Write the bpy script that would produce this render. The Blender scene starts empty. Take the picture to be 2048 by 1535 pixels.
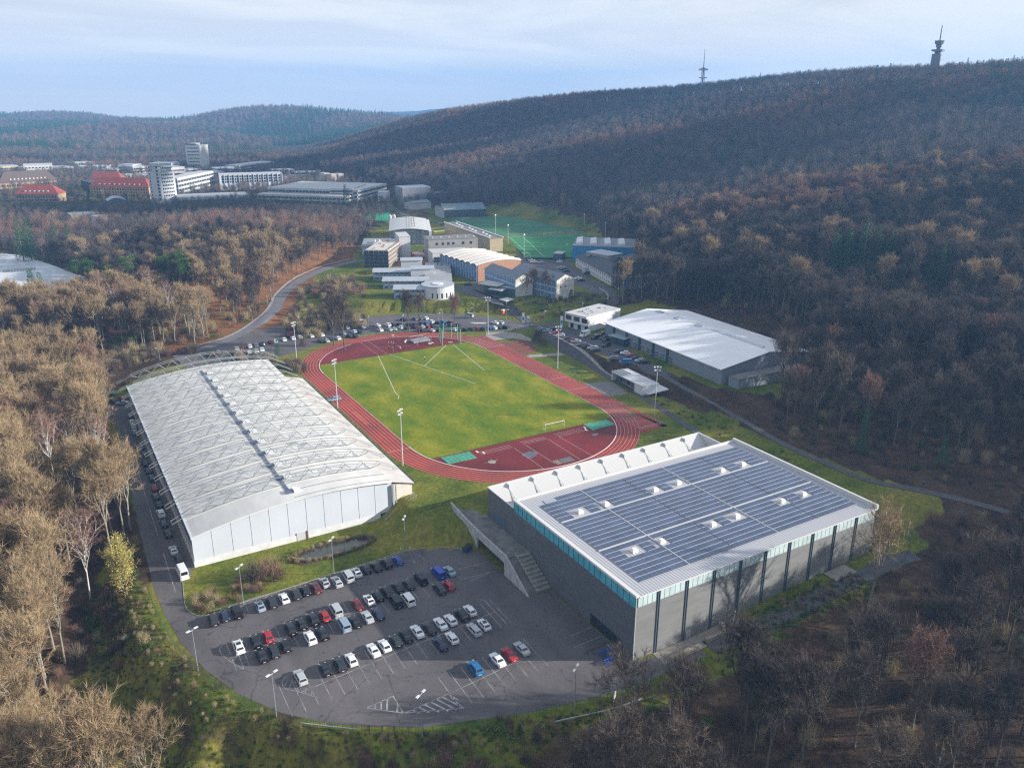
import bpy, bmesh, math, random
import numpy as np
from mathutils import Vector, Matrix
R = math.radians
random.seed(7); rng = np.random.default_rng(7)
sc = bpy.context.scene
COL = sc.collection

# ------------------------------------------------------------------ camera
F_PX, PITCH, ROLL, YAW = 1623.606, 0.3348815, 0.0025254, 0.5337361
CAM = np.array([-128.42266, -261.83014, 103.28368])
cp, sp = math.cos(PITCH), math.sin(PITCH)
FWD = np.array([math.sin(YAW)*cp, math.cos(YAW)*cp, -sp])
RGT0 = np.array([math.cos(YAW), -math.sin(YAW), 0.0])
UP0 = np.cross(RGT0, FWD)
RGT = RGT0*math.cos(ROLL) + UP0*math.sin(ROLL)
UPV = -RGT0*math.sin(ROLL) + UP0*math.cos(ROLL)
cd = bpy.data.cameras.new('camera'); cam = bpy.data.objects.new('camera', cd); COL.objects.link(cam)
m = Matrix(((RGT[0], UPV[0], -FWD[0], CAM[0]), (RGT[1], UPV[1], -FWD[1], CAM[1]), (RGT[2], UPV[2], -FWD[2], CAM[2]), (0, 0, 0, 1)))
cam.matrix_world = m
cd.sensor_fit = 'HORIZONTAL'; cd.sensor_width = 36.0; cd.lens = 36.0*F_PX/2048
cd.clip_start = 1.0; cd.clip_end = 30000
sc.camera = cam

# ------------------------------------------------------------------ sun, sky, exposure
SUN_AZ = np.array([0.86, -0.51]); SUN_AZ /= np.linalg.norm(SUN_AZ)
SUN_EL = R(18.0)
sd = bpy.data.lights.new('sun', 'SUN'); sun = bpy.data.objects.new('sun', sd); COL.objects.link(sun)
sd.energy = 5.0; sd.angle = R(0.55); sd.color = (1.0, 0.935, 0.84)
sdir = Vector((SUN_AZ[0]*math.cos(SUN_EL), SUN_AZ[1]*math.cos(SUN_EL), math.sin(SUN_EL)))
sun.rotation_euler = sdir.to_track_quat('Z', 'Y').to_euler(); sun.location = (300, -200, 250)
w = bpy.data.worlds.new('World'); sc.world = w; w.use_nodes = True
nt = w.node_tree; nt.nodes.clear()
def wn(t, **k):
    n = nt.nodes.new(t)
    for a, b in k.items(): setattr(n, a, b)
    return n
out = wn('ShaderNodeOutputWorld'); bg = wn('ShaderNodeBackground'); bg.inputs[1].default_value = 0.08
sky = wn('ShaderNodeTexSky', sky_type='NISHITA', sun_disc=False)
sky.sun_elevation = SUN_EL; sky.sun_rotation = math.atan2(SUN_AZ[0], SUN_AZ[1])
sky.altitude = 200; sky.air_density = 1.0; sky.dust_density = 1.0; sky.ozone_density = 1.6
tc = wn('ShaderNodeTexCoord')
sep = wn('ShaderNodeSeparateXYZ'); nt.links.new(tc.outputs['Generated'], sep.inputs[0])
# cloud layer coordinates: direction divided by height, as on a flat cloud deck
mx = wn('ShaderNodeMath', operation='MAXIMUM'); mx.inputs[1].default_value = 0.0; nt.links.new(sep.outputs[2], mx.inputs[0])
ad = wn('ShaderNodeMath', operation='ADD'); ad.inputs[1].default_value = 0.12; nt.links.new(mx.outputs[0], ad.inputs[0])
dv = wn('ShaderNodeVectorMath', operation='SCALE'); iv = wn('ShaderNodeMath', operation='DIVIDE'); iv.inputs[0].default_value = 1.0
nt.links.new(ad.outputs[0], iv.inputs[1]); nt.links.new(tc.outputs['Generated'], dv.inputs[0]); nt.links.new(iv.outputs[0], dv.inputs['Scale'])
mp = wn('ShaderNodeMapping'); mp.inputs['Rotation'].default_value = (0, 0, R(-52)); mp.inputs['Scale'].default_value = (0.5, 1.0, 0.0)
nt.links.new(dv.outputs[0], mp.inputs[0])
n1 = wn('ShaderNodeTexNoise'); n1.inputs['Scale'].default_value = 0.95; n1.inputs['Detail'].default_value = 8; n1.inputs['Roughness'].default_value = 0.5; n1.inputs['Distortion'].default_value = 0.9
nt.links.new(mp.outputs[0], n1.inputs[0])
cr = wn('ShaderNodeValToRGB'); cr.color_ramp.elements[0].position = 0.40; cr.color_ramp.elements[1].position = 0.61
cr.color_ramp.elements[0].color = (3.2, 3.6, 4.35, 1); cr.color_ramp.elements[1].color = (5.9, 5.85, 5.9, 1)
nt.links.new(n1.outputs[0], cr.inputs[0])
# brighter towards the horizon
hz = wn('ShaderNodeMapRange'); hz.inputs['From Min'].default_value = 0.0; hz.inputs['From Max'].default_value = 0.16
hz.inputs['To Min'].default_value = 0.85; hz.inputs['To Max'].default_value = 0.0
nt.links.new(mx.outputs[0], hz.inputs[0])
mixh = wn('ShaderNodeMix', data_type='RGBA'); mixh.inputs[7].default_value = (9.6, 9.0, 8.4, 1)
nt.links.new(hz.outputs[0], mixh.inputs[0]); nt.links.new(cr.outputs[0], mixh.inputs[6])
mixs = wn('ShaderNodeMix', data_type='RGBA'); mixs.inputs[0].default_value = 0.86
nt.links.new(sky.outputs[0], mixs.inputs[6]); nt.links.new(mixh.outputs[2], mixs.inputs[7])
nt.links.new(mixs.outputs[2], bg.inputs[0]); nt.links.new(bg.outputs[0], out.inputs[0])
sc.view_settings.view_transform = 'Standard'; sc.view_settings.look = 'None'; sc.view_settings.gamma = 1
sc.view_settings.exposure = 1.0
cy = sc.cycles
cy.max_bounces = 4; cy.diffuse_bounces = 2; cy.glossy_bounces = 2; cy.transmission_bounces = 2; cy.volume_bounces = 0; cy.transparent_max_bounces = 4
cy.use_adaptive_sampling = True; cy.adaptive_threshold = 0.006
cy.use_denoising = False
try: cy.denoiser = 'OPENIMAGEDENOISE'; cy.denoising_prefilter = 'ACCURATE'
except Exception: pass
cy.caustics_reflective = False; cy.caustics_refractive = False
cy.sample_clamp_indirect = 6
cy.filter_width = 1.3

# ------------------------------------------------------------------ geometry of the survey: pixels of the photograph to world points
def ray(px, py): return RGT*(px-1024)/F_PX + UPV*(767.5-py)/F_PX + FWD
def P(px, py, z=0.0):
    d = ray(px, py); t = (z-CAM[2])/d[2]; return CAM + d*t
def PD(px, py, depth):
    d = ray(px, py); fh = math.hypot(FWD[0], FWD[1]); t = depth/((d[0]*FWD[0]+d[1]*FWD[1])/fh); return CAM + d*t
def proj(Q):
    v = np.asarray(Q, float)-CAM; zf = v@FWD
    return 1024+F_PX*(v@RGT)/zf, 767.5-F_PX*(v@UPV)/zf, zf
def HP(b, ty, z):
    B = P(b[0], b[1], z); lo, hi = 0.0, 300.0
    for _ in range(40):
        mm = (lo+hi)/2
        if proj(B+np.array([0, 0, mm]))[1] > ty: lo = mm
        else: hi = mm
    return mm
def XY(pts, z): return [tuple(P(a, b, z)[:2]) for a, b in pts]

# ------------------------------------------------------------------ materials
MATS = {}
def nodes_of(name):
    mt = bpy.data.materials.new(name); mt.use_nodes = True; t = mt.node_tree
    return mt, t, t.nodes['Principled BSDF']
def mat(name, col, rough=0.7, metal=0.0, var=0.0, scale=3.0, col2=None, bump=0.0, detail=4, stretch=None, spec=0.5):
    if name in MATS: return MATS[name]
    mt, t, b = nodes_of(name)
    b.inputs['Roughness'].default_value = rough; b.inputs['Metallic'].default_value = metal
    b.inputs['Specular IOR Level'].default_value = spec
    c = (*col, 1)
    if var > 0 or col2:
        tcn = t.nodes.new('ShaderNodeTexCoord'); nz = t.nodes.new('ShaderNodeTexNoise'); nz.inputs['Scale'].default_value = scale; nz.inputs['Detail'].default_value = detail
        if stretch:
            mpn = t.nodes.new('ShaderNodeMapping'); mpn.inputs['Scale'].default_value = stretch
            t.links.new(tcn.outputs['Object'], mpn.inputs[0]); t.links.new(mpn.outputs[0], nz.inputs[0])
        else: t.links.new(tcn.outputs['Object'], nz.inputs[0])
        rp = t.nodes.new('ShaderNodeValToRGB'); rp.color_ramp.elements[0].position = 0.3; rp.color_ramp.elements[1].position = 0.7
        if col2: rp.color_ramp.elements[0].color = c; rp.color_ramp.elements[1].color = (*col2, 1)
        else:
            rp.color_ramp.elements[0].color = tuple(x*(1-var) for x in col)+(1,); rp.color_ramp.elements[1].color = tuple(min(1, x*(1+var)) for x in col)+(1,)
        t.links.new(nz.outputs[0], rp.inputs[0]); t.links.new(rp.outputs[0], b.inputs['Base Color'])
        if bump:
            bp = t.nodes.new('ShaderNodeBump'); bp.inputs['Strength'].default_value = bump; t.links.new(nz.outputs[0], bp.inputs['Height']); t.links.new(bp.outputs[0], b.inputs['Normal'])
    else: b.inputs['Base Color'].default_value = c
    MATS[name] = mt; return mt
def mat_objcol(name, rough=0.3, metal=0.0, coat=0.5):
    mt, t, b = nodes_of(name); oi = t.nodes.new('ShaderNodeObjectInfo'); t.links.new(oi.outputs['Color'], b.inputs['Base Color'])
    b.inputs['Roughness'].default_value = rough; b.inputs['Metallic'].default_value = metal; b.inputs['Coat Weight'].default_value = coat; b.inputs['Coat Roughness'].default_value = 0.08
    MATS[name] = mt; return mt
def mat_rand(name, c1, c2, rough=0.9, c3=None):
    """bark, twig or needle colour that varies from one plant to the next"""
    mt, t, b = nodes_of(name); oi = t.nodes.new('ShaderNodeObjectInfo'); rp = t.nodes.new('ShaderNodeValToRGB')
    rp.color_ramp.elements[0].color = (*c1, 1); rp.color_ramp.elements[1].color = (*c2, 1)
    if c3: e = rp.color_ramp.elements.new(0.5); e.color = (*c3, 1)
    t.links.new(oi.outputs['Random'], rp.inputs[0])
    t.links.new(rp.outputs[0], b.inputs['Base Color']); b.inputs['Roughness'].default_value = rough; b.inputs['Specular IOR Level'].default_value = 0.15
    MATS[name] = mt; return mt

# ------------------------------------------------------------------ objects
def tag(o, label=None, cat=None, group=None, kind=None):
    if label: o['label'] = label
    if cat: o['category'] = cat
    if group: o['group'] = group
    if kind: o['kind'] = kind
    return o
def empty(name, loc, rz=0.0):
    o = bpy.data.objects.new(name, None); COL.objects.link(o); o.location = loc; o.rotation_euler = (0, 0, rz); o.empty_display_size = 0.5; return o
def thing(name, label, cat, loc, rz=0.0, group=None): return tag(empty(name, loc, rz), label, cat, group)
def copy_tree(o, parent=None):
    c = o.copy(); COL.objects.link(c)
    if parent is not None: c.parent = parent
    for ch in o.children: copy_tree(ch, c)
    return c
class MB:
    def __init__(s): s.v = []; s.f = []; s.m = []; s.mi = 0
    def add(s, vs, fs, mi=None):
        o = len(s.v); s.v += [tuple(map(float, q)) for q in vs]; s.f += [tuple(i+o for i in f) for f in fs]; s.m += [s.mi if mi is None else mi]*len(fs)
    def box(s, c, d, rz=0.0, mi=None, taper=1.0):
        x, y, z = d[0]/2, d[1]/2, d[2]/2; ca, sa = math.cos(rz), math.sin(rz); vs = []
        for k, (a, b, e) in enumerate([(-1,-1,-1),(1,-1,-1),(1,1,-1),(-1,1,-1),(-1,-1,1),(1,-1,1),(1,1,1),(-1,1,1)]):
            tp = taper if e > 0 else 1.0; X, Y = a*x*tp, b*y*tp; vs.append((c[0]+X*ca-Y*sa, c[1]+X*sa+Y*ca, c[2]+e*z))
        s.add(vs, [(0,3,2,1),(4,5,6,7),(0,1,5,4),(1,2,6,5),(2,3,7,6),(3,0,4,7)], mi)
    def bx(s, x0, x1, y0, y1, z0, z1, mi=None): s.box(((x0+x1)/2, (y0+y1)/2, (z0+z1)/2), (x1-x0, y1-y0, z1-z0), 0, mi)
    def quad(s, a, b, c, d, mi=None): s.add([a, b, c, d], [(0, 1, 2, 3)], mi)
    def tube(s, p0, p1, r0, r1=None, n=6, mi=None, cap=True):
        r1 = r0 if r1 is None else r1; p0 = Vector(p0); p1 = Vector(p1); d = p1-p0
        if d.length < 1e-6: return
        q = d.to_track_quat('Z', 'Y'); vs = []
        for p, r in ((p0, r0), (p1, r1)):
            for k in range(n):
                a = 2*math.pi*k/n; vs.append(p + q @ Vector((r*math.cos(a), r*math.sin(a), 0)))
        fs = [(k, (k+1) % n, n+(k+1) % n, n+k) for k in range(n)]
        if cap: fs += [tuple(range(n-1, -1, -1)), tuple(range(n, 2*n))]
        s.add(vs, fs, mi)
    def prism(s, poly, z0, z1, mi=None, mitop=None):
        a = sum(poly[i][0]*poly[(i+1) % len(poly)][1]-poly[(i+1) % len(poly)][0]*poly[i][1] for i in range(len(poly)))
        if a < 0: poly = poly[::-1]
        n = len(poly); vs = [(x, y, z0) for x, y in poly]+[(x, y, z1) for x, y in poly]
        s.add(vs, [(k, (k+1) % n, n+(k+1) % n, n+k) for k in range(n)], mi); 
        s.add([(x, y, z1) for x, y in poly], [tuple(range(n))], mitop if mitop is not None else mi)
        s.add([(x, y, z0) for x, y in poly], [tuple(range(n-1, -1, -1))], mi)
    def ext_y(s, prof, y0, y1, mi=None):
        """profile of (x,z) points extruded along y"""
        a = sum(prof[i][0]*prof[(i+1) % len(prof)][1]-prof[(i+1) % len(prof)][0]*prof[i][1] for i in range(len(prof)))
        if a < 0: prof = prof[::-1]
        n = len(prof); vs = [(x, y0, z) for x, z in prof]+[(x, y1, z) for x, z in prof]
        s.add(vs, [(n+k, n+(k+1) % n, (k+1) % n, k) for k in range(n)]+[tuple(range(n)), tuple(range(2*n-1, n-1, -1))], mi)
    def build(s, name, mats, parent=None, loc=None, smooth=False):
        me = mesh_of(name, s, mats, smooth); o = bpy.data.objects.new(name, me); COL.objects.link(o)
        if parent is not None: o.parent = parent
        if loc is not None: o.location = loc
        return o
def mesh_of(name, s, mats, smooth=False):
    me = bpy.data.meshes.new(name); me.from_pydata(s.v, [], s.f)
    if not isinstance(mats, (list, tuple)): mats = [mats]
    for q in mats: me.materials.append(q)
    if any(s.m): me.polygons.foreach_set('material_index', s.m)
    if smooth: me.polygons.foreach_set('use_smooth', [True]*len(me.polygons))
    me.validate(); me.update(); return me
def obj_of(name, me, parent=None, loc=None, rz=0.0):
    o = bpy.data.objects.new(name, me); COL.objects.link(o)
    if parent is not None: o.parent = parent
    if loc is not None: o.location = loc
    o.rotation_euler = (0, 0, rz); return o
def np_mesh(name, V, T, mats, smooth=False, n=3):
    me = bpy.data.meshes.new(name); V = np.asarray(V, np.float32); T = np.asarray(T, np.int32)
    me.vertices.add(len(V)); me.vertices.foreach_set('co', V.ravel()); me.loops.add(T.size); me.loops.foreach_set('vertex_index', T.ravel())
    me.polygons.add(len(T)); me.polygons.foreach_set('loop_start', np.arange(0, T.size, n, dtype=np.int32)); me.polygons.foreach_set('loop_total', np.full(len(T), n, np.int32))
    if smooth: me.polygons.foreach_set('use_smooth', np.ones(len(T), bool))
    for q in (mats if isinstance(mats, (list, tuple)) else [mats]): me.materials.append(q)
    me.update(calc_edges=True); return me
# ------------------------------------------------------------------ terrain
def seg_d(X, Y, a, b, za, zb):
    dx, dy = b[0]-a[0], b[1]-a[1]; L = dx*dx+dy*dy+1e-9; t = np.clip(((X-a[0])*dx+(Y-a[1])*dy)/L, 0, 1)
    return np.hypot(X-a[0]-t*dx, Y-a[1]-t*dy), za+(zb-za)*t
def inside(X, Y, poly):
    r = np.zeros(X.shape, bool); n = len(poly)
    for i in range(n):
        x0, y0 = poly[i]; x1, y1 = poly[(i+1) % n]
        if y0 == y1: continue
        c = ((y0 > Y) != (y1 > Y)) & (X < (x1-x0)*(Y-y0)/(y1-y0)+x0); r ^= c
    return r
PLATE = []   # (polygon xy, z)
LINES = []   # list of (x,y,z)
LOT = [(-120,66),(-104,66),(-107,54),(-107,-73),(-62,-73),(-62,-90),(-43,-99),(-43,-124),(-36.5,-124),(-36.5,-155.5),(-20,-160.5),(-30,-163),(-55,-161.5),(-64.1,-158.5),(-82.2,-152),(-91,-146.5),(-97.7,-141.3),(-104,-134.6),(-110,-124.5),(-114.1,-114),(-116.8,-103),(-118.3,-90),(-119,-78),(-118,-48),(-116,0),(-114.8,45)]
PLATE.append((LOT, -5.0))
TRACKPAD = [(-49,-73.5),(-48,-83.5),(-37,-94.1),(40,-94.1),(62,-78),(62,62),(48,82),(20,92),(-10,93),(-35,84),(-47,62)]
PLATE.append((TRACKPAD, 0.0))
PLATE.append(([(-43.3,-86),(-36.5,-94),(-36.5,-97),(-43.0,-96.5)], -0.6)); PLATE.append(([(-42.9,-100.5),(-36.6,-100.5),(-36.6,-124.5),(-42.9,-124.5)], -5.0))
HALLPAD = XY([(1068,655),(1130,645),(1215,618),(1300,600),(1600,722),(1560,792),(1440,778),(1332,742),(1210,716)], 4)
PLATE.append((HALLPAD, 4.0))
PARKTOP = XY([(345,712),(470,668),(560,642),(700,630),(820,622),(980,622),(1060,642),(1062,657),(960,656),(880,660),(750,664),(640,686),(590,706),(480,735),(380,745)], 0)
PLATE.append((PARKTOP, 0.0))
CAMPUS = XY([(735,602),(700,560),(722,490),(765,450),(870,432),(930,455),(1030,500),(1140,510),(1290,545),(1290,596),(1160,606),(1030,602),(905,606)], 5)
PLATE.append((CAMPUS, 5.0))
PITCH = XY([(880,437),(960,428),(1060,434),(1210,478),(1252,520),(1120,516),(1010,498)], 6)
PLATE.append((PITCH, 6.0))
WHITEF = XY([(-90,560),(0,505),(60,512),(190,560),(250,590),(90,640),(-60,640)], -2)
PLATE.append((WHITEF, -2.0))
TOWN = XY([(-60,420),(-40,330),(500,322),(760,372),(860,400),(860,436),(700,430),(560,430),(500,412),(300,430)], 8)
PLATE.append((TOWN, 8.0))
def LP(pts): LINES.append([tuple(q) for q in pts])
def pz(l): return [(*P(a, b, z)[:2], z) for a, b, z in l]
LP(pz([(1085,668,0.3),(1240,748,0.3),(1330,800,0.3),(1420,868,0.3),(1500,905,0)]))
LP([(41,-100,-0.3),(41,-156,-1.6),(10,-160,-2.6),(-20,-160.5,-4.6)])
LP([(75,-112,0.5),(66,-160,-1.2),(20,-182,-4.2),(-30,-176,-6.2)])
LP(pz([(1315,752,3.4),(1440,818,3),(1560,880,2),(1700,920,1.5),(1780,950,1.2),(2048,1012,1)]))
LP(pz([(640,535,5.5),(600,565,4),(560,605,2.5),(520,650,0.5),(460,682,-1),(390,702,-2),(200,745,-3.5),(60,790,-5)]))
LP(pz([(905,575,4.5),(960,600,3.5),(1010,632,1),(1062,645,0.3)]))
LP(pz([(1220,600,5),(1222,580,5),(1200,560,5)]))
LP(pz([(330,470,12),(420,452,18),(540,445,18),(640,452,13)])); LP(pz([(400,560,11),(520,520,12),(600,505,10)])); LP(pz([(240,560,3),(300,640,0),(240,700,-3)]))
LP(pz([(180,800,-6),(150,1000,-8),(180,1200,-10),(230,1400,-13),(330,1535,-15)])); LP(pz([(-200,700,-5),(-200,1000,-9),(-200,1300,-15),(0,1700,-20)]))
LP(pz([(480,1535,-12.5),(800,1600,-11),(1200,1560,-9),(1500,1500,-7.5),(1900,1300,-4),(2150,1150,0)])); LP([(-128,-262,-17),(-60,-262,-14),(40,-262,-8),(120,-220,0)]); LP([(-250,-450,-20),(0,-450,-15),(200,-400,0)])
LP([(-300,-200,-18),(-400,0,-12),(-350,200,-8),(-330,420,-4)])
LP([(-47.5,-84,-0.3),(-44.5,-92,-0.6)])
# hills on the right: foot, shoulders, ridge (depth in metres from the camera, measured straight ahead)
def pd(l): return [(*PD(a, 400, d)[:2], z) for a, d, z in l]
LP(pz([(1560,700,7),(1500,652,8),(1400,620,8),(1320,596,7),(1300,548,9),(1262,506,9),(1180,466,9),(1060,430,9),(960,418,10),(820,392,11)]))
SKY_R = [(2700,60,880,20),(2300,92,930,20),(2048,121,980,18),(1900,132,1030,17),(1700,145,1100,17),(1500,158,1180,17),(1400,168,1240,17),(1200,184,1360,17),(1050,197,1450,17),(940,213,1530,17),(860,226,1600,17),(800,240,1660,17),(720,262,1740,17),(620,298,1780,16),(560,322,1760,14)]
RIDGES = []; RIDGES.append(len(LINES)); LP([(*PD(a, b, d)[:2], PD(a, b, d)[2]-t+6.5) for a, b, d, t in SKY_R])
FOOT = [(2700,None,10,260),(2300,None,6,262),(2048,1010,1,0),(1800,930,3,0),(1620,800,5,0),(1560,700,7,0),(1500,652,8,0),(1400,620,8,0),(1320,596,7,0),(1262,506,9,0),(1180,466,9,0),(1060,430,9,0),(960,418,10,0),(820,392,11,0),(700,372,12,0),(600,352,13,0)]
fa = [f[0] for f in FOOT][::-1]
def fdep(f):
    if f[1] is None: return f[3]
    q = P(f[0], f[1], f[2])-CAM; return (q[0]*FWD[0]+q[1]*FWD[1])/math.hypot(FWD[0], FWD[1])
fd = [fdep(f) for f in FOOT][::-1]; fz = [f[2] for f in FOOT][::-1]
ra = [q[0] for q in SKY_R][::-1]; rd = [q[2] for q in SKY_R][::-1]; rz = [PD(q[0], q[1], q[2])[2]-q[3] for q in SKY_R][::-1]
for u in (0.09, 0.2, 0.32, 0.44, 0.56, 0.68, 0.8, 0.9, 0.96):
    l = []
    for a in (2700,2500,2300,2048,1900,1750,1650,1580,1500,1400,1300,1200,1100,1000,900,800,700,620):
        d0 = np.interp(a, fa, fd); d1 = np.interp(a, ra, rd); z0 = np.interp(a, fa, fz); z1 = np.interp(a, ra, rz)
        d = d0+(d1-d0)*u; l.append((*PD(a, 400, d)[:2], z0+(z1-z0)*(u-0.055*math.sin(math.pi*u)*(1+0.9*math.sin(a/170.0)))))
    LP(l)
LP([(*PD(a, b, d+450)[:2], PD(a, b, d)[2]-t-45) for a, b, d, t in SKY_R])
SKY_L = [(250,240,2900,16),(330,238,2850,16),(370,240,2800,16),(450,223,2750,16),(540,213,2700,16),(620,219,2750,16),(720,226,2850,16),(800,239,3000,16),(900,262,3100,16)]
RIDGES.append(len(LINES)); LP([(*PD(a, b, d)[:2], PD(a, b, d)[2]-t) for a, b, d, t in SKY_L]); LP([(*PD(a, b, d+500)[:2], PD(a, b, d)[2]-t-40) for a, b, d, t in SKY_L])
SKY_LL = [(-400,236,3200,16),(-150,234,3200,16),(0,230,3200,16),(100,225,3250,16),(180,230,3350,16),(300,240,3450,16),(380,250,3500,16)]
RIDGES.append(len(LINES)); LP([(*PD(a, b, d)[:2], PD(a, b, d)[2]-t) for a, b, d, t in SKY_LL]); LP([(*PD(a, b, d+500)[:2], PD(a, b, d)[2]-t-40) for a, b, d, t in SKY_LL])
SKY_F = [(700,262,5600,10),(800,240,5600,10),(850,226,5700,10),(920,214,5800,10),(1000,214,6000,10),(1150,230,6200,10)]
RIDGES.append(len(LINES)); LP([(*PD(a, b, d)[:2], PD(a, b, d)[2]-t) for a, b, d, t in SKY_F])
LP(pd([(-300,1500,10),(100,1500,10),(420,1480,10),(600,1620,14)])); LP(pd([(-300,2300,22),(150,2300,24),(450,2050,40),(700,2200,46),(850,2350,50)]))
LP(pd([(-1500,900,10),(-900,1500,15),(-900,2600,60)]))
# unseen spur south-east of the halls, shaped to shade the right woods
LP([(330,-180,30),(420,-120,52),(560,-220,88),(640,-330,96)]); LP([(250,-330,4),(360,-480,4),(560,-620,10)])
def grow(a, b, step, lo, hi, k=1.07, mx=45):
    l = list(np.arange(a, b+step/2, step)); s = step; x = l[-1]
    while x < hi: s = min(s*k, mx); x += s; l.append(x)
    s = step; x = l[0]
    while x > lo: s = min(s*k, mx); x -= s; l.insert(0, x)
    return np.array(l)
GX = grow(-175, 205, 2.5, -2600, 4200); GY = grow(-230, 200, 2.5, -700, 6400)
XX, YY = np.meshgrid(GX, GY)
TARGET = {li: [q[2] for q in LINES[li]] for li in RIDGES}
PW = 2.6
PD_ = []
for poly, z in PLATE:
    d = np.full(XX.shape, 1e9)
    for i in range(len(poly)): d = np.minimum(d, seg_d(XX, YY, poly[i], poly[(i+1) % len(poly)], 0, 0)[0])
    d[inside(XX, YY, poly)] = 0.0; PD_.append(d)
pdist = np.full(XX.shape, 1e9)
for d in PD_[:-1]: pdist = np.minimum(pdist, d)
def build_z():
    num = np.zeros(XX.shape); den = np.zeros(XX.shape)
    for (poly, z), d in zip(PLATE, PD_): k = 4.0/np.maximum(d, 0.05)**PW; num += k*z; den += k
    for l in LINES:
        bd = np.full(XX.shape, 1e9); bz = np.zeros(XX.shape)
        for i in range(len(l)-1):
            d, z = seg_d(XX, YY, l[i], l[i+1], l[i][2], l[i+1][2]); k = d < bd; bd[k] = d[k]; bz[k] = z[k]
        k = 1.0/np.maximum(bd, 0.05)**PW; num += k*bz; den += k
    Z = num/den; _g = np.clip((pdist-25)/60, 0, 1)*0.5; _far = np.clip((np.hypot(XX, YY)-150)/100, 0, 1)
    for it in range(46):
        A = Z.copy(); A[1:-1, 1:-1] = (Z[:-2, 1:-1]+Z[2:, 1:-1]+Z[1:-1, :-2]+Z[1:-1, 2:])/4; k_ = _g*(1.0 if it < 30 else _far); Z = Z*(1-k_)+A*k_
    return Z
ZZ = build_z()
# the smoothing wears the ridges down: lift their lines by what they lost, and build again
def zat(x, y):
    i = int(np.clip(np.searchsorted(GX, x)-1, 0, len(GX)-2)); j = int(np.clip(np.searchsorted(GY, y)-1, 0, len(GY)-2)); return ZZ[j:j+2, i:i+2].mean()
for rep in range(6):
    for li in RIDGES: LINES[li] = [(x, y, z+0.9*(t_-zat(x, y))) for (x, y, z), t_ in zip(LINES[li], TARGET[li])]
    ZZ = build_z()
# gentle unevenness away from the built plateaus
ZZ += np.clip((pdist-40)/200, 0, 1)*(2.2*np.sin(XX/61+1)*np.cos(YY/83)+2.5*np.sin((XX+YY)/171)*np.cos((XX-YY*0.6)/133+2))
def TZ(x, y):
    x = float(x); y = float(y)
    i = int(np.clip(np.searchsorted(GX, x)-1, 0, len(GX)-2)); j = int(np.clip(np.searchsorted(GY, y)-1, 0, len(GY)-2))
    u = (x-GX[i])/(GX[i+1]-GX[i]); v = (y-GY[j])/(GY[j+1]-GY[j])
    return float(ZZ[j, i]*(1-u)*(1-v)+ZZ[j, i+1]*u*(1-v)+ZZ[j+1, i]*(1-u)*v+ZZ[j+1, i+1]*u*v)
def TZN(x, y):
    i = np.clip(np.searchsorted(GX, x)-1, 0, len(GX)-2); j = np.clip(np.searchsorted(GY, y)-1, 0, len(GY)-2)
    u = (x-GX[i])/(GX[i+1]-GX[i]); v = (y-GY[j])/(GY[j+1]-GY[j])
    return ZZ[j, i]*(1-u)*(1-v)+ZZ[j, i+1]*u*(1-v)+ZZ[j+1, i]*(1-u)*v+ZZ[j+1, i+1]*u*v
def PT(px, py):
    """where the sight line of a pixel meets the terrain"""
    d = ray(px, py); t = 60.0; last = t
    while t < 6000:
        q = CAM+d*t
        if q[2] < TZ(q[0], q[1]):
            a, b = last, t
            for _ in range(18):
                c = (a+b)/2; q = CAM+d*c
                if q[2] < TZ(q[0], q[1]): b = c
                else: a = c
            return CAM+d*b
        last = t; t *= 1.012
    return P(px, py, 0)
# what covers the ground: 0 short grass, 1 leaf litter
OPEN = [LOT, [(-116.5,66),(-107,80),(-36,95),(62,90),(62,-100),(66,-112),(54,-160),(-20,-166),(-90,-152),(-118,-110),(-118,-60)], HALLPAD, PITCH, WHITEF]
LAWN = XY([(560,690),(600,600),(640,545),(700,530),(735,470),(800,430),(940,425),(1060,428),(1180,464),(1236,500),(1262,535),(1250,585),(1228,622),(1130,650),(1070,665),(960,668),(700,690)], 3)
GRASSR = XY([(1075,668),(1250,760),(1440,830),(1560,890),(1780,955),(1880,985),(1890,1012),(1800,1050),(1740,1010),(1560,905),(1430,860),(1300,790),(1100,690)], 1.5)
GRASSL = XY([(190,1140),(290,1150),(330,1260),(420,1350),(560,1430),(660,1470),(760,1490),(700,1560),(560,1600),(170,1600),(130,1400),(175,1280)], -9)
GRASSB = XY([(740,1470),(1000,1470),(1250,1400),(1420,1290),(1500,1250),(1700,1180),(1760,1210),(1500,1340),(1300,1440),(1000,1540),(760,1540)], -7)
for q in (LAWN, GRASSR, GRASSL): OPEN.append(q)
KN = XY([(500,440),(700,440),(715,520),(600,570),(540,640),(440,690),(300,650),(330,560),(440,520)], 8)
lit = np.ones(XX.shape); near = inside(XX, YY, OPEN[1])|inside(XX, YY, LOT)|inside(XX, YY, HALLPAD)
for q in (LAWN, GRASSR, GRASSL, GRASSB, PITCH, WHITEF): near |= inside(XX, YY, q)
lit[near] = 0.0; lit[(XX < -115.5)&(YY > -80)&(YY < 70)] = 1.0; lit[inside(XX, YY, GRASSL)|inside(XX, YY, GRASSB)] = 0.42; lit[inside(XX, YY, TOWN)] = 0.55
knm = inside(XX, YY, KN).astype(float)
V = np.stack([XX, YY, ZZ], -1).reshape(-1, 3); ny_, nx_ = XX.shape
idx = np.arange(ny_*nx_).reshape(ny_, nx_)
T = np.stack([idx[:-1, :-1], idx[:-1, 1:], idx[1:, 1:], idx[1:, :-1]], -1).reshape(-1, 4)
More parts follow.
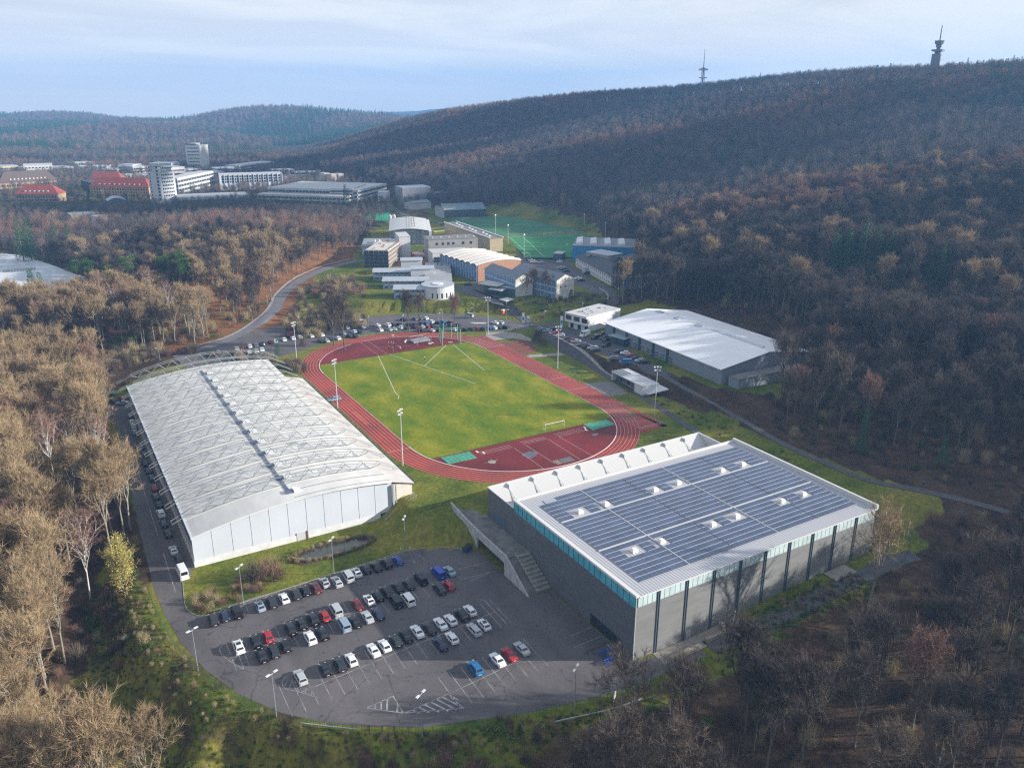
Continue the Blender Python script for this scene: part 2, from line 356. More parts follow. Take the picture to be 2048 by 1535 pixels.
def ground_mat():
    mt, t, b = nodes_of('ground_cover'); N = t.nodes.new; L = t.links.new
    tcn = N('ShaderNodeTexCoord'); at = N('ShaderNodeAttribute'); at.attribute_name = 'litter'; ak = N('ShaderNodeAttribute'); ak.attribute_name = 'beech'
    def noise(sc_, det=5, rgh=0.6):
        n = N('ShaderNodeTexNoise'); n.inputs['Scale'].default_value = sc_; n.inputs['Detail'].default_value = det; n.inputs['Roughness'].default_value = rgh; L(tcn.outputs['Object'], n.inputs[0]); return n
    def ramp(src, stops):
        r = N('ShaderNodeValToRGB'); e = r.color_ramp.elements
        e[0].position, e[0].color = stops[0][0], (*stops[0][1], 1); e[1].position, e[1].color = stops[-1][0], (*stops[-1][1], 1)
        for p_, c_ in stops[1:-1]: x = e.new(p_); x.color = (*c_, 1)
        L(src, r.inputs[0]); return r
    def mix(f, a, b_, bt='MIX'):
        m_ = N('ShaderNodeMix'); m_.data_type = 'RGBA'; m_.blend_type = bt
        if isinstance(f, float): m_.inputs[0].default_value = f
        else: L(f, m_.inputs[0])
        L(a, m_.inputs[6]); L(b_, m_.inputs[7]); return m_.outputs[2]
    g1 = ramp(noise(0.045, 4).outputs[0], [(0.36, (0.07, 0.11, 0.022)), (0.5, (0.15, 0.175, 0.028)), (0.62, (0.225, 0.21, 0.045))])
    g2 = ramp(noise(0.9, 6, 0.7).outputs[0], [(0.3, (0.45, 0.5, 0.45)), (0.7, (1.35, 1.25, 1.2))])
    grass = mix(1.0, g1.outputs[0], g2.outputs[0], 'MULTIPLY')
    l1 = ramp(noise(0.12, 6, 0.7).outputs[0], [(0.35, (0.042, 0.03, 0.023)), (0.55, (0.088, 0.056, 0.038)), (0.7, (0.125, 0.09, 0.055))])
    l2 = ramp(noise(0.1, 6, 0.7).outputs[0], [(0.35, (0.13, 0.065, 0.032)), (0.55, (0.26, 0.12, 0.055)), (0.72, (0.17, 0.14, 0.05))])
    l3 = mix(ak.outputs['Fac'], l1.outputs[0], l2.outputs[0])
    l4 = ramp(noise(1.3, 5, 0.75).outputs[0], [(0.3, (0.5, 0.5, 0.5)), (0.7, (1.4, 1.4, 1.3))])
    litter = mix(1.0, l3, l4.outputs[0], 'MULTIPLY')
    nm = noise(0.13, 5); ma = N('ShaderNodeMath'); ma.operation = 'MULTIPLY_ADD'; L(nm.outputs[0], ma.inputs[0]); ma.inputs[1].default_value = 1.6; ma.inputs[2].default_value = -0.8
    mb = N('ShaderNodeMath'); mb.operation = 'ADD'; L(at.outputs['Fac'], mb.inputs[0]); L(ma.outputs[0], mb.inputs[1])
    mr = N('ShaderNodeMapRange'); mr.inputs[1].default_value = 0.35; mr.inputs[2].default_value = 0.65; L(mb.outputs[0], mr.inputs[0])
    L(mix(mr.outputs[0], grass, litter), b.inputs['Base Color']); b.inputs['Roughness'].default_value = 0.95; b.inputs['Specular IOR Level'].default_value = 0.1
    bp = N('ShaderNodeBump'); bp.inputs['Strength'].default_value = 0.6; bp.inputs['Distance'].default_value = 0.4; L(noise(1.2, 6, 0.7).outputs[0], bp.inputs['Height']); L(bp.outputs[0], b.inputs['Normal'])
    return mt
gm = np_mesh('ground', V, T, ground_mat(), True, 4)
for nm, arr in (('litter', lit), ('beech', knm)):
    a = gm.attributes.new(nm, 'FLOAT', 'POINT'); a.data.foreach_set('value', arr.ravel().astype(np.float32))
tag(obj_of('ground', gm), kind='structure')

# ------------------------------------------------------------------ sheets lying on the ground
def sheet(name, poly, m_, dz=0.02, step=None, z=None, kind='structure', parent=None):
    bm = bmesh.new(); vs = [bm.verts.new((x, y, 0)) for x, y in poly]; bm.faces.new(vs); bmesh.ops.triangulate(bm, faces=bm.faces[:])
    if z is None:
        step = step or 4.0; xs = [p_[0] for p_ in poly]; ys = [p_[1] for p_ in poly]
        for ax, a, b in ((0, min(xs), max(xs)), (1, min(ys), max(ys))):
            c = math.floor(a/step)*step+step
            while c < b:
                co = (c, 0, 0) if ax == 0 else (0, c, 0); no = (1, 0, 0) if ax == 0 else (0, 1, 0)
                bmesh.ops.bisect_plane(bm, geom=bm.verts[:]+bm.edges[:]+bm.faces[:], plane_co=co, plane_no=no); c += step
    for v in bm.verts: v.co.z = (z if z is not None else TZ(v.co.x, v.co.y))+dz
    bm.normal_update()
    for f in bm.faces:
        if f.normal.z < 0: f.normal_flip()
    me = bpy.data.meshes.new(name); bm.to_mesh(me); bm.free(); me.materials.append(m_); me.update()
    o = obj_of(name, me, parent)
    if kind: o['kind'] = kind
    return o
def smooth_line(pts, n=6):
    pts = [np.array(p_, float) for p_ in pts]; out = []
    for i in range(len(pts)-1):
        p0 = pts[max(i-1, 0)]; p1 = pts[i]; p2 = pts[i+1]; p3 = pts[min(i+2, len(pts)-1)]
        for k in range(n):
            t = k/n; out.append(0.5*((2*p1)+(-p0+p2)*t+(2*p0-5*p1+4*p2-p3)*t*t+(-p0+3*p1-3*p2+p3)*t**3))
    out.append(pts[-1]); return out
def strip(name, pts, w, m_, dz=0.1, kind='structure', side=0.0, z=None, n=6, parent=None, nc=4, hh=0.0):
    """a ribbon along a line; side shifts it sideways; hh gives it a thickness (kerbs)"""
    L = smooth_line([p_[:2] for p_ in pts], n) if n else [np.array(p_[:2], float) for p_ in pts]; V_ = []; F_ = []
    for i, p_ in enumerate(L):
        d = L[min(i+1, len(L)-1)]-L[max(i-1, 0)]; d = d/np.linalg.norm(d); nn = np.array([-d[1], d[0]])
        for k in range(nc+1):
            q = p_+nn*(side+w*(0.5-k/nc)); V_.append((q[0], q[1], (z if z is not None else TZ(q[0], q[1]))+dz))
    for i in range(len(L)-1):
        for k in range(nc): a = i*(nc+1)+k; F_.append((a, a+1, a+nc+2, a+nc+1))
    b = MB(); b.add(V_, [f[::-1] for f in F_]) 
    if hh:
        for kk in (0, nc):
            vs = []
            for i in range(len(L)): x, y, zz = V_[i*(nc+1)+kk]; vs += [(x, y, zz), (x, y, zz-hh)]
            b.add(vs, [((2*i, 2*i+2, 2*i+3, 2*i+1) if kk else (2*i, 2*i+1, 2*i+3, 2*i+2)) for i in range(len(L)-1)])
    # make the ribbon face up
    o = b.build(name, m_, parent); me = o.data
    if len(me.polygons) and me.polygons[0].normal.z < 0: me.flip_normals()
    if kind: o['kind'] = kind
    return o
# ------------------------------------------------------------------ ground surfaces
def asphalt_mat():
    mt, t, b_ = nodes_of('asphalt'); N = t.nodes.new; L = t.links.new; tcn = N('ShaderNodeTexCoord')
    def nz(s_, d=6, r=0.6, st=None, dist=0.0):
        n = N('ShaderNodeTexNoise'); n.inputs['Scale'].default_value = s_; n.inputs['Detail'].default_value = d; n.inputs['Roughness'].default_value = r; n.inputs['Distortion'].default_value = dist
        if st: mq = N('ShaderNodeMapping'); mq.inputs['Scale'].default_value = st; L(tcn.outputs['Object'], mq.inputs[0]); L(mq.outputs[0], n.inputs[0])
        else: L(tcn.outputs['Object'], n.inputs[0])
        return n.outputs[0]
    def rp(src, p0, c0, p1, c1):
        r = N('ShaderNodeValToRGB'); e = r.color_ramp.elements; e[0].position, e[0].color = p0, (*c0, 1); e[1].position, e[1].color = p1, (*c1, 1); L(src, r.inputs[0]); return r.outputs[0]
    def mul(a_, c_): m_ = N('ShaderNodeMix'); m_.data_type = 'RGBA'; m_.blend_type = 'MULTIPLY'; m_.inputs[0].default_value = 1; L(a_, m_.inputs[6]); L(c_, m_.inputs[7]); return m_.outputs[2]
    base = rp(nz(0.05, 8, 0.65), 0.35, (0.085,0.077,0.080), 0.68, (0.135,0.122,0.122)); base = mul(base, rp(nz(1.4, 8, 0.8), 0.3, (0.8,0.8,0.8), 0.7, (1.18,1.18,1.18)))
    vo = N('ShaderNodeTexVoronoi'); vo.feature = 'DISTANCE_TO_EDGE'; vo.inputs['Scale'].default_value = 0.075; wp = N('ShaderNodeMapping'); 
    vm = N('ShaderNodeVectorMath'); vm.operation = 'MULTIPLY_ADD'; nn = N('ShaderNodeTexNoise'); nn.inputs['Scale'].default_value = 0.25; nn.inputs['Detail'].default_value = 4; L(tcn.outputs['Object'], nn.inputs[0]); L(nn.outputs[1], vm.inputs[0]); vm.inputs[1].default_value = (6, 6, 0); L(tcn.outputs['Object'], vm.inputs[2]); L(vm.outputs[0], vo.inputs['Vector'])
    base = mul(base, rp(vo.outputs['Distance'], 0.004, (0.62,0.62,0.63), 0.010, (1,1,1)))      # tar-filled cracks
    base = mul(base, rp(nz(0.16, 3, 0.5, (1,0.16,1)), 0.3, (0.8,0.8,0.8), 0.55, (1.05,1.05,1.05)))  # tyre-polished lanes
    base = mul(base, rp(nz(0.9, 2, 0.4), 0.24, (0.5,0.5,0.5), 0.31, (1,1,1)))                    # oil stains
    L(base, b_.inputs['Base Color']); b_.inputs['Roughness'].default_value = 0.82; MATS['asphalt'] = mt; return mt
asph = asphalt_mat()
asph_d = mat('asphalt_road', (0.085, 0.082, 0.088), 0.85, var=0.25, scale=0.5, detail=6)
conc = mat('concrete', (0.30, 0.29, 0.27), 0.85, var=0.25, scale=0.6, detail=6)
conc_d = mat('weathered_concrete', (0.17, 0.165, 0.155), 0.9, var=0.3, scale=0.5, detail=7)
paint = mat('road_paint', (0.14, 0.135, 0.14), 0.75, scale=0.55, detail=9, col2=(0.50, 0.50, 0.49))
pale = mat('pale_paving', (0.30, 0.27, 0.24), 0.9, var=0.2, scale=0.5)
white = mat('white_paint', (0.80, 0.80, 0.80), 0.5)
lotpoly = [(-115.4,70),(-107.5,66),(-107.6,30),(-107.8,-66),(-108.0,-75.5),(-110.6,-76.5),(-111.6,-84),(-112.0,-90),(-110.3,-94.2),(-107.5,-95.2),(-103,-94.2),(-59.5,-92.0),(-52,-94),(-46.5,-98.4),(-43.0,-101.5),(-43.0,-125),(-36.8,-125),(-36.8,-155.3),(-20,-158.5),(-20,-161.8),(-36,-161.4),(-48,-160.4),(-63,-156.9),(-81.6,-150.4),(-90,-145.2),(-96.6,-140.2),(-102.8,-133.6),(-108.6,-124),(-112.6,-113.6),(-115.2,-102.6),(-116.6,-90),(-117.2,-78),(-116.4,-48),(-114.6,0),(-113.4,45),(-121,47),(-121,64)]
sheet('parking_lot', lotpoly, asph, 0.02, z=-5.0)
strip('service_path', [(-20,-160.2),(0,-161.5),(30,-161),(41,-161),(46,-162)], 4.2, asph_d, 0.10)
sheet('paved_ramp', [(20.2,-155.6),(27.5,-155.6),(27.5,-159.3),(20.2,-159.3)], pale, 0.14, step=2)
sheet('paved_apron', [(-31.5,-155.4),(-8,-155.4),(-8,-159.2),(-31.5,-159.6)], pale, 0.06, step=2)
strip('gravel_strip', [(-107.0,66),(-107.1,0),(-107.2,-73)], 1.3, mat('gravel', (0.16,0.14,0.12), 0.95, var=0.4, scale=3), 0.04, z=-5.0, n=0)
strip('grass_verge_kerb', [(-46.5,-98.2),(-52,-93.8),(-59.5,-91.8),(-103,-94.0)], 0.15, conc, 0.12, z=-5.0, n=0, hh=0.12)
strip('grass_verge_kerb', [(-103,-94.0),(-107.5,-95),(-110.3,-94),(-112,-90),(-111.6,-84),(-110.6,-76.5)], 0.15, conc, 0.12, z=-5.0, n=4, hh=0.12)
# parking bay markings
ml = MB(); ZL = -4.972
def mline(x0, y0, x1, y1, wd=0.11, z=ZL):
    d = math.hypot(x1-x0, y1-y0); a = math.atan2(y1-y0, x1-x0); nx, ny = -math.sin(a)*wd/2, math.cos(a)*wd/2
    ml.quad((x0-nx, y0-ny, z), (x1-nx, y1-ny, z), (x1+nx, y1+ny, z), (x0+nx, y0+ny, z))
def LX(pts, z=-5, o=(600,1080), s=2.926): return [tuple(P(o[0]+a/s, o[1]+b/s, z)[:2]) for a, b in pts]
def rowline(a, b):
    (x0, y0), (x1, y1) = LX([a, b]); mline(x0, y0, x1, y1); return (x0, y0, x1, y1)
for k in range(18): mline(-108.0+2.62*k, -93.7-0.02*k, -108.2+2.62*k, -98.6, 0.1)          # front row by the lawn
mline(-108, -93.6, -60, -92.6, 0.1)
for (x0, n_, yc) in ((-107.2, 19, -112.2),):
    for k in range(n_):
        x = x0+2.62*k; y = yc+0.085*(x+107)
        if x < -58: mline(x, y-5.0, x+0.15, y+5.0, 0.1)
    mline(-107.2, -112.2, -62, -108.4, 0.11)
for k in range(20):
    x = -101.2+2.62*k; y = -130.3+0.085*(x+98)
    mline(x, y-5.2, x+0.15, y+5.0, 0.1)
mline(-98.1, -130.0, -52.5, -126.1, 0.12)
mline(-52.4, -121.0, -52.5, -131.4, 0.12)
for k in range(9):
    x = -73.2+2.62*k; mline(x, -149.6+0.09*(x+73), x+0.15, -139.4+0.09*(x+73), 0.1)
mline(-73.5, -144.9, -52.4, -142.9, 0.12)
for a, b in (((1550,573),(1705,508)), ((1600,627),(1760,562)), ((1055,345),(1080,352)), ((935,230),(1160,175)), ((850,235),(950,208)), ((1000,235),(1110,190)), ((925,170),(1105,125)), ((660,115),(675,135)), ((700,85),(728,115))): rowline(a, b)
# round end markings, hatched areas
def curve_px(pts, wd=0.12, o=(350,1050)):
    q = LX(pts, -5, o); q = smooth_line(q, 5)
    for i in range(len(q)-1): mline(q[i][0], q[i][1], q[i+1][0], q[i+1][1], wd)
curve_px([(335,682),(285,695),(262,722),(275,755),(330,800),(405,843)]); curve_px([(690,868),(645,890),(627,925),(650,955),(720,972),(840,1008)])
for a, b in (((300,760),(335,740)),((335,800),(365,760)),((370,750),(405,845)),((640,940),(665,890)),((668,955),(690,895)),((700,905),(722,970)),((762,985),(768,950)),((795,1000),(800,962))): 
    q = LX([a, b], -5, (350,1050)); mline(*q[0], *q[1], 0.1)
tri = LX([(390,980),(545,910),(605,1010)]); tr2 = LX([(612,1010),(860,900),(962,980)])
for t_ in (tri, tr2):
    for i in range(3): mline(*t_[i], *t_[(i+1) % 3], 0.14)
def hatch(t_, n_, wd, a, b, c):   # lines from edge ab to edge ac
    for k in range(1, n_+1):
        u = k/(n_+1); p0 = [t_[a][i]+(t_[b][i]-t_[a][i])*u for i in (0, 1)]; p1 = [t_[a][i]+(t_[c][i]-t_[a][i])*u for i in (0, 1)]; mline(*p0, *p1, wd)
for a, b in (((440,960),(440,985)),((475,940),(475,992)),((512,925),(508,1000)),((572,960),(568,1003))): q = LX([a, b]); mline(*q[0], *q[1], 0.3)
for a, b in (((655,990),(700,1012)),((690,972),(755,1007)),((725,958),(815,1004)),((760,942),(868,998)),((795,927),(915,990)),((825,912),(955,978)),((865,903),(925,932))): q = LX([a, b]); mline(*q[0], *q[1], 0.34)
# road edge dashes beside the big hall
for y0, y1 in ((38,24),(20,-3),(-6,-30),(-34,-52),(-62,-82)): mline(-111.3-0.015*(35-y0), y0, -111.3-0.015*(35-y1), y1, 0.12)
o = ml.build('parking_markings', paint); o['kind'] = 'structure'
# pond in the lawn
pond = smooth_line([(-84.0,-82.3),(-82.3,-79.5),(-75.1,-79.0),(-67.1,-79.4),(-66.1,-82.0),(-68.3,-84.2),(-77.9,-84.4),(-82.9,-84.5),(-84.0,-82.3)], 5)[:-1]
sheet('pond_water', [tuple(q) for q in pond], mat('pond', (0.035,0.04,0.035), 0.08, spec=0.6), 0.05, z=-5.0)
cxp, cyp = -75.2, -81.9
sheet('pond_bank', [(cxp+(q[0]-cxp)*1.12+0.0, cyp+(q[1]-cyp)*1.5) for q in pond], mat('mud', (0.09,0.07,0.045), 0.95, var=0.4, scale=1.5), 0.025, z=-5.0)

# ------------------------------------------------------------------ running track
SL = 84.39/2; RI = 36.5
def stad(r, n=28):
    q = [(r, -SL), (r, SL)]
    q += [(r*math.cos(a), SL+r*math.sin(a)) for a in np.linspace(0, math.pi, n)[1:]]
    q += [(-r, -SL)]; q += [(r*math.cos(a), -SL+r*math.sin(a)) for a in np.linspace(math.pi, 2*math.pi, n)[1:-1]]
    return q
def ringmesh(r0, r1, z, mi, b, n=28):
    a = stad(r0, n); c = stad(r1, n); N = len(a)
    b.add([(x, y, z) for x, y in a]+[(x, y, z) for x, y in c], [(k, N+k, N+(k+1) % N, (k+1) % N) for k in range(N)], mi)
def tartan(name, col, wear=0.25):
    mt, t, b_ = nodes_of(name); N = t.nodes.new; L = t.links.new; tcn = N('ShaderNodeTexCoord')
    n1_ = N('ShaderNodeTexNoise'); n1_.inputs['Scale'].default_value = 0.06; n1_.inputs['Detail'].default_value = 6; L(tcn.outputs['Object'], n1_.inputs[0])
    r = N('ShaderNodeValToRGB'); r.color_ramp.elements[0].position = 0.35; r.color_ramp.elements[1].position = 0.68
    r.color_ramp.elements[0].color = tuple(x*(1-wear) for x in col)+(1,); r.color_ramp.elements[1].color = tuple(x*(1+wear) for x in col)+(1,)
    L(n1_.outputs[0], r.inputs[0]); L(r.outputs[0], b_.inputs['Base Color']); b_.inputs['Roughness'].default_value = 0.6; b_.inputs['Specular IOR Level'].default_value = 0.35
    return mt
red = tartan('red_track', (0.29, 0.034, 0.016)); red_d = tartan('red_apron', (0.16, 0.016, 0.014), 0.32)
tb = MB(); ringmesh(RI-0.3, RI+7.6, 0.03, 0, tb); tb.build('running_track', red)['kind'] = 'structure'
sx = [(RI+7.2,-68.8),(RI+9.9,-68.8),(RI+9.9,59.4),(RI+7.2,59.4)]
ext = MB()
ext.bx(RI+7.55, RI+9.95, -69.6, 59.6, 0.0, 0.034)
ext.add([(33.5,-70.2,0.034),(RI+9.95,-69.6,0.034),(RI+7.6,-55,0.034),(36.5,-64,0.034)], [(0,1,2,3)]); ext.add([(36.2,59.6,0.034),(36.5,50,0.034),(RI+7.6,46,0.034),(RI+7.6,59.6,0.034)], [(0,1,2,3)][::-1])
ext.build('sprint_straight', red)['kind'] = 'structure'
for sgn in (-1, 1):
    arc = [(RI*0.995*math.cos(a), sgn*(SL+RI*0.995*math.sin(a))) for a in np.linspace(0.33, math.pi-0.33, 40)]
    arc = [q for q in arc if abs(q[1]) > 54.3]
    sheet('field_event_area', [(-34.4, sgn*54.3)]+arc[::-1]+[(34.4, sgn*54.3)], red_d, 0.024, z=0.0)
lines = MB()
def ring(r, wd, z=0.04, a0=None, a1=None): ringmesh(r-wd/2, r+wd/2, z, 0, lines)
for k in range(1, 7): ring(RI+1.22*k, 0.09, 0.042)
for k in (7, 8): lines.bx(RI+1.22*k-0.045, RI+1.22*k+0.045, -68.5, 59.0, 0.036, 0.042)
for k in range(0, 7):   # the sprint lanes run straight on past both bends
    x = RI+1.22*k
    lines.bx(x-0.045, x+0.045, -68.5, -SL, 0.036, 0.044); lines.bx(x-0.045, x+0.045, SL, 59.0, 0.036, 0.044)
for y in (-67.2, 41.8, -23.6, -9.5): lines.bx(RI, RI+9.76, y-0.06, y+0.06, 0.044, 0.048)
for k in range(9): lines.bx(RI+0.3+1.22*k*0.95, RI+0.9+1.22*k*0.95, 40.9, 41.15, 0.044, 0.049)
for k in range(1, 9): lines.bx(RI+1.22*k-0.9, RI+1.22*k-0.3, -66.4, -66.1, 0.044, 0.049)
lines.bx(-RI-7.3, -RI, -42.9, -42.75, 0.044, 0.048)
for (x0, y0, x1, y1) in ((-4.1,-56.7,5.1,-56.9),(-4.1,-57.6,5.1,-57.8),(-4.1,-58.5,5.1,-58.7),(8.6,-56.6,19.3,-56.7),(9.0,-57.8,19.3,-57.9),(9.2,-59.0,19.5,-59.1),(-19.7,-58.9,-8.1,-58.8),(-19.7,-57.9,-8.1,-57.8),(-19.7,-56.9,-8.1,-56.8),
    (-8.0,-59.5,-8.3,-77.1),(-3.8,-59.2,-3.4,-76),(5.1,-59,4.9,-78),(9.2,-59.3,9.8,-78),(-7.9,77.5,-8.0,55.2),(-4.0,78.6,-4.2,55.0)):
    d = math.hypot(x1-x0, y1-y0); nx, ny = -(y1-y0)/d*0.05, (x1-x0)/d*0.05
    lines.quad((x0-nx,y0-ny,0.044),(x1-nx,y1-ny,0.044),(x1+nx,y1+ny,0.044),(x0+nx,y0+ny,0.044))
tl = lines.build('track_lines', mat('track_line_paint', (0.55,0.47,0.43), 0.7, var=0.15, scale=0.5)); tl['kind'] = 'structure'
fl = MB()
for (x0, y0, x1, y1) in ((-8.5,54.2,-20.3,7.2),(-20.3,7.2,-20.7,2.7),(-20.7,2.7,-22.2,0.1),(-3.5,54.2,10.5,1.0),(23.9,53.9,3.1,31.6),(27.0,53.5,21.4,13.9),(-8.6,30,-15,12)):
    d = math.hypot(x1-x0, y1-y0); nx, ny = -(y1-y0)/d*0.08, (x1-x0)/d*0.08
    if (x0, y0) == (-8.6, 30): continue
    fl.quad((x0-nx,y0-ny,0.05),(x1-nx,y1-ny,0.05),(x1+nx,y1+ny,0.05),(x0+nx,y0+ny,0.05))
fl.build('field_lines', white)['kind'] = 'structure'
def turf_mat():
    mt, t, b_ = nodes_of('sports_turf'); N = t.nodes.new; L = t.links.new; tcn = N('ShaderNodeTexCoord')
    def nz(s, d=5, r=0.6, st=None):
        n = N('ShaderNodeTexNoise'); n.inputs['Scale'].default_value = s; n.inputs['Detail'].default_value = d; n.inputs['Roughness'].default_value = r
        if st: mq = N('ShaderNodeMapping'); mq.inputs['Scale'].default_value = st; L(tcn.outputs['Object'], mq.inputs[0]); L(mq.outputs[0], n.inputs[0])
        else: L(tcn.outputs['Object'], n.inputs[0])
        return n.outputs[0]
    r = N('ShaderNodeValToRGB'); e = r.color_ramp.elements
    e[0].position, e[0].color = 0.33, (0.085,0.16,0.010,1); e[1].position, e[1].color = 0.68, (0.29,0.275,0.028,1); x = e.new(0.50); x.color = (0.165,0.205,0.010,1); x = e.new(0.59); x.color = (0.23,0.24,0.015,1)
    L(nz(0.055, 6, 0.62, (1.6,1,1)), r.inputs[0])
    r2 = N('ShaderNodeValToRGB'); e = r2.color_ramp.elements; e[0].position, e[0].color = 0.3, (0.55,0.6,0.5,1); e[1].position, e[1].color = 0.7, (1.3,1.25,1.3,1); L(nz(0.8, 7, 0.75, (1.5,1,1)), r2.inputs[0])
    mx_ = N('ShaderNodeMix'); mx_.data_type = 'RGBA'; mx_.blend_type = 'MULTIPLY'; mx_.inputs[0].default_value = 1; L(r.outputs[0], mx_.inputs[6]); L(r2.outputs[0], mx_.inputs[7]); L(mx_.outputs[2], b_.inputs['Base Color'])
    b_.inputs['Roughness'].default_value = 0.9; b_.inputs['Specular IOR Level'].default_value = 0.15
    bp = N('ShaderNodeBump'); bp.inputs['Strength'].default_value = 0.4; bp.inputs['Distance'].default_value = 0.1; L(nz(2.5, 4), bp.inputs['Height']); L(bp.outputs[0], b_.inputs['Normal'])
    return mt
fp = [(x, y) for x, y in stad(RI-0.25) if abs(y) < 54.3]
fp = [(-34.6,54.25),(-34.6,54.25)]; fp = []
for x, y in stad(RI-0.22, 40): 
    if abs(y) <= 54.2: fp.append((x, y))
sheet('sports_field', fp, turf_mat(), 0.028, z=0.0)
# kerb (white raised aluminium edge of lane one)
kb = MB()
for a0, a1, cy_ in ((0.33,math.pi-0.0,SL),(math.pi,2*math.pi,-SL)):
    angs = np.linspace(0 if cy_ > 0 else math.pi, math.pi if cy_ > 0 else 2*math.pi, 60)
    for i in range(59):
        if cy_ > 0 and 33 <= i <= 35: continue
        a, b_ = angs[i], angs[i+1]; kb.quad((RI*math.cos(a), cy_+RI*math.sin(a), 0.1), ((RI+0.0)*math.cos(b_), cy_+RI*math.sin(b_), 0.1), ((RI-0.22)*math.cos(b_), cy_+(RI-0.22)*math.sin(b_), 0.1), ((RI-0.22)*math.cos(a), cy_+(RI-0.22)*math.sin(a), 0.1))
        kb.quad((RI*math.cos(a), cy_+RI*math.sin(a), 0.03), (RI*math.cos(b_), cy_+RI*math.sin(b_), 0.03), (RI*math.cos(b_), cy_+RI*math.sin(b_), 0.1), (RI*math.cos(a), cy_+RI*math.sin(a), 0.1))
kb.bx(-RI-0.0, -RI+0.1, -SL, SL, 0.03, 0.08); kb.bx(RI-0.1, RI, -SL, SL, 0.03, 0.08)
kb.build('track_kerb', white)['kind'] = 'structure'
sheet('lane_patch', [(-41.5,-3.5),(-40.2,-3.5),(-40.2,-17.5),(-41.5,-17.5)], tartan('new_tartan', (0.42,0.07,0.04), 0.1), 0.038, z=0.0)
wet = mat('damp_patch', (0.11,0.095,0.12), 0.18)
for cx_, cy_, rx, ry in ((-6.5,-66.5,2.6,2.2),(20.5,-63.5,1.3,0.8)):
    sheet('puddle', [(cx_+rx*math.cos(a)*(1+0.22*math.sin(3*a+1)+0.1*math.sin(7*a)), cy_+ry*math.sin(a)*(1+0.2*math.sin(2*a)+0.1*math.cos(6*a))) for a in np.linspace(0, 2*math.pi, 30)[:-1]], wet, 0.033, z=0.0)
# other surfaces round the track
sheet('paved_forecourt', [(46.2,57.8),(46.2,50.0),(56,48.5),(60,40.6),(67,48),(58,60),(50,64.5)], pale, 0.03, z=0.0)
sheet('throwing_sector', [(46.6,45.2),(58.5,43.6),(57,28),(50.5,24.5),(46.6,24.5)], mat('red_cinder', (0.17,0.055,0.035), 0.95, var=0.2, scale=1), 0.028, z=0.0)
sheet('paved_forecourt', [(46.6,19.5),(61.5,14.8),(61.5,18.6),(49,22.6),(46.6,22.4)], pale, 0.03, z=0.0)
sheet('paved_forecourt', [(46.6,-20.3),(55.6,-22.0),(57.6,-24),(54.4,-38),(46.6,-36.4)], mat('grey_paving', (0.20,0.185,0.18), 0.9, var=0.25, scale=0.7), 0.03, z=0.0)
pth = [(*P(a, b, 0.2)[:2],) for a, b in ((1068,668),(1110,693),(1165,722),(1225,758),(1285,792),(1360,840),(1425,884),(1500,925))]
strip('footpath', pth, 2.6, asph_d, 0.10)
strip('path_kerb', pth[:5], 0.7, conc, 0.35, side=1.75, hh=0.35)
up = [tuple(P(a, b, 2.6)[:2]) for a, b in ((1318,752),(1375,782),(1440,815),(1500,848),(1560,880),(1640,912),(1740,945),(1850,968),(1960,995),(2060,1022))]
strip('gravel_track', up, 2.5, mat('gravel_path', (0.095,0.09,0.088), 0.95, var=0.25, scale=1.2), 0.14)
# roads and car parks beyond the track
sheet('hall_car_park', XY([(1068,658),(1100,648),(1135,655),(1180,676),(1215,672),(1240,690),(1332,742),(1345,752),(1310,748),(1240,722),(1180,700),(1110,676)], 4), asph_d, 0.14, step=3)
sheet('campus_car_park', [tuple(q[:2]) for q in (P(345,712,0),P(470,672,0),P(560,650,0),P(640,636,0),P(720,634,0),P(800,628,0),P(900,626,0),P(985,634,0),P(1055,648,0),P(1060,658,0),P(990,662,0),P(940,660,0),P(880,663,0),P(800,662,0),P(730,667,0),P(660,682,0),P(606,700,0),P(500,728,0),P(380,742,0))], asph, 0.05, z=0.0)
def road(name, pts, w_, m_=asph_d, dz=0.16, **k): return strip(name, [tuple(PT(a, b)[:2]) for a, b in pts], w_, m_, dz, **k)
road('road', [(380,702),(450,682),(510,652),(548,620),(566,590),(600,562),(650,538),(705,524),(745,520)], 6.0, mat('old_asphalt', (0.15,0.145,0.155), 0.85, var=0.15, scale=0.4))
road('pavement', [(380,696),(446,677),(500,648),(536,617),(552,588),(590,556),(645,532),(700,518)], 1.6, conc, 0.2)
road('road', [(40,745),(180,735),(300,720),(380,703)], 5.5)
road('access_road', [(1062,650),(1040,632),(1012,612),(975,597),(930,582),(890,568),(862,548),(852,534)], 5.5)
road('access_road', [(1062,650),(1120,640),(1180,625),(1215,612),(1228,600),(1222,585),(1200,572),(1175,560),(1150,548),(1125,528),(1080,518),(1050,516)], 6.0)
road('pavement', [(1216,600),(1213,586),(1197,576)], 1.2, conc, 0.22)
road('road', [(760,400),(800,425),(835,440),(872,446)], 5.0, asph, 0.2)
sheet('campus_yard', XY([(1030,510),(1075,512),(1130,520),(1180,560),(1215,580),(1200,590),(1165,575),(1130,560),(1080,545),(1055,540),(1048,530)], 5), asph, 0.05, z=5.0)
sheet('campus_yard', XY([(820,505),(860,500),(866,536),(905,565),(880,568),(845,545),(800,540),(785,532)], 5), mat('builders_yard', (0.20,0.13,0.11), 0.9, var=0.5, scale=0.3), 0.05, z=5.0)
sheet('campus_yard', XY([(908,576),(955,560),(985,570),(1000,600),(1010,612),(985,606),(950,592)], 5), asph, 0.055, z=5.0)
sheet('campus_yard', XY([(884,453),(905,458),(925,480),(912,480),(890,476),(893,462)], 5), asph, 0.05, z=5.0)
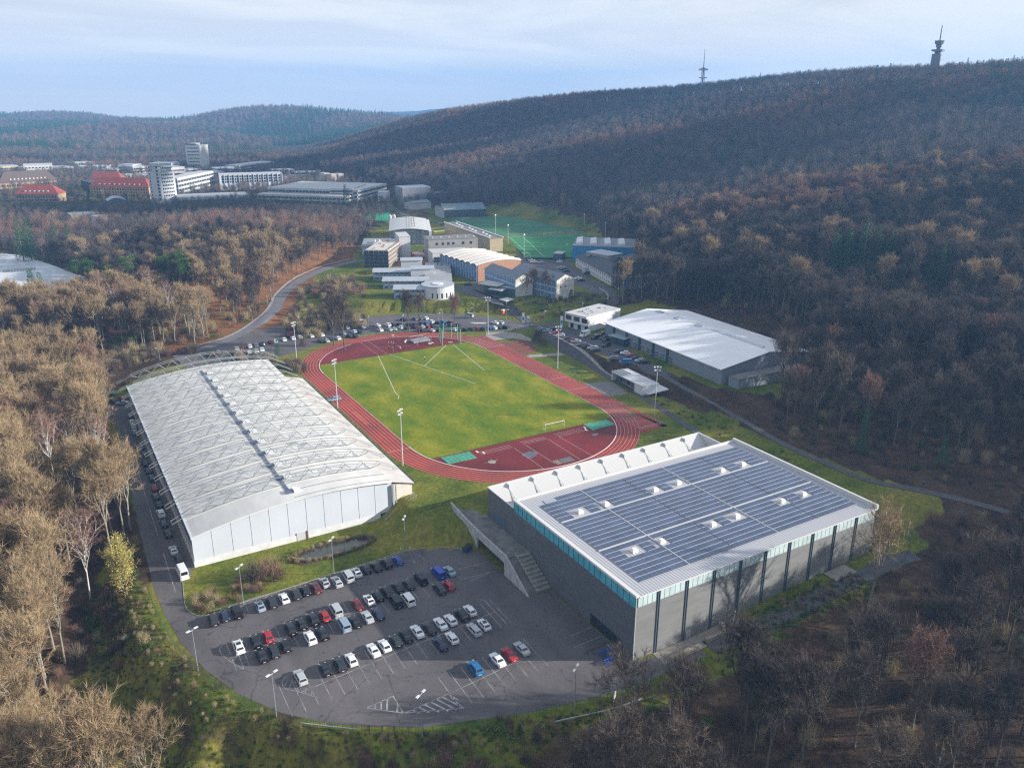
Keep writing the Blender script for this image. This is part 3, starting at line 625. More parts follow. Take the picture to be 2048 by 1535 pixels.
# artificial turf pitches
tg = mat('artificial_turf', (0.04,0.16,0.05), 0.85, var=0.2, scale=0.05); tg2 = mat('artificial_turf_bright', (0.03,0.20,0.055), 0.85, var=0.12, scale=0.05)
sheet('far_pitch', XY([(893,447),(905,436),(1000,433),(1040,436),(1150,458),(1168,462),(1040,471),(1012,473),(975,466),(920,462)], 6), tg, 0.06, z=6.0)
sheet('near_pitch', XY([(1012,473),(1168,467),(1232,505),(1130,516),(1052,515)], 6), tg2, 0.06, z=6.0)
pm = MB()
def pl(pts, z=6.09, wd=0.22):
    q = XY(pts, 6)
    for i in range(len(q)-1):
        (x0, y0), (x1, y1) = q[i], q[i+1]; d = math.hypot(x1-x0, y1-y0); nx, ny = -(y1-y0)/d*wd/2, (x1-x0)/d*wd/2
        pm.quad((x0-nx,y0-ny,z),(x1-nx,y1-ny,z),(x1+nx,y1+ny,z),(x0+nx,y0+ny,z))
pl([(1020,475),(1160,469),(1222,504),(1135,513),(1062,512),(1020,475)]); pl([(1138,470),(1160,481),(1205,503)]); pl([(1045,474),(1060,487),(1088,513)])
cq = P(1110,488,6)
pl([tuple(proj((cq[0]+9*math.cos(a), cq[1]+9*math.sin(a), 6))[:2]) for a in np.linspace(0, 2*math.pi, 25)])
pl([(925,460),(1010,470),(1150,461)]); pm.build('pitch_lines', white)['kind'] = 'structure'
strip('pitch_bank', [tuple(P(a, b, 6)[:2]) for a, b in ((1010,474),(1060,470),(1110,466),(1168,464))], 2.5, mat('dry_grass', (0.27,0.24,0.10), 0.95, var=0.3, scale=0.6), 0.09, z=6.0)
sheet('tennis_court', XY([(725,440),(744,427),(782,427),(776,440)], 7), mat('green_court', (0.02,0.28,0.14), 0.8), 0.4, step=6)
sheet('clay_court', XY([(672,433),(700,421),(725,421),(722,436)], 7), mat('clay_court', (0.38,0.11,0.06), 0.9), 0.4, step=6)
sheet('frosted_pitch', XY([(-60,545),(0,506),(45,511),(110,532),(150,548),(196,560),(150,590),(60,612),(-40,600)], -2), mat('frosted_turf', (0.60,0.63,0.66), 0.7, var=0.22, scale=0.12, stretch=(1,0.15,1)), 0.05, z=-2.0)
# ------------------------------------------------------------------ the two big halls
wallw = mat('white_cladding', (0.53, 0.57, 0.63), 0.45, var=0.05, scale=0.08)
plinth = mat('white_plinth', (0.62, 0.62, 0.62), 0.8, var=0.1, scale=0.6)
membr = mat('roof_membrane', (0.64, 0.63, 0.60), 0.7, var=0.12, scale=0.18, detail=7, stretch=(1, 0.5, 1))
steel = mat('galvanised_steel', (0.42, 0.44, 0.45), 0.35, metal=0.6)
steelw = mat('painted_steel', (0.36,0.39,0.39), 0.4); archm = mat('arch_steel', (0.22,0.24,0.24), 0.5)
dark = mat('dark_metal', (0.05, 0.055, 0.06), 0.5)
glass = mat('glass', (0.03, 0.045, 0.06), 0.08, spec=0.8)
glass_t = mat('teal_glass', (0.10, 0.42, 0.52), 0.15, var=0.2, scale=0.4, spec=0.8)
glass_l = mat('pale_glass', (0.52, 0.64, 0.65), 0.15, var=0.15, scale=0.4, spec=0.8)
winblk = mat('window_glass', (0.02, 0.03, 0.045), 0.12, spec=0.8)
frame_w = mat('white_frame', (0.70, 0.70, 0.70), 0.5)
hall = thing('sports_hall', 'long white hall with a curved roof carried by rows of exposed steel arches', 'hall', (-107, -73, -5))
HX, HY = 52.0, 127.0       # main vault width and length, local origin at the south-west foot
def vault(x):              # roof height above the foot
    t = x/HX; return 8.5+(1-(2*t-1)**2)*2.5+2.1*t
b = MB(); N_ = 26
pts = [(HX*k/N_, vault(HX*k/N_)) for k in range(N_+1)]
b.ext_y([(0.0, 1.6)]+[(x, z-0.25) for x, z in pts]+[(HX, 1.6)], 0.15, HY)
b.build('wall', wallw, hall)
b = MB(); b.ext_y([(-0.15,-0.3),(-0.15,1.62),(HX-3.5,1.62),(HX-3.5,-0.3)], 0.0, 0.5); b.ext_y([(-0.1,-0.3),(-0.1,1.6),(0.3,1.6),(0.3,-0.3)], 0.5, HY); b.build('plinth', plinth, hall)
# pale roof of strips between the arches
b = MB()
b.ext_y([(x, z) for x, z in pts]+[(x, z-0.24) for x, z in pts[::-1]], -0.55, HY+0.4); b.build('roof', membr, hall)
b = MB()
for k in range(1, 11): b = MB(); b.bx(HX*k/11-0.03, HX*k/11+0.03, 0.09, 0.16, 1.7, vault(HX*k/11)-0.35); b.build('wall_joint', mat('joint', (0.44,0.47,0.52), 0.6), hall)
b = MB(); b.ext_y([(-0.25, 8.0),(-0.25, 8.75),(0.1,8.75),(0.1,8.0)], -0.6, HY+0.4); b.build('gutter', wallw, hall)
b = MB()
for k in range(26): b.bx(-0.06, -0.01, 1.2+k*4.9, 1.3+k*4.9, 1.7, 8)
b.bx(-0.07, -0.02, 0.4, HY-2, 5.4, 7.6, 1)
b.build('side_glazing', [mat('joint', (0.3,0.3,0.3)), mat('smoke_glass', (0.05,0.08,0.12), 0.15, spec=0.8)], hall)
# roller door in the south wall and service box
dr = MB(); dr.bx(25.3, 27.9, -0.08, 0.2, 0.0, 2.2); dr.build('door', mat('grey_door', (0.48,0.50,0.53), 0.5), hall)
b = MB(); b.bx(28.0, 28.25, -0.35, 0.2, 0, 2.3); b.build('door_pier', mat('brick_pier', (0.25,0.12,0.09)), hall)
# low wing with flat roof along the track side
WX = 58.3
b = MB(); b.ext_y([(HX, 4.6),(HX, 9.4),(WX, 8.2),(WX, 4.6)], 0.6, HY-24); b.ext_y([(HX-1, 0),(HX-1, 4.6),(WX, 4.6),(WX, 2.0)], 0.6, HY-24); b.build('side_wing', mat('wing_render', (0.62,0.58,0.52), 0.85, var=0.08, scale=0.7), hall)
b = MB(); b.ext_y([(HX-0.2, 10.4),(HX-0.2,10.6),(WX+0.5,8.55),(WX+0.5,8.35)], 0.0, HY-23.5); b.build('wing_roof', mat('wing_roofing', (0.52,0.49,0.46), 0.8, var=0.1, scale=0.3), hall)
b = MB()
b.ext_y([(WX+0.5, 8.2),(WX+0.5,8.62),(WX+0.85,8.62),(WX+0.85,8.2)], 0.0, HY-23.5)
for k in range(20): b.bx(WX+0.85, WX+1.15, 2+k*5, 3.2+k*5, 8.3, 8.6)
b.build('gutter', dark, hall)
b = MB(); b.bx(HX+0.1, HX+0.6, -0.6, 0.0, 2, 9.6); b.bx(HX+1.1, HX+1.3, -0.5, 0.0, 3, 9.6)
for k in range(12): b.bx(HX+0.6, HX+1.1, -0.4, -0.35, 3.3+k*0.5, 3.36+k*0.5)
b.build('ladder', steelw, hall)
# stairs from the lawn up to the track level along the south-east corner
b = MB()
n_ = 26
for k in range(n_):
    u = k/n_; x = 49.0+u*9.2; z = 0.1+u*5.0; b.bx(x, x+9.4/n_, -2.6-u*0.0, -0.9, z-0.12, z)
b.build('stairs', steel, hall)
b = MB()
for yy in (-2.62, -0.88):
    b.tube((48.6, yy, 1.2), (58.4, yy, 6.2), 0.04); b.tube((48.6, yy, 0.7), (58.4, yy, 5.7), 0.03); b.tube((48.6, yy, 0.05), (58.4, yy, 5.0), 0.08)
    for k in range(10): x = 48.8+k*1.05; z = 0.0+k*0.54; b.tube((x, yy, z), (x, yy, z+1.2), 0.03)
b.build('handrail', steelw, hall)
# roof lights along the ridge line: a dark strip with a hood at every bay
XR = 25.5; NB = 13; Y0 = 7.0; DY = 9.45
strip_d = MB(); strip_d.bx(XR-0.45, XR+0.45, 5.2, HY-6, vault(XR)+0.02, vault(XR)+0.14); strip_d.build('ridge_light', mat('roof_light_glass', (0.08,0.11,0.17), 0.15, spec=0.8), hall)
sl = MB(); zb = vault(XR)
sl.bx(-0.9, 0.9, -0.9, 0.9, 0, 0.32, 0); sl.add([(1.1,-1.2,0.1),(3.6,-0.9,0.0),(3.4,1.0,0.0),(1.1,1.5,0.1),(1.1,-1.2,0.55),(1.1,1.5,0.55)], [(0,1,4),(1,2,5,4),(2,3,5),(0,4,5,3)], 1)
slm = mesh_of('roof_light', sl, [MATS['roof_light_glass'], mat('light_hood', (0.68,0.70,0.72), 0.4)])
for k in range(NB): obj_of('roof_light', slm, hall, (XR, 4.6+k*DY*0.985, zb+0.05))
# one exposed arch: two top chords and one bottom chord with web members
def arch_mesh():
    b = MB(); NP = 12; r_ = 0.10
    x0, x1 = -3.0, 57.5; top = []; bot = []
    for k in range(NP+1):
        x = x0+(x1-x0)*k/NP; xc = min(max(x, 0), HX); t = (x-x0)/(x1-x0)
        ht = vault(xc)+ 0.6+2.5*math.sin(math.pi*min(max(t*0.96+0.02, 0), 1))**0.55 - (max(0, -x)*0.35) - max(0, x-HX)*0.42
        top.append((x, ht))
    for k in range(NP):
        x = x0+(x1-x0)*(k+0.5)/NP
        if -0.2 < x < 54: bot.append((x, vault(min(x, HX))+0.12-(max(0, x-HX)*0.3)))
    for s_ in (-1.05, 1.05):
        for i in range(NP): b.tube((top[i][0], s_, top[i][1]), (top[i+1][0], s_, top[i+1][1]), r_, n=5, cap=False)
    for i in range(len(bot)-1): b.tube((bot[i][0], 0, bot[i][1]), (bot[i+1][0], 0, bot[i+1][1]), 0.13, n=5, cap=False)
    for x, z in bot:
        for tx, tz in top:
            if abs(tx-x) < (x1-x0)/NP*0.6+0.1:
                for s_ in (-1.05, 1.05): b.tube((x, 0, z), (tx, s_, tz), 0.075, n=4, cap=False)
    for k in range(13): b.tube((top[k][0], -1.05, top[k][1]), (top[k][0], 1.05, top[k][1]), 0.05, n=4, cap=False)
    for (x, z) in (bot[0], bot[-1]):
        for dx in (-3.2, -1.6, 1.6, 3.0):
            near_ = min(top, key=lambda q: abs(q[0]-(x+dx)))
            for s_ in (-1.05, 1.05): b.tube((x, 0, z), (near_[0], s_, near_[1]), 0.05, n=4, cap=False)
    return mesh_of('roof_arch', b, archm)
am = arch_mesh()
for k in range(NB+1): obj_of('roof_arch', am, hall, (0, 9.6+k*DY, 0))
b = MB()
for yy in (0.0,):
    for k in range(NB):  # pale weld strips of the membrane under every arch
        y = 9.6+k*DY; b.ext_y([(x, z+0.05) for x, z in pts]+[(x, z+0.005) for x, z in pts[::-1]], y-0.5, y+0.5)
b.build('roof_seams', mat('seam', (0.74,0.71,0.66), 0.7), hall)
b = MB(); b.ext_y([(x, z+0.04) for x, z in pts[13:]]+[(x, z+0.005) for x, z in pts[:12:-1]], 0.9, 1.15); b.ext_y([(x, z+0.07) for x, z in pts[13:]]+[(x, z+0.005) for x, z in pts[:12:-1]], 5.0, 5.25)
b.build('roof_rail', mat('rail_grey', (0.22,0.22,0.23)), hall)  # flat strips in dark grey

# ---------------------------------------------------------------- grey multi-purpose hall with solar roof
mh = thing('solar_hall', 'grey ribbed sports hall with a glass band and a roof covered in solar panels', 'hall', (-36.5, -155.2, -5))
MW, MD, MH = 74.5, 48.0, 15.5
def ribbed(name, col, sc_=3.2):
    mt, t, b_ = nodes_of(name); N = t.nodes.new; L = t.links.new; tcn = N('ShaderNodeTexCoord'); wv = N('ShaderNodeTexWave'); wv.wave_type = 'BANDS'; wv.bands_direction = 'Z'; wv.inputs['Scale'].default_value = sc_; wv.inputs['Distortion'].default_value = 0
    L(tcn.outputs['Object'], wv.inputs[0]); nz = N('ShaderNodeTexNoise'); nz.inputs['Scale'].default_value = 0.35; nz.inputs['Detail'].default_value = 6
    mq = N('ShaderNodeMapping'); mq.inputs['Scale'].default_value = (0.4, 0.4, 2.5); L(tcn.outputs['Object'], mq.inputs[0]); L(mq.outputs[0], nz.inputs[0])
    r = N('ShaderNodeValToRGB'); r.color_ramp.elements[0].position = 0.3; r.color_ramp.elements[1].position = 0.7; r.color_ramp.elements[0].color = tuple(x*0.88 for x in col)+(1,); r.color_ramp.elements[1].color = tuple(x*1.1 for x in col)+(1,); L(nz.outputs[0], r.inputs[0])
    r2 = N('ShaderNodeValToRGB'); r2.color_ramp.elements[0].color = (0.87,0.87,0.87,1); r2.color_ramp.elements[0].position = 0.2; r2.color_ramp.elements[1].position = 0.6; L(wv.outputs[0], r2.inputs[0])
    mx_ = N('ShaderNodeMix'); mx_.data_type = 'RGBA'; mx_.blend_type = 'MULTIPLY'; mx_.inputs[0].default_value = 1; L(r.outputs[0], mx_.inputs[6]); L(r2.outputs[0], mx_.inputs[7]); L(mx_.outputs[2], b_.inputs['Base Color'])
    b_.inputs['Roughness'].default_value = 0.5; b_.inputs['Metallic'].default_value = 0.2
    bp = N('ShaderNodeBump'); bp.inputs['Strength'].default_value = 0.15; bp.inputs['Distance'].default_value = 0.05; L(wv.outputs[0], bp.inputs['Height']); L(bp.outputs[0], b_.inputs['Normal']); MATS[name] = mt
    return mt
rib = ribbed('ribbed_cladding', (0.27, 0.275, 0.275)); rib_shade = ribbed('ribbed_shade_cladding', (0.15, 0.158, 0.172), 3.2)  # west wall's shade put into a darker, bluer copy of the cladding
# walls: long south wall, west wall, east and north walls
b = MB(); b.bx(0.06, MW-0.06, 0.0, 0.4, -0.4, 12.6); b.build('wall', rib, mh)
b = MB(); b.bx(0.0, 0.4, 0.41, MD, -0.4, 12.4); b.bx(0.0, 0.4, MD, MD+13.2, 2.0, 13.0); b.build('wall', rib_shade, mh)
b = MB(); b.bx(MW-0.4, MW, 0.41, MD, 2.0, 12.4); b.bx(0.41, MW-0.41, MD-0.4, MD, 4.4, 12.6); b.build('wall', rib, mh)
# glass bands under the eaves
b = MB(); b.bx(0.02, 0.3, 0.2, MD-0.1, 12.42, 15.0, 0)
for k in range(25): y = 0.2+k*1.98; b.bx(-0.03, 0.02, y-0.045, y+0.045, 12.4, 15.0, 1)
b.build('glass_band', [glass_t, dark], mh)
b = MB(); xs = [0.3, 5.7]+[5.7+7.62*k for k in range(1, 10)]
for i in range(len(xs)-1):
    x0, x1 = xs[i]+0.28, min(xs[i+1]-0.28, MW-0.2); b.bx(x0, x1, 0.03, 0.3, 12.62, 14.9, 0); n_ = max(2, int((x1-x0)/1.2))
    for j in range(1, n_): x = x0+(x1-x0)*j/n_; b.bx(x-0.035, x+0.035, 0.0, 0.03, 12.62, 14.9, 1)
b.build('glass_band', [glass_l, mat('band_joint', (0.2,0.25,0.26))], mh)
post = MB(); post.bx(-0.17, 0.17, -0.18, 0.05, -0.6, 14.9, 0); post.bx(0.24, 0.36, -0.3, -0.1, -0.6, 14.9, 0); pmh = mesh_of('post', post, mat('post_steel', (0.09,0.12,0.14), 0.45))
for x in xs[1:]: obj_of('post', pmh, mh, (x, 0, 0))
b = MB(); b.bx(0.05, 0.14, -0.01, 0.1, -0.4, 15.3); b.build('corner_trim', mat('white_trim', (0.6,0.6,0.6)), mh)
# roof deck with parapet trims and standing seams
def seam_roof(name, col, sc_=2.6, d_='X'):
    mt, t, b_ = nodes_of(name); N = t.nodes.new; L = t.links.new; tcn = N('ShaderNodeTexCoord'); wv = N('ShaderNodeTexWave'); wv.wave_type = 'BANDS'; wv.bands_direction = d_; wv.inputs['Scale'].default_value = sc_
    L(tcn.outputs['Object'], wv.inputs[0]); r2 = N('ShaderNodeValToRGB'); r2.color_ramp.elements[0].color = tuple(x*0.62 for x in col)+(1,); r2.color_ramp.elements[0].position = 0.25; r2.color_ramp.elements[1].position = 0.6; r2.color_ramp.elements[1].color = (*col, 1); L(wv.outputs[0], r2.inputs[0]); L(r2.outputs[0], b_.inputs['Base Color'])
    b_.inputs['Roughness'].default_value = 0.45; b_.inputs['Metallic'].default_value = 0.2; MATS[name] = mt; return mt
seam = seam_roof('standing_seam', (0.55, 0.55, 0.57), 0.42)
b = MB(); b.bx(0.2, MW-0.2, 0.1, MD-0.1, 14.9, 15.1); b.build('roof', seam, mh)
b = MB(); wtr = mat('roof_trim', (0.66, 0.65, 0.63), 0.5)
b.bx(-0.1, 0.75, -0.05, MD+0.1, 15.0, 15.5); b.bx(0.76, MW-0.5, MD-0.5, MD+0.1, 15.0, 15.55); b.bx(MW-0.48, MW+0.1, -0.05, MD+0.1, 14.9, 16.1); b.bx(0.76, MW-0.5, -0.15, 0.02, 14.92, 15.14)
b.build('parapet', wtr, mh)
# solar arrays: bands along the hall, each divided into blocks
pv = mat('solar_cells', (0.068, 0.09, 0.15), 0.22, var=0.25, scale=0.25, spec=0.7)
pvf = mat('solar_frame', (0.60, 0.62, 0.68), 0.4)
OX, OY = -36.5, -155.2
colx = [(-32.4,-19.2),(-18.8,-6.05),(-5.75,7.6),(8.0,20.95),(21.2,35.3)]
rowy = [(-151.3,-137.4),(-136.9,-122.7),(-122.2,-110.9)]
lights = [(x, y) for y in (-120.5, -141.1) for x in (-25.9, -18.1, -2.7, 5.0, 20.3, 28.0)]
for j, (y0, y1) in enumerate(rowy):
    ny_p = 8 if j < 2 else 6; dyp = (y1-y0)/ny_p
    for i, (x0, x1) in enumerate(colx):
        nxp = int(round((x1-x0)/1.3)); dxp = (x1-x0)/nxp; b = MB()
        for a in range(nxp):
            for c in range(ny_p):
                xc = x0+(a+0.5)*dxp; yc = y0+(c+0.5)*dyp
                if any(abs(xc-lx) < 2.3 and abs(yc-ly) < 1.9 for lx, ly in lights): continue
                if j == 2 and i == 0 and xc < -27.5 and yc > -113.5: continue
                b.box((xc-OX, yc-OY, 15.27), (dxp-0.16, dyp-0.2, 0.05), 0, 0); b.box((xc-OX, yc-OY, 15.235), (dxp-0.01, dyp-0.02, 0.02), 0, 1)
        b.build('solar_array', [pv, pvf], mh)
b = MB()
for y in (-137.1, -122.45): b.bx(4.0, 72.2, y-OY-0.15, y-OY+0.15, 15.12, 15.36)
for x in (-19.0, 7.8): b.bx(x-OX-0.1, x-OX+0.1, -151.2-OY, -111-OY, 15.12, 15.33)
b.build('cable_tray', mat('tray_grey', (0.48,0.49,0.50), 0.5), mh)
b = MB(); b.bx(-30.4-OX, -25.2-OX, -112.7-OY, -111-OY, 15.1, 15.25); b.build('roof_hatch', mat('hatch_glass', (0.35,0.38,0.42), 0.2), mh)
b = MB(); b.bx(-0.75, 0.75, -0.6, 0.6, 0, 0.55, 0); b.box((0, 0, 0.72), (1.3, 1.0, 0.34), 0, 0, 0.72); slm = mesh_of('skylight', b, mat('skylight_dome', (0.78,0.77,0.74), 0.4))
for x, y in lights: obj_of('skylight', slm, mh, (x-OX, y-OY, 15.12))
# low annex between hall and track: floor roof, raised screen wall with struts
b = MB(); b.bx(0.42, MW-1, MD+0.1, MD+12.9, 4.9, 9.9); b.build('annex_roof', seam_roof('annex_seam', (0.60,0.60,0.59), 0.5), mh)
b = MB()
for k in range(40): pass
b.add([(0.4, MD+8.2, 9.95),(MW-1.2, MD+8.2, 9.95),(MW-1.2, MD+13.2, 13.0),(0.4, MD+13.2, 13.0),(0.4, MD+13.45, 13.0),(MW-1.2, MD+13.45, 13.0),(MW-1.2, MD+13.45, 4.4),(0.4, MD+13.45, 4.4),(MW-1.2, MD+13.2, 4.4),(MW-1.2, MD+8.2, 4.4)],
      [(0,1,2,3),(3,2,5,4),(4,5,6,7),(1,9,8,2),(2,8,6,5)], 0)
b.build('screen_wall', seam_roof('screen_seam', (0.66,0.66,0.65), 0.9), mh)
b = MB(); b.bx(-0.02, 0.43, MD+0.1, MD+13.5, 13.0, 13.16); b.bx(0.43, MW-1, MD+13.1, MD+13.6, 13.02, 13.2); b.bx(MW-1.2, MW-0.8, MD+0.2, MD+13.6, 9.6, 13.18)
b.build('parapet', wtr, mh)
b = MB(); b.tube((0, 6.6, 9.9), (0, 10.4, 11.6), 0.09, n=5); b.tube((0, 7.4, 9.9), (0, 9.2, 11.0), 0.05, n=5); b.bx(-0.05, 0.05, 11.4, 12.9, 12.2, 13.12); b.tube((0,10.4,11.6),(0,12.8,13.0),0.06,n=5); b.bx(-0.3, 0.3, 6.3, 7.0, 9.9, 10.0)
b.tube((-0.5, 7, 9.9), (0, 9.6, 11.3), 0.05, n=5)
sm_ = mesh_of('screen_strut', b, mat('strut_paint', (0.60,0.61,0.61)))
for k in range(9): obj_of('screen_strut', sm_, mh, (5.6+7.62*k, MD+0.2, 0))
# glazing and doors low in the west wall
b = MB(); b.bx(-0.05, 0.1, 3.6, 14.8, 0.1, 2.7, 0)
for k in range(8): b.bx(-0.1, -0.05, 3.6+k*1.6-0.05, 3.6+k*1.6+0.05, 0.1, 2.7, 1)
b.build('window', [winblk, dark], mh)
b = MB(); b.bx(-0.04, 0.1, MD+3.6, MD+9.8, 5.0, 7.6, 0); b.build('window', mat('terrace_glass', (0.10,0.14,0.18), 0.15), mh)
b = MB(); b.bx(14.3, 15.6, -0.05, 0.1, -0.1, 2.1); b.build('door', mat('grey_steel_door', (0.38,0.39,0.39)), mh); b = MB(); b.bx(56.0, 57.4, -0.05, 0.1, 2.1, 4.4); b.build('door', MATS['grey_steel_door'], mh)

# concrete terrace with wide steps in front of the hall
tr = thing('concrete_terrace', 'raised concrete terrace with broad steps against the grey hall', 'terrace', (-43.2, -125, -5))
b = MB()
b.add([(0,0,0),(0,9.9,4.9),(0,39.6,6.1),(0,38.2,4.7),(0,25.4,0.3),(0,24.6,3.9),(0,10.9,3.9),(0,10.9,0),
       (0.45,0,0),(0.45,9.9,4.9),(0.45,39.6,6.1),(0.45,38.2,4.7),(0.45,25.4,0.3),(0.45,24.6,3.9),(0.45,10.9,3.9),(0.45,10.9,0)], [])
outer = [(0,0.0),(9.9,5.7),(24,5.5),(39.6,6.2),(39.9,5.4),(25.2,-0.2),(24.9,3.6),(10.9,3.6),(10.9,0)]
b2 = MB()
def yz_slab(poly, x0, x1, bb, mi=0):
    n = len(poly); bb.add([(x0, y, z) for y, z in poly]+[(x1, y, z) for y, z in poly], [tuple(range(n-1, -1, -1)), tuple(range(n, 2*n))]+[(k, (k+1) % n, n+(k+1) % n, n+k) for k in range(n)], mi)
yz_slab([(0.0,0.0),(10.3,5.55),(10.9,5.55),(10.9,0.0)], 0, 0.45, b2)
yz_slab([(10.91,3.4),(10.91,5.55),(24.8,5.55),(24.8,3.4)], 0, 0.45, b2)
yz_slab([(24.81,-0.2),(24.81,5.55),(33,5.95),(39.8,6.6),(36.8,3.4),(30.5,0.8)], 0, 0.45, b2)
b2.build('side_wall', mat('stained_concrete', (0.40,0.40,0.40), 0.9, var=0.28, scale=0.8, detail=7, stretch=(1,2.2,0.5)), tr)
b = MB(); b.bx(0.46, 6.65, 10.0, 39.2, 4.4, 4.9); b.build('deck', conc_d, tr)
b = MB(); b.bx(2.4, 6.6, 11.0, 38.9, 0.0, 4.38, 0); b.build('undercroft_shade', mat('recess_shade', (0.03,0.03,0.035), 0.9), tr)  # solid block painted near black for the shade under the deck
b = MB()
for k in range(28): b.bx(0.46, 2.5, 0.3+k*0.36, 10.0, 4.9*k/28, 4.9*(k+1)/28)
b.build('steps', conc_d, tr)
b = MB()
for k in range(9): b.bx(2.6, 6.6, 0.3+k*1.1, 10.0, 4.9*k/9, 4.9*(k+1)/9)
b.build('seating_steps', mat('step_concrete', (0.24,0.235,0.215), 0.9, var=0.2, scale=1), tr)
b = MB(); b.tube((2.55, -0.2, 1.0), (2.55, 10.2, 5.9), 0.045); b.tube((2.55, 10.2, 5.9), (2.55, 12.2, 5.9), 0.045)
for k in range(8): b.tube((2.55, 0.2+k*1.45, k*0.7+0.1), (2.55, 0.2+k*1.45, k*0.7+1.12), 0.03)
b.build('handrail', steelw, tr)
b = MB()
for k in range(6): b.bx(2.3, 2.4, 12+k*2.1, 13.6+k*2.1, 0.1, 2.3)
b.build('door', mat('undercroft_door', (0.08,0.10,0.12), 0.3), tr)
# ------------------------------------------------------------------ campus and town buildings
WM = {}
def win_mesh(w_, h_, fr='white_frame', gl='window_glass', mull=1, bars=0, ft=0.08):
    k = (w_, h_, fr, gl, mull, bars)
    if k in WM: return WM[k]
    b = MB(); b.bx(-w_/2, w_/2, -0.05, 0.05, 0, h_, 1)
    for x in (-w_/2, w_/2-ft): b.bx(x, x+ft, -0.10, -0.05, 0, h_, 0)
    b.bx(-w_/2, w_/2, -0.10, -0.05, 0, ft, 0); b.bx(-w_/2, w_/2, -0.10, -0.05, h_-ft, h_, 0)
    for i in range(1, mull+1): x = -w_/2+w_*i/(mull+1); b.bx(x-ft/2, x+ft/2, -0.10, -0.05, ft, h_-ft, 0)
    for i in range(bars): z = h_*(i+1)/(bars+1); b.bx(-w_/2+ft, w_/2-ft, -0.095, -0.05, z-ft/2, z+ft/2, 0)
    WM[k] = mesh_of('window', b, [MATS[fr], MATS[gl]]); return WM[k]
def each(name, t, m_, boxes):
    for x0, x1, y0, y1, z0, z1 in boxes: b = MB(); b.bx(x0, x1, y0, y1, z0, z1); b.build(name, m_, t)
def put_windows(t, face, W, D, xs, zs, me, name='window', cap=100):
    n_ = 0
    for z in zs:
        for x in xs:
            if face == 'f': loc, r = (x, 0, z), 0
            elif face == 'b': loc, r = (x, D, z), math.pi
            elif face == 'r': loc, r = (W, x, z), math.pi/2
            else: loc, r = (0, x, z), -math.pi/2
            obj_of(name, me, t, loc, r); n_ += 1
    return n_
def spaced(a, b, n_): return [a+(b-a)*(k+0.5)/n_ for k in range(n_)]
FOOTPR = []
def footprint(A, rz, W, D, m=3.0):
    c_, s_ = math.cos(rz), math.sin(rz); FOOTPR.append([(A[0]+x*c_-y*s_, A[1]+x*s_+y*c_) for x, y in ((-m,-m),(W+m,-m),(W+m,D+m),(-m,D+m))])
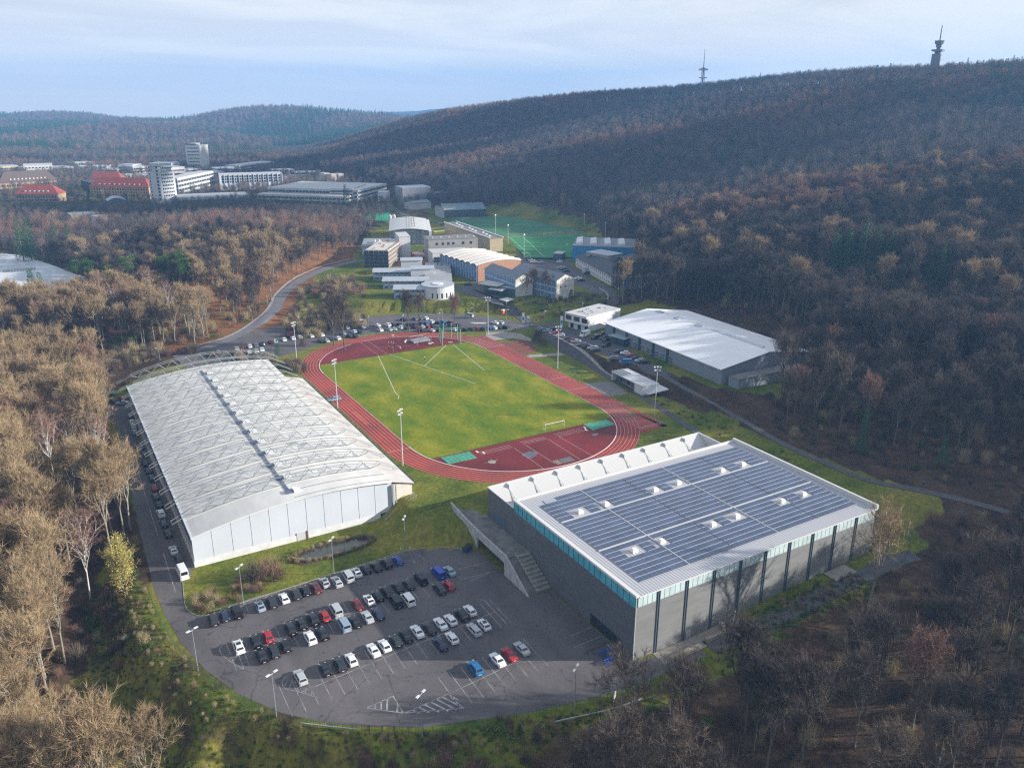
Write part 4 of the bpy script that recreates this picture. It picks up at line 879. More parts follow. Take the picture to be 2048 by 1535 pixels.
def block(name, label, cat, FL, FR, z, top, D, wall, roofm, roof='flat', group=None, base=0.0, rise=2.0, over=0.4, lean=None):
    A = P(*FL, z); B = P(*FR, z); W = float(np.linalg.norm(B[:2]-A[:2])); rz = math.atan2(B[1]-A[1], B[0]-A[0])
    Hh = top if top < 60 else HP(FL, top, z)
    t = thing(name, label, cat, (A[0], A[1], z), rz, group); footprint(A, rz, W, D)
    b = MB()
    if roof == 'flat':
        b.bx(0, W, 0, D, -3, Hh); b.build('wall', wall, t); b = MB(); b.bx(-0.15, W+0.15, -0.15, D+0.15, Hh+0.002, Hh+0.35); b.build('roof', roofm, t)
    elif roof == 'gable_x':      # ridge runs along x (parallel to the front)
        b.bx(0, W, 0, D, -3, Hh); b.add([(0,0,Hh),(0,D,Hh),(0,D/2,Hh+rise),(W,0,Hh),(W,D,Hh),(W,D/2,Hh+rise)], [(0,2,1),(3,4,5)]); b.build('wall', wall, t)
        b = MB(); o_ = over; s_ = rise/(D/2)
        b.add([(-o_,-o_,Hh-o_*s_+0.05),(W+o_,-o_,Hh-o_*s_+0.05),(W+o_,D/2,Hh+rise+0.05),(-o_,D/2,Hh+rise+0.05),(W+o_,D+o_,Hh-o_*s_+0.05),(-o_,D+o_,Hh-o_*s_+0.05)], [(0,1,2,3),(3,2,4,5)])
        b.add([(-o_,-o_,Hh-o_*s_-0.15),(W+o_,-o_,Hh-o_*s_-0.15),(W+o_,-o_,Hh-o_*s_+0.05),(-o_,-o_,Hh-o_*s_+0.05)], [(0,1,2,3)]); b.build('roof', roofm, t)
    elif roof == 'gable_y':      # ridge runs away from the front, gable faces the front
        b.bx(0, W, 0, D, -3, Hh); b.add([(0,0,Hh),(W,0,Hh),(W/2,0,Hh+rise),(0,D,Hh),(W,D,Hh),(W/2,D,Hh+rise)], [(0,1,2),(4,3,5)]); b.build('wall', wall, t)
        b = MB(); o_ = over; s_ = rise/(W/2)
        b.add([(-o_,-o_,Hh-o_*s_+0.05),(-o_,D+o_,Hh-o_*s_+0.05),(W/2,D+o_,Hh+rise+0.05),(W/2,-o_,Hh+rise+0.05),(W+o_,D+o_,Hh-o_*s_+0.05),(W+o_,-o_,Hh-o_*s_+0.05)], [(0,3,2,1),(3,5,4,2)]); b.build('roof', roofm, t)
    elif roof == 'hip':
        b.bx(0, W, 0, D, -3, Hh); b.build('wall', wall, t); b = MB(); o_ = over; i_ = D*0.45
        b.add([(-o_,-o_,Hh),(W+o_,-o_,Hh),(W+o_,D+o_,Hh),(-o_,D+o_,Hh),(i_,D/2,Hh+rise),(W-i_,D/2,Hh+rise)], [(0,1,5,4),(1,2,5),(2,3,4,5),(3,0,4)]); b.build('roof', roofm, t)
    elif roof == 'curve_x':      # arc across the front, extruded away
        n_ = 14; pr = [(W*k/n_, Hh+rise*math.sin(math.pi*k/n_)) for k in range(n_+1)]; b.ext_y([(0,-3)]+pr+[(W,-3)], 0, D); b.build('wall', wall, t); b = MB(); b.ext_y([(x-0.01, zz+0.3) for x, zz in pr]+[(x, zz+0.02) for x, zz in pr[::-1]], -0.4, D+0.4); b.build('roof', roofm, t)
    return t, W, D, Hh
render_w = mat('white_render', (0.62,0.63,0.64), 0.85, var=0.07, scale=0.5); render_c = mat('cream_render', (0.55,0.47,0.32), 0.85, var=0.1, scale=0.4); render_g = mat('grey_render', (0.27,0.28,0.29), 0.85, var=0.12, scale=0.4)
stain_w = mat('weathered_white', (0.60,0.58,0.54), 0.9, var=0.2, scale=0.35, detail=7); slate = mat('slate_roof', (0.16,0.18,0.21), 0.5, var=0.1, scale=0.5); slate_d = mat('dark_roof', (0.05,0.06,0.07), 0.6, var=0.2, scale=0.5)
zinc = mat('zinc_roof', (0.37,0.40,0.44), 0.4, var=0.08, scale=0.3); rooflt = mat('light_roofing', (0.50,0.50,0.49), 0.7, var=0.1, scale=0.3); roofdk = mat('gravel_roofing', (0.19,0.18,0.17), 0.9, var=0.2, scale=0.4); redtile = mat('red_tiles', (0.28,0.06,0.04), 0.8, var=0.25, scale=0.6)
bluep = mat('blue_cladding', (0.03,0.20,0.42), 0.45, var=0.1, scale=0.3); bluel = mat('blue_glazing', (0.12,0.24,0.42), 0.3, var=0.35, scale=0.5); brick = mat('brick', (0.36,0.19,0.12), 0.9, var=0.35, scale=1.5); slatew = mat('dark_cladding', (0.10,0.12,0.14), 0.6, var=0.15, scale=0.4)
sandst = mat('sandstone', (0.40,0.28,0.17), 0.9, var=0.2, scale=0.5); conc_l = mat('pale_concrete', (0.46,0.46,0.44), 0.85, var=0.12, scale=0.3); whitemem = mat('white_roof_membrane', (0.85,0.85,0.85), 0.5, var=0.05, scale=0.15); yell = mat('yellow_render', (0.50,0.36,0.14), 0.85)
mat('blue_frame', (0.10,0.22,0.42), 0.5); mat('dark_frame', (0.05,0.06,0.07), 0.5)
G5 = 5.0
# white-roofed tennis hall
A = P(1210,671,4); B = P(1441,769,4); t = thing('tennis_hall', 'long low hall with a wide white roof and grey side beside the stadium', 'hall', (A[0], A[1], 4), math.atan2(B[1]-A[1], B[0]-A[0]))
W = float(np.linalg.norm(B[:2]-A[:2])); Hh = 6.2; D = 46.0; rise = 3.4
grc = mat('grey_blue_cladding', (0.22,0.255,0.30), 0.5, var=0.06, scale=0.3); b = MB(); b.bx(0, W, 0, D, -2, Hh); b.add([(0,0,Hh),(0,D,Hh),(0,D/2,Hh+rise),(W,0,Hh),(W,D,Hh),(W,D/2,Hh+rise)], [(0,2,1),(3,4,5)]); b.build('wall', grc, t)
b = MB(); b.add([(-0.6,-0.8,Hh-0.02),(W+0.6,-0.8,Hh-0.02),(W+0.6,D/2,Hh+rise+0.1),(-0.6,D/2,Hh+rise+0.1),(W+0.6,D+0.8,Hh-0.02),(-0.6,D+0.8,Hh-0.02),(-0.6,-0.8,Hh-0.35),(W+0.6,-0.8,Hh-0.35)], [(0,1,2,3),(3,2,4,5),(6,7,1,0)]); b.build('roof', whitemem, t)
tp = mesh_of('pilaster', (lambda q: (q.bx(-0.55, 0.55, -0.5, 0.0, -1, Hh-0.5), q)[1])(MB()), mat('teal_pilaster', (0.03,0.07,0.10), 0.5))
for k in range(5): obj_of('pilaster', tp, t, (7+9.3*k, 0, 0))
wm_ = win_mesh(2.6, 2.4, 'white_frame', 'window_glass', 2, 1)
put_windows(t, 'f', W, D, [18.2,22.6,27.4,31.8,36.8,40.8,46.2], [0.2], wm_)
b = MB(); b.add([(9.5,-5,3.4),(19,-3.2,3.4),(19,0,3.7),(9.5,0,3.7),(9.5,-5,3.2),(19,-3.2,3.2)], [(0,1,2,3),(4,5,1,0)]); b.bx(10.2, 18.6, -3.2, 0, -1, 3.1, 1); b.build('entrance_porch', [mat('glass_canopy', (0.28,0.36,0.36), 0.2), MATS['teal_pilaster']], t)
for (u, v) in ((0.1, 0.5), (0.27, 0.5), (0.45, 0.5)): 
    b = MB(); b.box((W*u, D*v+1, Hh+rise+0.3), (3.2, 2.6, 0.5)); b.build('skylight', mat('grey_light', (0.42,0.48,0.55), 0.3), t)
b = MB(); b.bx(W*0.55, W*0.93, D/2+1.5, D/2+3.2, Hh+rise-0.2, Hh+rise+0.35); b.build('ridge_vent', mat('vent_white', (0.62,0.63,0.66)), t)
t, W, D, Hh = block('changing_block', 'low grey flat-roofed annex at the end of the white-roofed hall', 'annex', (1456,771),(1475,779), 4, 3.6, 30, grc, roofdk); b = MB()
put_windows(t, 'r', W, D, [4,9,11,13,19,24], [1.2], win_mesh(1.2,1.3))
# office cube
t, W, D, Hh = block('office_building', 'white two-storey office cube with dark windows beside the white-roofed hall', 'office', (1137,654),(1176,664), 4, 0.0+6.0, 22, render_w, rooflt); 
b = MB(); b.bx(-1.2, W+0.003, -1.4, D+1.0, 3.0, 7.0); b.build('upper_floor', render_w, t)
b = MB(); b.bx(-1.3, W+0.1, -1.5, D+1.1, 7.003, 7.2); b.build('roof', rooflt, t)
for k in range(3): obj_of('window', win_mesh(3.4, 2.1, 'dark_frame', 'window_glass', 2), t, (1.2+4.9*k, -1.4, 4.2), 0)
for k in range(3): obj_of('window', win_mesh(1.9, 2.3, 'dark_frame', 'window_glass', 1), t, (2.2+4.4*k, 0, 0.2), 0)
b = MB()
for k in range(14): x, y = 2+random.random()*(W-5), 2+random.random()*17; each('roof_vent', t, mat('vent_grey', (0.3,0.3,0.32)), [(x, x+0.7, y, y+0.7, 7.2, 7.55)])
# covered stand beside the track
q = [P(1223,760,0), P(1284,791,0)]; t = thing('grandstand_hut', 'small white concrete stand with dark doors and railed roof by the sprint straight', 'grandstand', (q[0][0], q[0][1], 0), math.atan2(q[1][1]-q[0][1], q[1][0]-q[0][0]))
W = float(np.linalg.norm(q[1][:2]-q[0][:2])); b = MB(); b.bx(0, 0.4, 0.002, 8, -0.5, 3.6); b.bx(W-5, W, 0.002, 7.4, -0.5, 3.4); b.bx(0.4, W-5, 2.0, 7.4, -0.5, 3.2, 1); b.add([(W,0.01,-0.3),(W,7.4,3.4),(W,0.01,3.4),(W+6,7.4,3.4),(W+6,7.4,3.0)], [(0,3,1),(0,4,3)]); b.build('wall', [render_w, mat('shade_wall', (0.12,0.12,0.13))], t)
b = MB(); b.bx(-0.1, W+0.2, -0.2, 7.5, 3.402, 3.75); b.build('roof', mat('stand_roof', (0.52,0.53,0.55), 0.8, var=0.1, scale=0.6), t)
b = MB()
for k in range(14): b.tube((0.2+(W-0.4)*k/13, -0.1, 3.7), (0.2+(W-0.4)*k/13, -0.1, 4.7), 0.03, n=4)
b.tube((0.2, -0.1, 4.7), (W, -0.1, 4.7), 0.03, n=4); b.tube((0.2, -0.1, 4.25), (W, -0.1, 4.25), 0.025, n=4)
for yy in (1, 2.5, 4): b.bx(0.3, 7, yy, yy+0.3, 3.76, 4.2)
b.build('railing', steelw, t)
for k in range(3): obj_of('door', win_mesh(2.0, 2.3, 'white_frame', 'window_glass', 0), t, (4+k*4.6, 2.0, 0))
# three-winged institute with a drum
wingw = mat('pale_blue_wall', (0.42,0.48,0.55), 0.7, var=0.1, scale=0.5)
for FL_, FR_, top_, lb, nn in (((747,561),(822,560),544,'rear blue-fronted wing of the stepped institute',7),((766,578.5),(857,578),562,'middle blue-fronted wing of the stepped institute',8),((788,598),(872,597.5),578.5,'front blue-fronted wing of the stepped institute beside the round lecture room',8)):
    t, W, D, Hh = block('institute_wing', lb, 'building', FL_, FR_, G5, top_, 11, wingw, zinc, 'gable_x', 'stepped wings of the blue institute', rise=1.3, over=0.5)
    put_windows(t, 'f', W, D, spaced(0.6, W-0.6, nn), [0.5, 3.3], win_mesh(2.0, 1.5, 'white_frame', 'window_glass', 2)); b = MB()
    each('fin', t, mat('blue_fin', (0.10,0.22,0.42), 0.5), [(0.6+(W-1.2)*k/nn-0.12, 0.6+(W-1.2)*k/nn+0.12, -0.3, 0, 0, Hh) for k in range(nn+1)])
for FL_, FR_, lb in (((803,548),(845,547),'plain white wall block behind the rear wing'),((823,566),(868,565),'plain white wall block behind the middle wing')):
    block('stair_block', lb, 'building', FL_, FR_, G5, 8.2, 9, render_w, zinc, 'gable_x', rise=1.0)
t, W, D, Hh = block('corridor_building', 'low grey roofed corridor running diagonally behind the wings', 'building', (850,585),(905,584), G5, 4.6, 60, wingw, mat('grey_roofing', (0.30,0.31,0.32), 0.8, var=0.1, scale=0.3))
c0 = P(886,597,G5); t = thing('round_lecture_room', 'white round lecture room with a row of narrow slot windows', 'building', (c0[0], c0[1]+0.0, G5)); r_ = 8.6; c_y = 6.0
b = MB(); n_ = 40; ring_ = [(r_*math.cos(a), c_y+r_*math.sin(a)) for a in np.linspace(0, 2*math.pi, n_+1)[:-1]]; b.prism(ring_, -2, 6.4); b.build('wall', render_w, t, smooth=False); b = MB(); b.prism([(x*1.02, c_y+(y-c_y)*1.02) for x, y in ring_], 6.402, 6.8); b.build('roof', zinc, t)
b = MB(); b.prism([(3*math.cos(a), c_y+3*math.sin(a)) for a in np.linspace(0, 6.28, 17)[:-1]], 6.81, 7.2); b.build('roof_cap', render_w, t)
for k in range(6): a = -2.35+k*0.3; obj_of('window', win_mesh(0.7, 2.6, 'dark_frame', 'window_glass', 0), t, (r_*math.cos(a), c_y+r_*math.sin(a), 0.8), a+math.pi/2)
# gabled white blocks
for FL_, FR_, top_, Dd, lb, kk in (((1031,594),(1065,589.5),559,34,'white-gabled block with grey roof beside the glazed entrance',0),((1112.7,599.5),(1147.5,592.5),560.5,36,'taller white-gabled block with two small square gable windows',1)):
    t, W, D, Hh = block('gabled_block', lb, 'building', FL_, FR_, G5, top_, Dd, stain_w, slate, 'gable_y', 'twin gabled institute blocks', rise=2.6, over=0.5)
    b = MB(); b.bx(-0.06, 0.0, 0.6, D-0.6, 0.2, Hh-0.6); b.build('curtain_wall', bluel, t)
    b = MB()
    for k in range(13): y = 0.8+(D-1.6)*k/12; b.bx(-0.2, -0.06, y-0.12, y+0.12, 0.2, Hh-0.6)
    for z in (3.2, 6.4): b.bx(-0.15, -0.061, 0.6, D-0.6, z-0.35, z+0.35)
    b.build('wall_grid', mat('pale_grid', (0.45,0.50,0.56)), t)
    if kk: put_windows(t, 'f', W, D, [W*0.22, W*0.5], [6.0], win_mesh(0.9, 0.9, 'dark_frame', 'window_glass', 0)); put_windows(t, 'f', W, D, [W*0.18], [0.3], win_mesh(1.2, 1.0, 'dark_frame', 'window_glass', 0)); put_windows(t, 'f', W, D, [W*0.85], [1.5], win_mesh(1.6, 2.4, 'dark_frame', 'window_glass', 1))
    else: put_windows(t, 'f', W, D, [W*0.78, W*0.9], [7.0], win_mesh(1.0, 1.0, 'dark_frame', 'window_glass', 0))
t, W, D, Hh = block('link_building', 'brown and glass link between the two gabled blocks', 'building', (1068,585),(1100,588), G5, 8.0, 12, mat('brown_panels', (0.13,0.115,0.10), 0.8, var=0.3, scale=0.5), slate_d); put_windows(t, 'f', W, D, spaced(1, W-1, 4), [0.6, 3.2, 5.6], win_mesh(1.8, 1.5, 'blue_frame', 'window_glass', 1))
t, W, D, Hh = block('entrance_hall', 'glazed entrance hall with a pale flat canopy roof', 'building', (968,584),(1030,594), G5, 4.2, 16, mat('entrance_glass', (0.06,0.12,0.15), 0.2), zinc)
b = MB(); b.bx(-1.5, W*0.55, -3.5, 6, 5.0, 5.3); b.bx(W*0.35, W*0.75, -6, -1, 3.6, 3.9); b.build('canopy', rooflt, t); b = MB()
for x, y in ((0,-3),(6,-3),(12,-3),(W*0.37,-5.8),(W*0.73,-5.8)): b = MB(); b.tube((x, y, 0), (x, y, 5), 0.12); b.build('column', dark, t)
strip('entrance_ramp', [tuple(P(a, c, G5)[:2]) for a, c in ((948,578),(975,590),(1005,600),(1030,604))], 2.4, dark, 1.0, z=None)
# wavy-roofed refectory: side of blue glass, brick gable
A = P(956,563.5,G5); B = P(1041,552,G5); t = thing('refectory', 'hall with a wavy cream roof, brick end wall and tall blue glazed side', 'building', (A[0], A[1], G5), math.atan2(B[1]-A[1], B[0]-A[0])); W = float(np.linalg.norm(B[:2]-A[:2])); D = 44.0
pr = [(W*k/12, 9.3+1.7*math.sin(math.pi*k/12)) for k in range(13)]; b = MB(); b.ext_y([(0,-2)]+pr+[(W,-2)], 0, D); b.build('wall', brick, t)
b = MB(); b.bx(-0.1, 0.0, 0.5, D-0.5, 0, 9.0); b.build('curtain_wall', bluel, t); b = MB()
each('fin', t, MATS['pale_grid'], [(-0.6, -0.1, 0.5+(D-1)*k/14-0.14, 0.5+(D-1)*k/14+0.14, 0, 9.2) for k in range(15)])
b = MB(); bays = 7
for k in range(bays):
    y0 = D*k/bays; y1 = D*(k+1)/bays; n_ = 6
    for j in range(n_):
        ya, yb = y0+(y1-y0)*j/n_, y0+(y1-y0)*(j+1)/n_; za, zb_ = 0.9*math.sin(math.pi*j/n_), 0.9*math.sin(math.pi*(j+1)/n_)
        for i in range(12): b.quad((pr[i][0]*1.06-W*0.03, ya, pr[i][1]+0.1+za), (pr[i+1][0]*1.06-W*0.03, ya, pr[i+1][1]+0.1+za), (pr[i+1][0]*1.06-W*0.03, yb, pr[i+1][1]+0.1+zb_), (pr[i][0]*1.06-W*0.03, yb, pr[i][1]+0.1+zb_))
b.build('roof', mat('cream_roofing', (0.62,0.58,0.53), 0.7, var=0.06, scale=0.3), t)
t, W, D, Hh = block('classroom_block', 'long low block with two rows of white-framed windows over blue panels', 'building', (866,532.5),(940,528.5), G5, 507, 15, render_w, rooflt)
b = MB(); b.bx(0.3, W-0.3, -0.06, 0.0, 2.6, 3.8); b.build('blue_panels', bluep, t)
put_windows(t, 'f', W, D, spaced(0.8, W-0.8, 16), [0.6, 4.0], win_mesh(1.5, 1.9, 'white_frame', 'window_glass', 1))
t, W, D, Hh = block('laboratory_block', 'plain grey flat-roofed block with small square windows', 'building', (858,522),(956,517), G5, 13.5, 16, mat('grey_cladding', (0.29,0.285,0.27), 0.7, var=0.06, scale=0.3), roofdk)
put_windows(t, 'f', W, D, [W*u for u in (0.17,0.29,0.40,0.50,0.70,0.86)], [6.0, 10.0], win_mesh(1.5, 1.7, 'dark_frame', 'window_glass', 1))
b = MB(); 
each('roof_vent', t, MATS['vent_white'], [(3.6+k*5.5, 4.4+k*5.5, 5.6, 6.4, Hh+0.3, Hh+0.95) for k in range(6)])
t, W, D, Hh = block('long_vaulted_building', 'narrow long building with a dark roof edged in white and a timber end', 'building', (980,504),(1006,502), G5, 9.0, 86, mat('timber_cladding', (0.42,0.34,0.22), 0.8, var=0.15, scale=0.6), roofdk)
t.rotation_euler.z = t.rotation_euler.z+0.02; b = MB(); b.bx(-0.5, 0.3, -0.4, 86.4, 9.36, 9.9); b.bx(W-0.3, W+0.5, -0.4, 86.4, 9.36, 9.9); b.build('roof_edge', render_w, t); b = MB()
each('roof_vent', t, MATS['vent_white'], [(W*0.5-0.8+(k%3-1)*1.2, W*0.5+0.8+(k%3-1)*1.2, 8+k*8.4, 9.4+k*8.4, 9.3, 10.0) for k in range(9)])
t, W, D, Hh = block('lecture_hall', 'large hall with a gently curved pale roof and dark slate-clad front', 'building', (779,490.5),(858,489), G5, 462.5, 62, slatew, rooflt, 'curve_x', rise=1.6)
put_windows(t, 'f', W, D, [W*u for u in (0.12,0.15,0.36,0.39,0.6,0.63,0.84,0.87)], [1.2, 4.8, 8.2], win_mesh(1.4, 1.9, 'white_frame', 'window_glass', 1))
b = MB()
each('roof_vent', t, MATS['vent_grey'], [(W*0.45+(k%4)*1.9-0.45, W*0.45+(k%4)*1.9+0.45, 3+k*2.6, 3.9+k*2.6, Hh+1.7, Hh+2.6) for k in range(22)])
b = MB(); b.bx(W+0.2, W+2.2, 0, 62, 5, 9.5); b.build('side_wall', render_w, t)
t, W, D, Hh = block('workshop_building', 'lower building with three white sawtooth roof lights', 'building', (724,510),(780,509), G5, 493, 32, wingw, mat('slate_grey_roof', (0.26,0.28,0.30), 0.7, var=0.1, scale=0.3)); put_windows(t, 'f', W, D, spaced(1, W-1, 8), [0.8], win_mesh(2, 1.6))
slp = MB(); slp.add([(-1.6,0,0),(1.6,0,0),(0,0,1.8),(-1.6,5,0),(1.6,5,0),(0,5,1.8)], [(0,1,2),(4,3,5),(0,2,5,3),(1,4,5,2)]); slpm = mesh_of('roof_light', slp, render_w)
for k in range(3): obj_of('roof_light', slpm, t, (W*(0.45+0.16*k), 10, Hh+0.35))
t, W, D, Hh = block('scaffolded_building', 'building shell wrapped in scaffolding and dark netting, floors open on one side', 'building', (732,534.5),(777,535.5), G5, 501, 46, mat('shell_concrete', (0.42,0.36,0.29), 0.9, var=0.2, scale=0.5), mat('pale_deck', (0.55,0.52,0.47), 0.9, var=0.15, scale=0.4))
b = MB(); b.bx(-0.5, W+0.4, -0.8, -0.7, 0, Hh-0.2); b.build('debris_netting', mat('dark_netting', (0.04,0.06,0.09), 0.8, var=0.25, scale=0.4), t)
b = MB()
for k in range(6): x = -0.6+(W+1.2)*k/5; b.tube((x, -0.95, 0), (x, -0.95, Hh+1), 0.07, n=4)
for k in range(5): b.tube((-0.6, -0.95, 2+k*2.3), (W+0.6, -0.95, 2+k*2.3), 0.06, n=4)
for k in range(18): y = -0.6+46*k/17; b.tube((W+1.0, y, 0), (W+1.0, y, Hh+1.2), 0.07, n=4)
for k in range(5): b.tube((W+1.0, -0.6, 2+k*2.4), (W+1.0, 46, 2+k*2.4), 0.06, n=4); b.bx(W+0.1, W+1.0, 0, 46, 1.9+k*2.4, 2.0+k*2.4)
b.build('scaffold', mat('scaffold_tube', (0.40,0.36,0.33)), t)
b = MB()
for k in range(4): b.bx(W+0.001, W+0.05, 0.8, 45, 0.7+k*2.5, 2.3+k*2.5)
b.build('floor_shade', mat('open_shade', (0.10,0.085,0.075)), t)  # dark panels on a solid wall, painting the shade of open floors
b = MB()
for k in range(6): b.box((3+random.random()*(W-6), 5+k*6, Hh+0.7), (1.5, 1.2, 0.7), random.random())
b.build('roof_materials', mat('timber_stack', (0.45,0.25,0.15)), t)
t, W, D, Hh = block('stair_tower_building', 'pale flat-roofed block joined behind the scaffolded shell', 'building', (800,517),(822,516), G5, 14, 20, render_w, rooflt)
# blue sports building with four raised roof lights
t, W, D, Hh = block('blue_sports_building', 'bright blue clad building with four slanting white roof lights by the pitch', 'building', (1144,521),(1268,526), G5+1, 9.6, 34, bluep, mat('grey_flat_roof', (0.24,0.25,0.26), 0.8, var=0.1, scale=0.2))
b = MB(); b.add([(-2.2,0,0),(2.2,0,0.0),(2.2,22,0),(-2.2,22,0),(2.0,0,1.7),(2.0,22,1.7),(-1.6,0,1.2),(-1.6,22,1.2)], [(0,1,4,6),(2,3,7,5),(0,6,7,3),(6,4,5,7),(1,2,5,4)]); rl = mesh_of('roof_light', b, [mat('roof_light_white', (0.62,0.62,0.63), 0.5)])
for k in range(4): obj_of('roof_light', rl, t, (W*(0.1+0.23*k), 4, Hh+0.35), 0.12)
t, W, D, Hh = block('kiosk_building', 'small grey flat-roofed building at the corner of the blue one', 'building', (1107,520),(1124,521), G5, 4.2, 9, mat('dark_panel', (0.09,0.12,0.15)), rooflt)
# long white row with dormers, and the grey block at its end
A = P(1151,532,G5); B = P(1221,571,G5); footprint(A, math.atan2(B[1]-A[1], B[0]-A[0]), 60, 17); t = thing('white_row_building', 'long white two-storey row with slate roof and many small windows', 'building', (A[0], A[1], G5), math.atan2(B[1]-A[1], B[0]-A[0])); W = float(np.linalg.norm(B[:2]-A[:2])); D = 17.0; Hh = 5.6
b = MB(); b.bx(0, W, 0, D, -2, Hh); b.add([(0,0,Hh),(0,D,Hh),(0,D/2,Hh+3.4),(W,0,Hh),(W,D,Hh),(W,D/2,Hh+3.4)], [(0,2,1),(3,4,5)]); b.build('wall', render_w, t)
b = MB(); b.add([(-.4,-.5,Hh-0.1),(W+.4,-.5,Hh-0.1),(W+.4,D/2,Hh+3.5),(-.4,D/2,Hh+3.5),(W+.4,D+.5,Hh-0.1),(-.4,D+.5,Hh-0.1)], [(0,1,2,3),(3,2,4,5)]); b.build('roof', slate_d, t)
put_windows(t, 'f', W, D, spaced(1, W-1, 17), [0.9, 3.6], win_mesh(1.1, 1.3, 'white_frame', 'window_glass', 1))
b = MB(); b.bx(W*0.32, W*0.4, -2.6, 0, 0, 3.6); b.build('porch', wingw, t)
t, W, D, Hh = block('tall_dormer_block', 'grey block with a mono-pitch roof rising behind the white row', 'building', (1172,536),(1216,545), G5, 10.0, 13, render_g, zinc); put_windows(t, 'f', W, D, [4], [6.0], win_mesh(2.0, 3.0, 'dark_frame'))
t, W, D, Hh = block('grey_annex', 'grey flat-roofed annex with a blue sign at the foot of the wooded slope', 'building', (1222,571),(1239,580), G5, 6.0, 32, render_g, mat('brown_roofing', (0.20,0.15,0.13), 0.9, var=0.2, scale=0.4)); put_windows(t, 'f', W, D, [3.5], [0.2], win_mesh(1.6, 2.4, 'blue_frame')); put_windows(t, 'r', W, D, [20,23], [1.5], win_mesh(1.8, 1.8, 'white_frame'))
b = MB(); b.bx(W+0.01, W+0.1, 2.5, 3.7, 2.2, 5.6); b.build('sign', mat('sign_blue', (0.02,0.14,0.5)), t)
t, W, D, Hh = block('dark_timber_building', 'dark clad building hidden against the trees behind the white row', 'building', (1234,538),(1276,545), G5+2, 7, 16, mat('dark_green_cladding', (0.04,0.06,0.06)), slate_d)
t, W, D, Hh = block('bus_shelter', 'small dark shelter with a white roof beside the footpath', 'shelter', (999,610),(1012,613.5), 3, 2.8, 5.5, dark, render_w)
# green-roofed sheds at the head of the valley
t, W, D, Hh = block('riding_hall', 'broad low hall with a blue-grey roof at the head of the pitches', 'hall', (889,433),(972,430), 7, 5.5, 30, mat('dark_boards', (0.055,0.075,0.085), 0.8, var=0.2, scale=0.5), mat('blue_grey_roof', (0.10,0.16,0.20), 0.6, var=0.1, scale=0.3), 'gable_x', rise=4.0)
block('concrete_shed', 'small pale concrete shed left of the broad blue-grey hall', 'shed', (870,428),(888,433), 7, 7, 12, conc_l, roofdk)
block('terraced_building', 'stepped grey building among trees above the pitches', 'building', (806,405),(862,402), 8, 14, 22, render_g, zinc); block('low_institute', 'low grey-roofed front of the stepped building', 'building', (828,420),(862,416), 8, 6, 14, conc_l, slate, 'gable_x', rise=1.5)
block('green_roofed_building', 'dark teal-roofed building behind a conifer at the wood edge', 'building', (862,404),(900,402), 8, 8, 16, mat('teal_wall', (0.04,0.10,0.12)), mat('teal_roof', (0.05,0.16,0.18)))
block('site_office', 'small white two-storey building near the far clearing', 'building', (756,401),(776,401), 8, 8, 14, render_w, rooflt)
# ---- town: (label, FL, FR, top px or height, depth, wall, roof, rooftype, rise, cols, rows, window, z)
TB_ = [
 ('tower_block','white slab tower with rows of windows nearest the wooded knoll',(328,408),(357,402),'tower',338,15,'T1'),
]
def tower(label, FLp, FRp, topy, Dp, wallf, rows, cols, z=8, side='l', zh=None):
    A = P(*FLp, z); B = P(*FRp, z); W = float(np.linalg.norm(B[:2]-A[:2])); Hh = HP(FLp, topy, z); t = thing('tower_block', label, 'tower block', (A[0], A[1], z), math.atan2(B[1]-A[1], B[0]-A[0])); footprint(A, math.atan2(B[1]-A[1], B[0]-A[0]), W, Dp)
    b = MB(); b.bx(0, W, 0, Dp, -6, Hh); b.build('wall', wallf, t); b = MB(); b.bx(-0.2, W+0.2, -0.2, Dp+0.2, Hh+0.002, Hh+0.5); b.bx(W*0.1, W*0.6, Dp*0.3, Dp*0.7, Hh+0.5, Hh+3.5); b.tube((W*0.4, Dp*0.5, Hh+3), (W*0.4, Dp*0.5, Hh+11), 0.25, 0.1); b.build('roof', conc_l, t); return t, W, Dp, Hh
t, W, D, Hh = tower('white slab tower nearest the wooded knoll, with a dark window column on its shaded side', (326,406.5),(356,403), 345, 17, mat('tower_white', (0.55,0.56,0.57), 0.8), 11, 6)
FLO = 9; put_windows(t, 'f', W, D, spaced(2.0, W-2.0, 7), [6+3.3*k for k in range(FLO)], win_mesh(1.3, 1.6, 'dark_frame', 'window_glass', 0)); put_windows(t, 'l', W, D, [14.5], [3+3.3*k for k in range(10)], win_mesh(1.6, 1.7, 'dark_frame', 'window_glass', 0)); put_windows(t, 'l', W, D, [3.0], [3+3.3*k for k in range(10)], win_mesh(3.0, 2.0, 'dark_frame', 'window_glass', 1))
t, W, D, Hh = tower('tall pale tower behind the others with one blank sunlit side', (405,344),(421,340), 292, 20, mat('tower_pale', (0.60,0.58,0.53), 0.8), 8, 4)
put_windows(t, 'l', W, D, spaced(2, D-2, 8), [4+4.6*k for k in range(8)], win_mesh(1.6, 1.5, 'dark_frame', 'window_glass', 1))
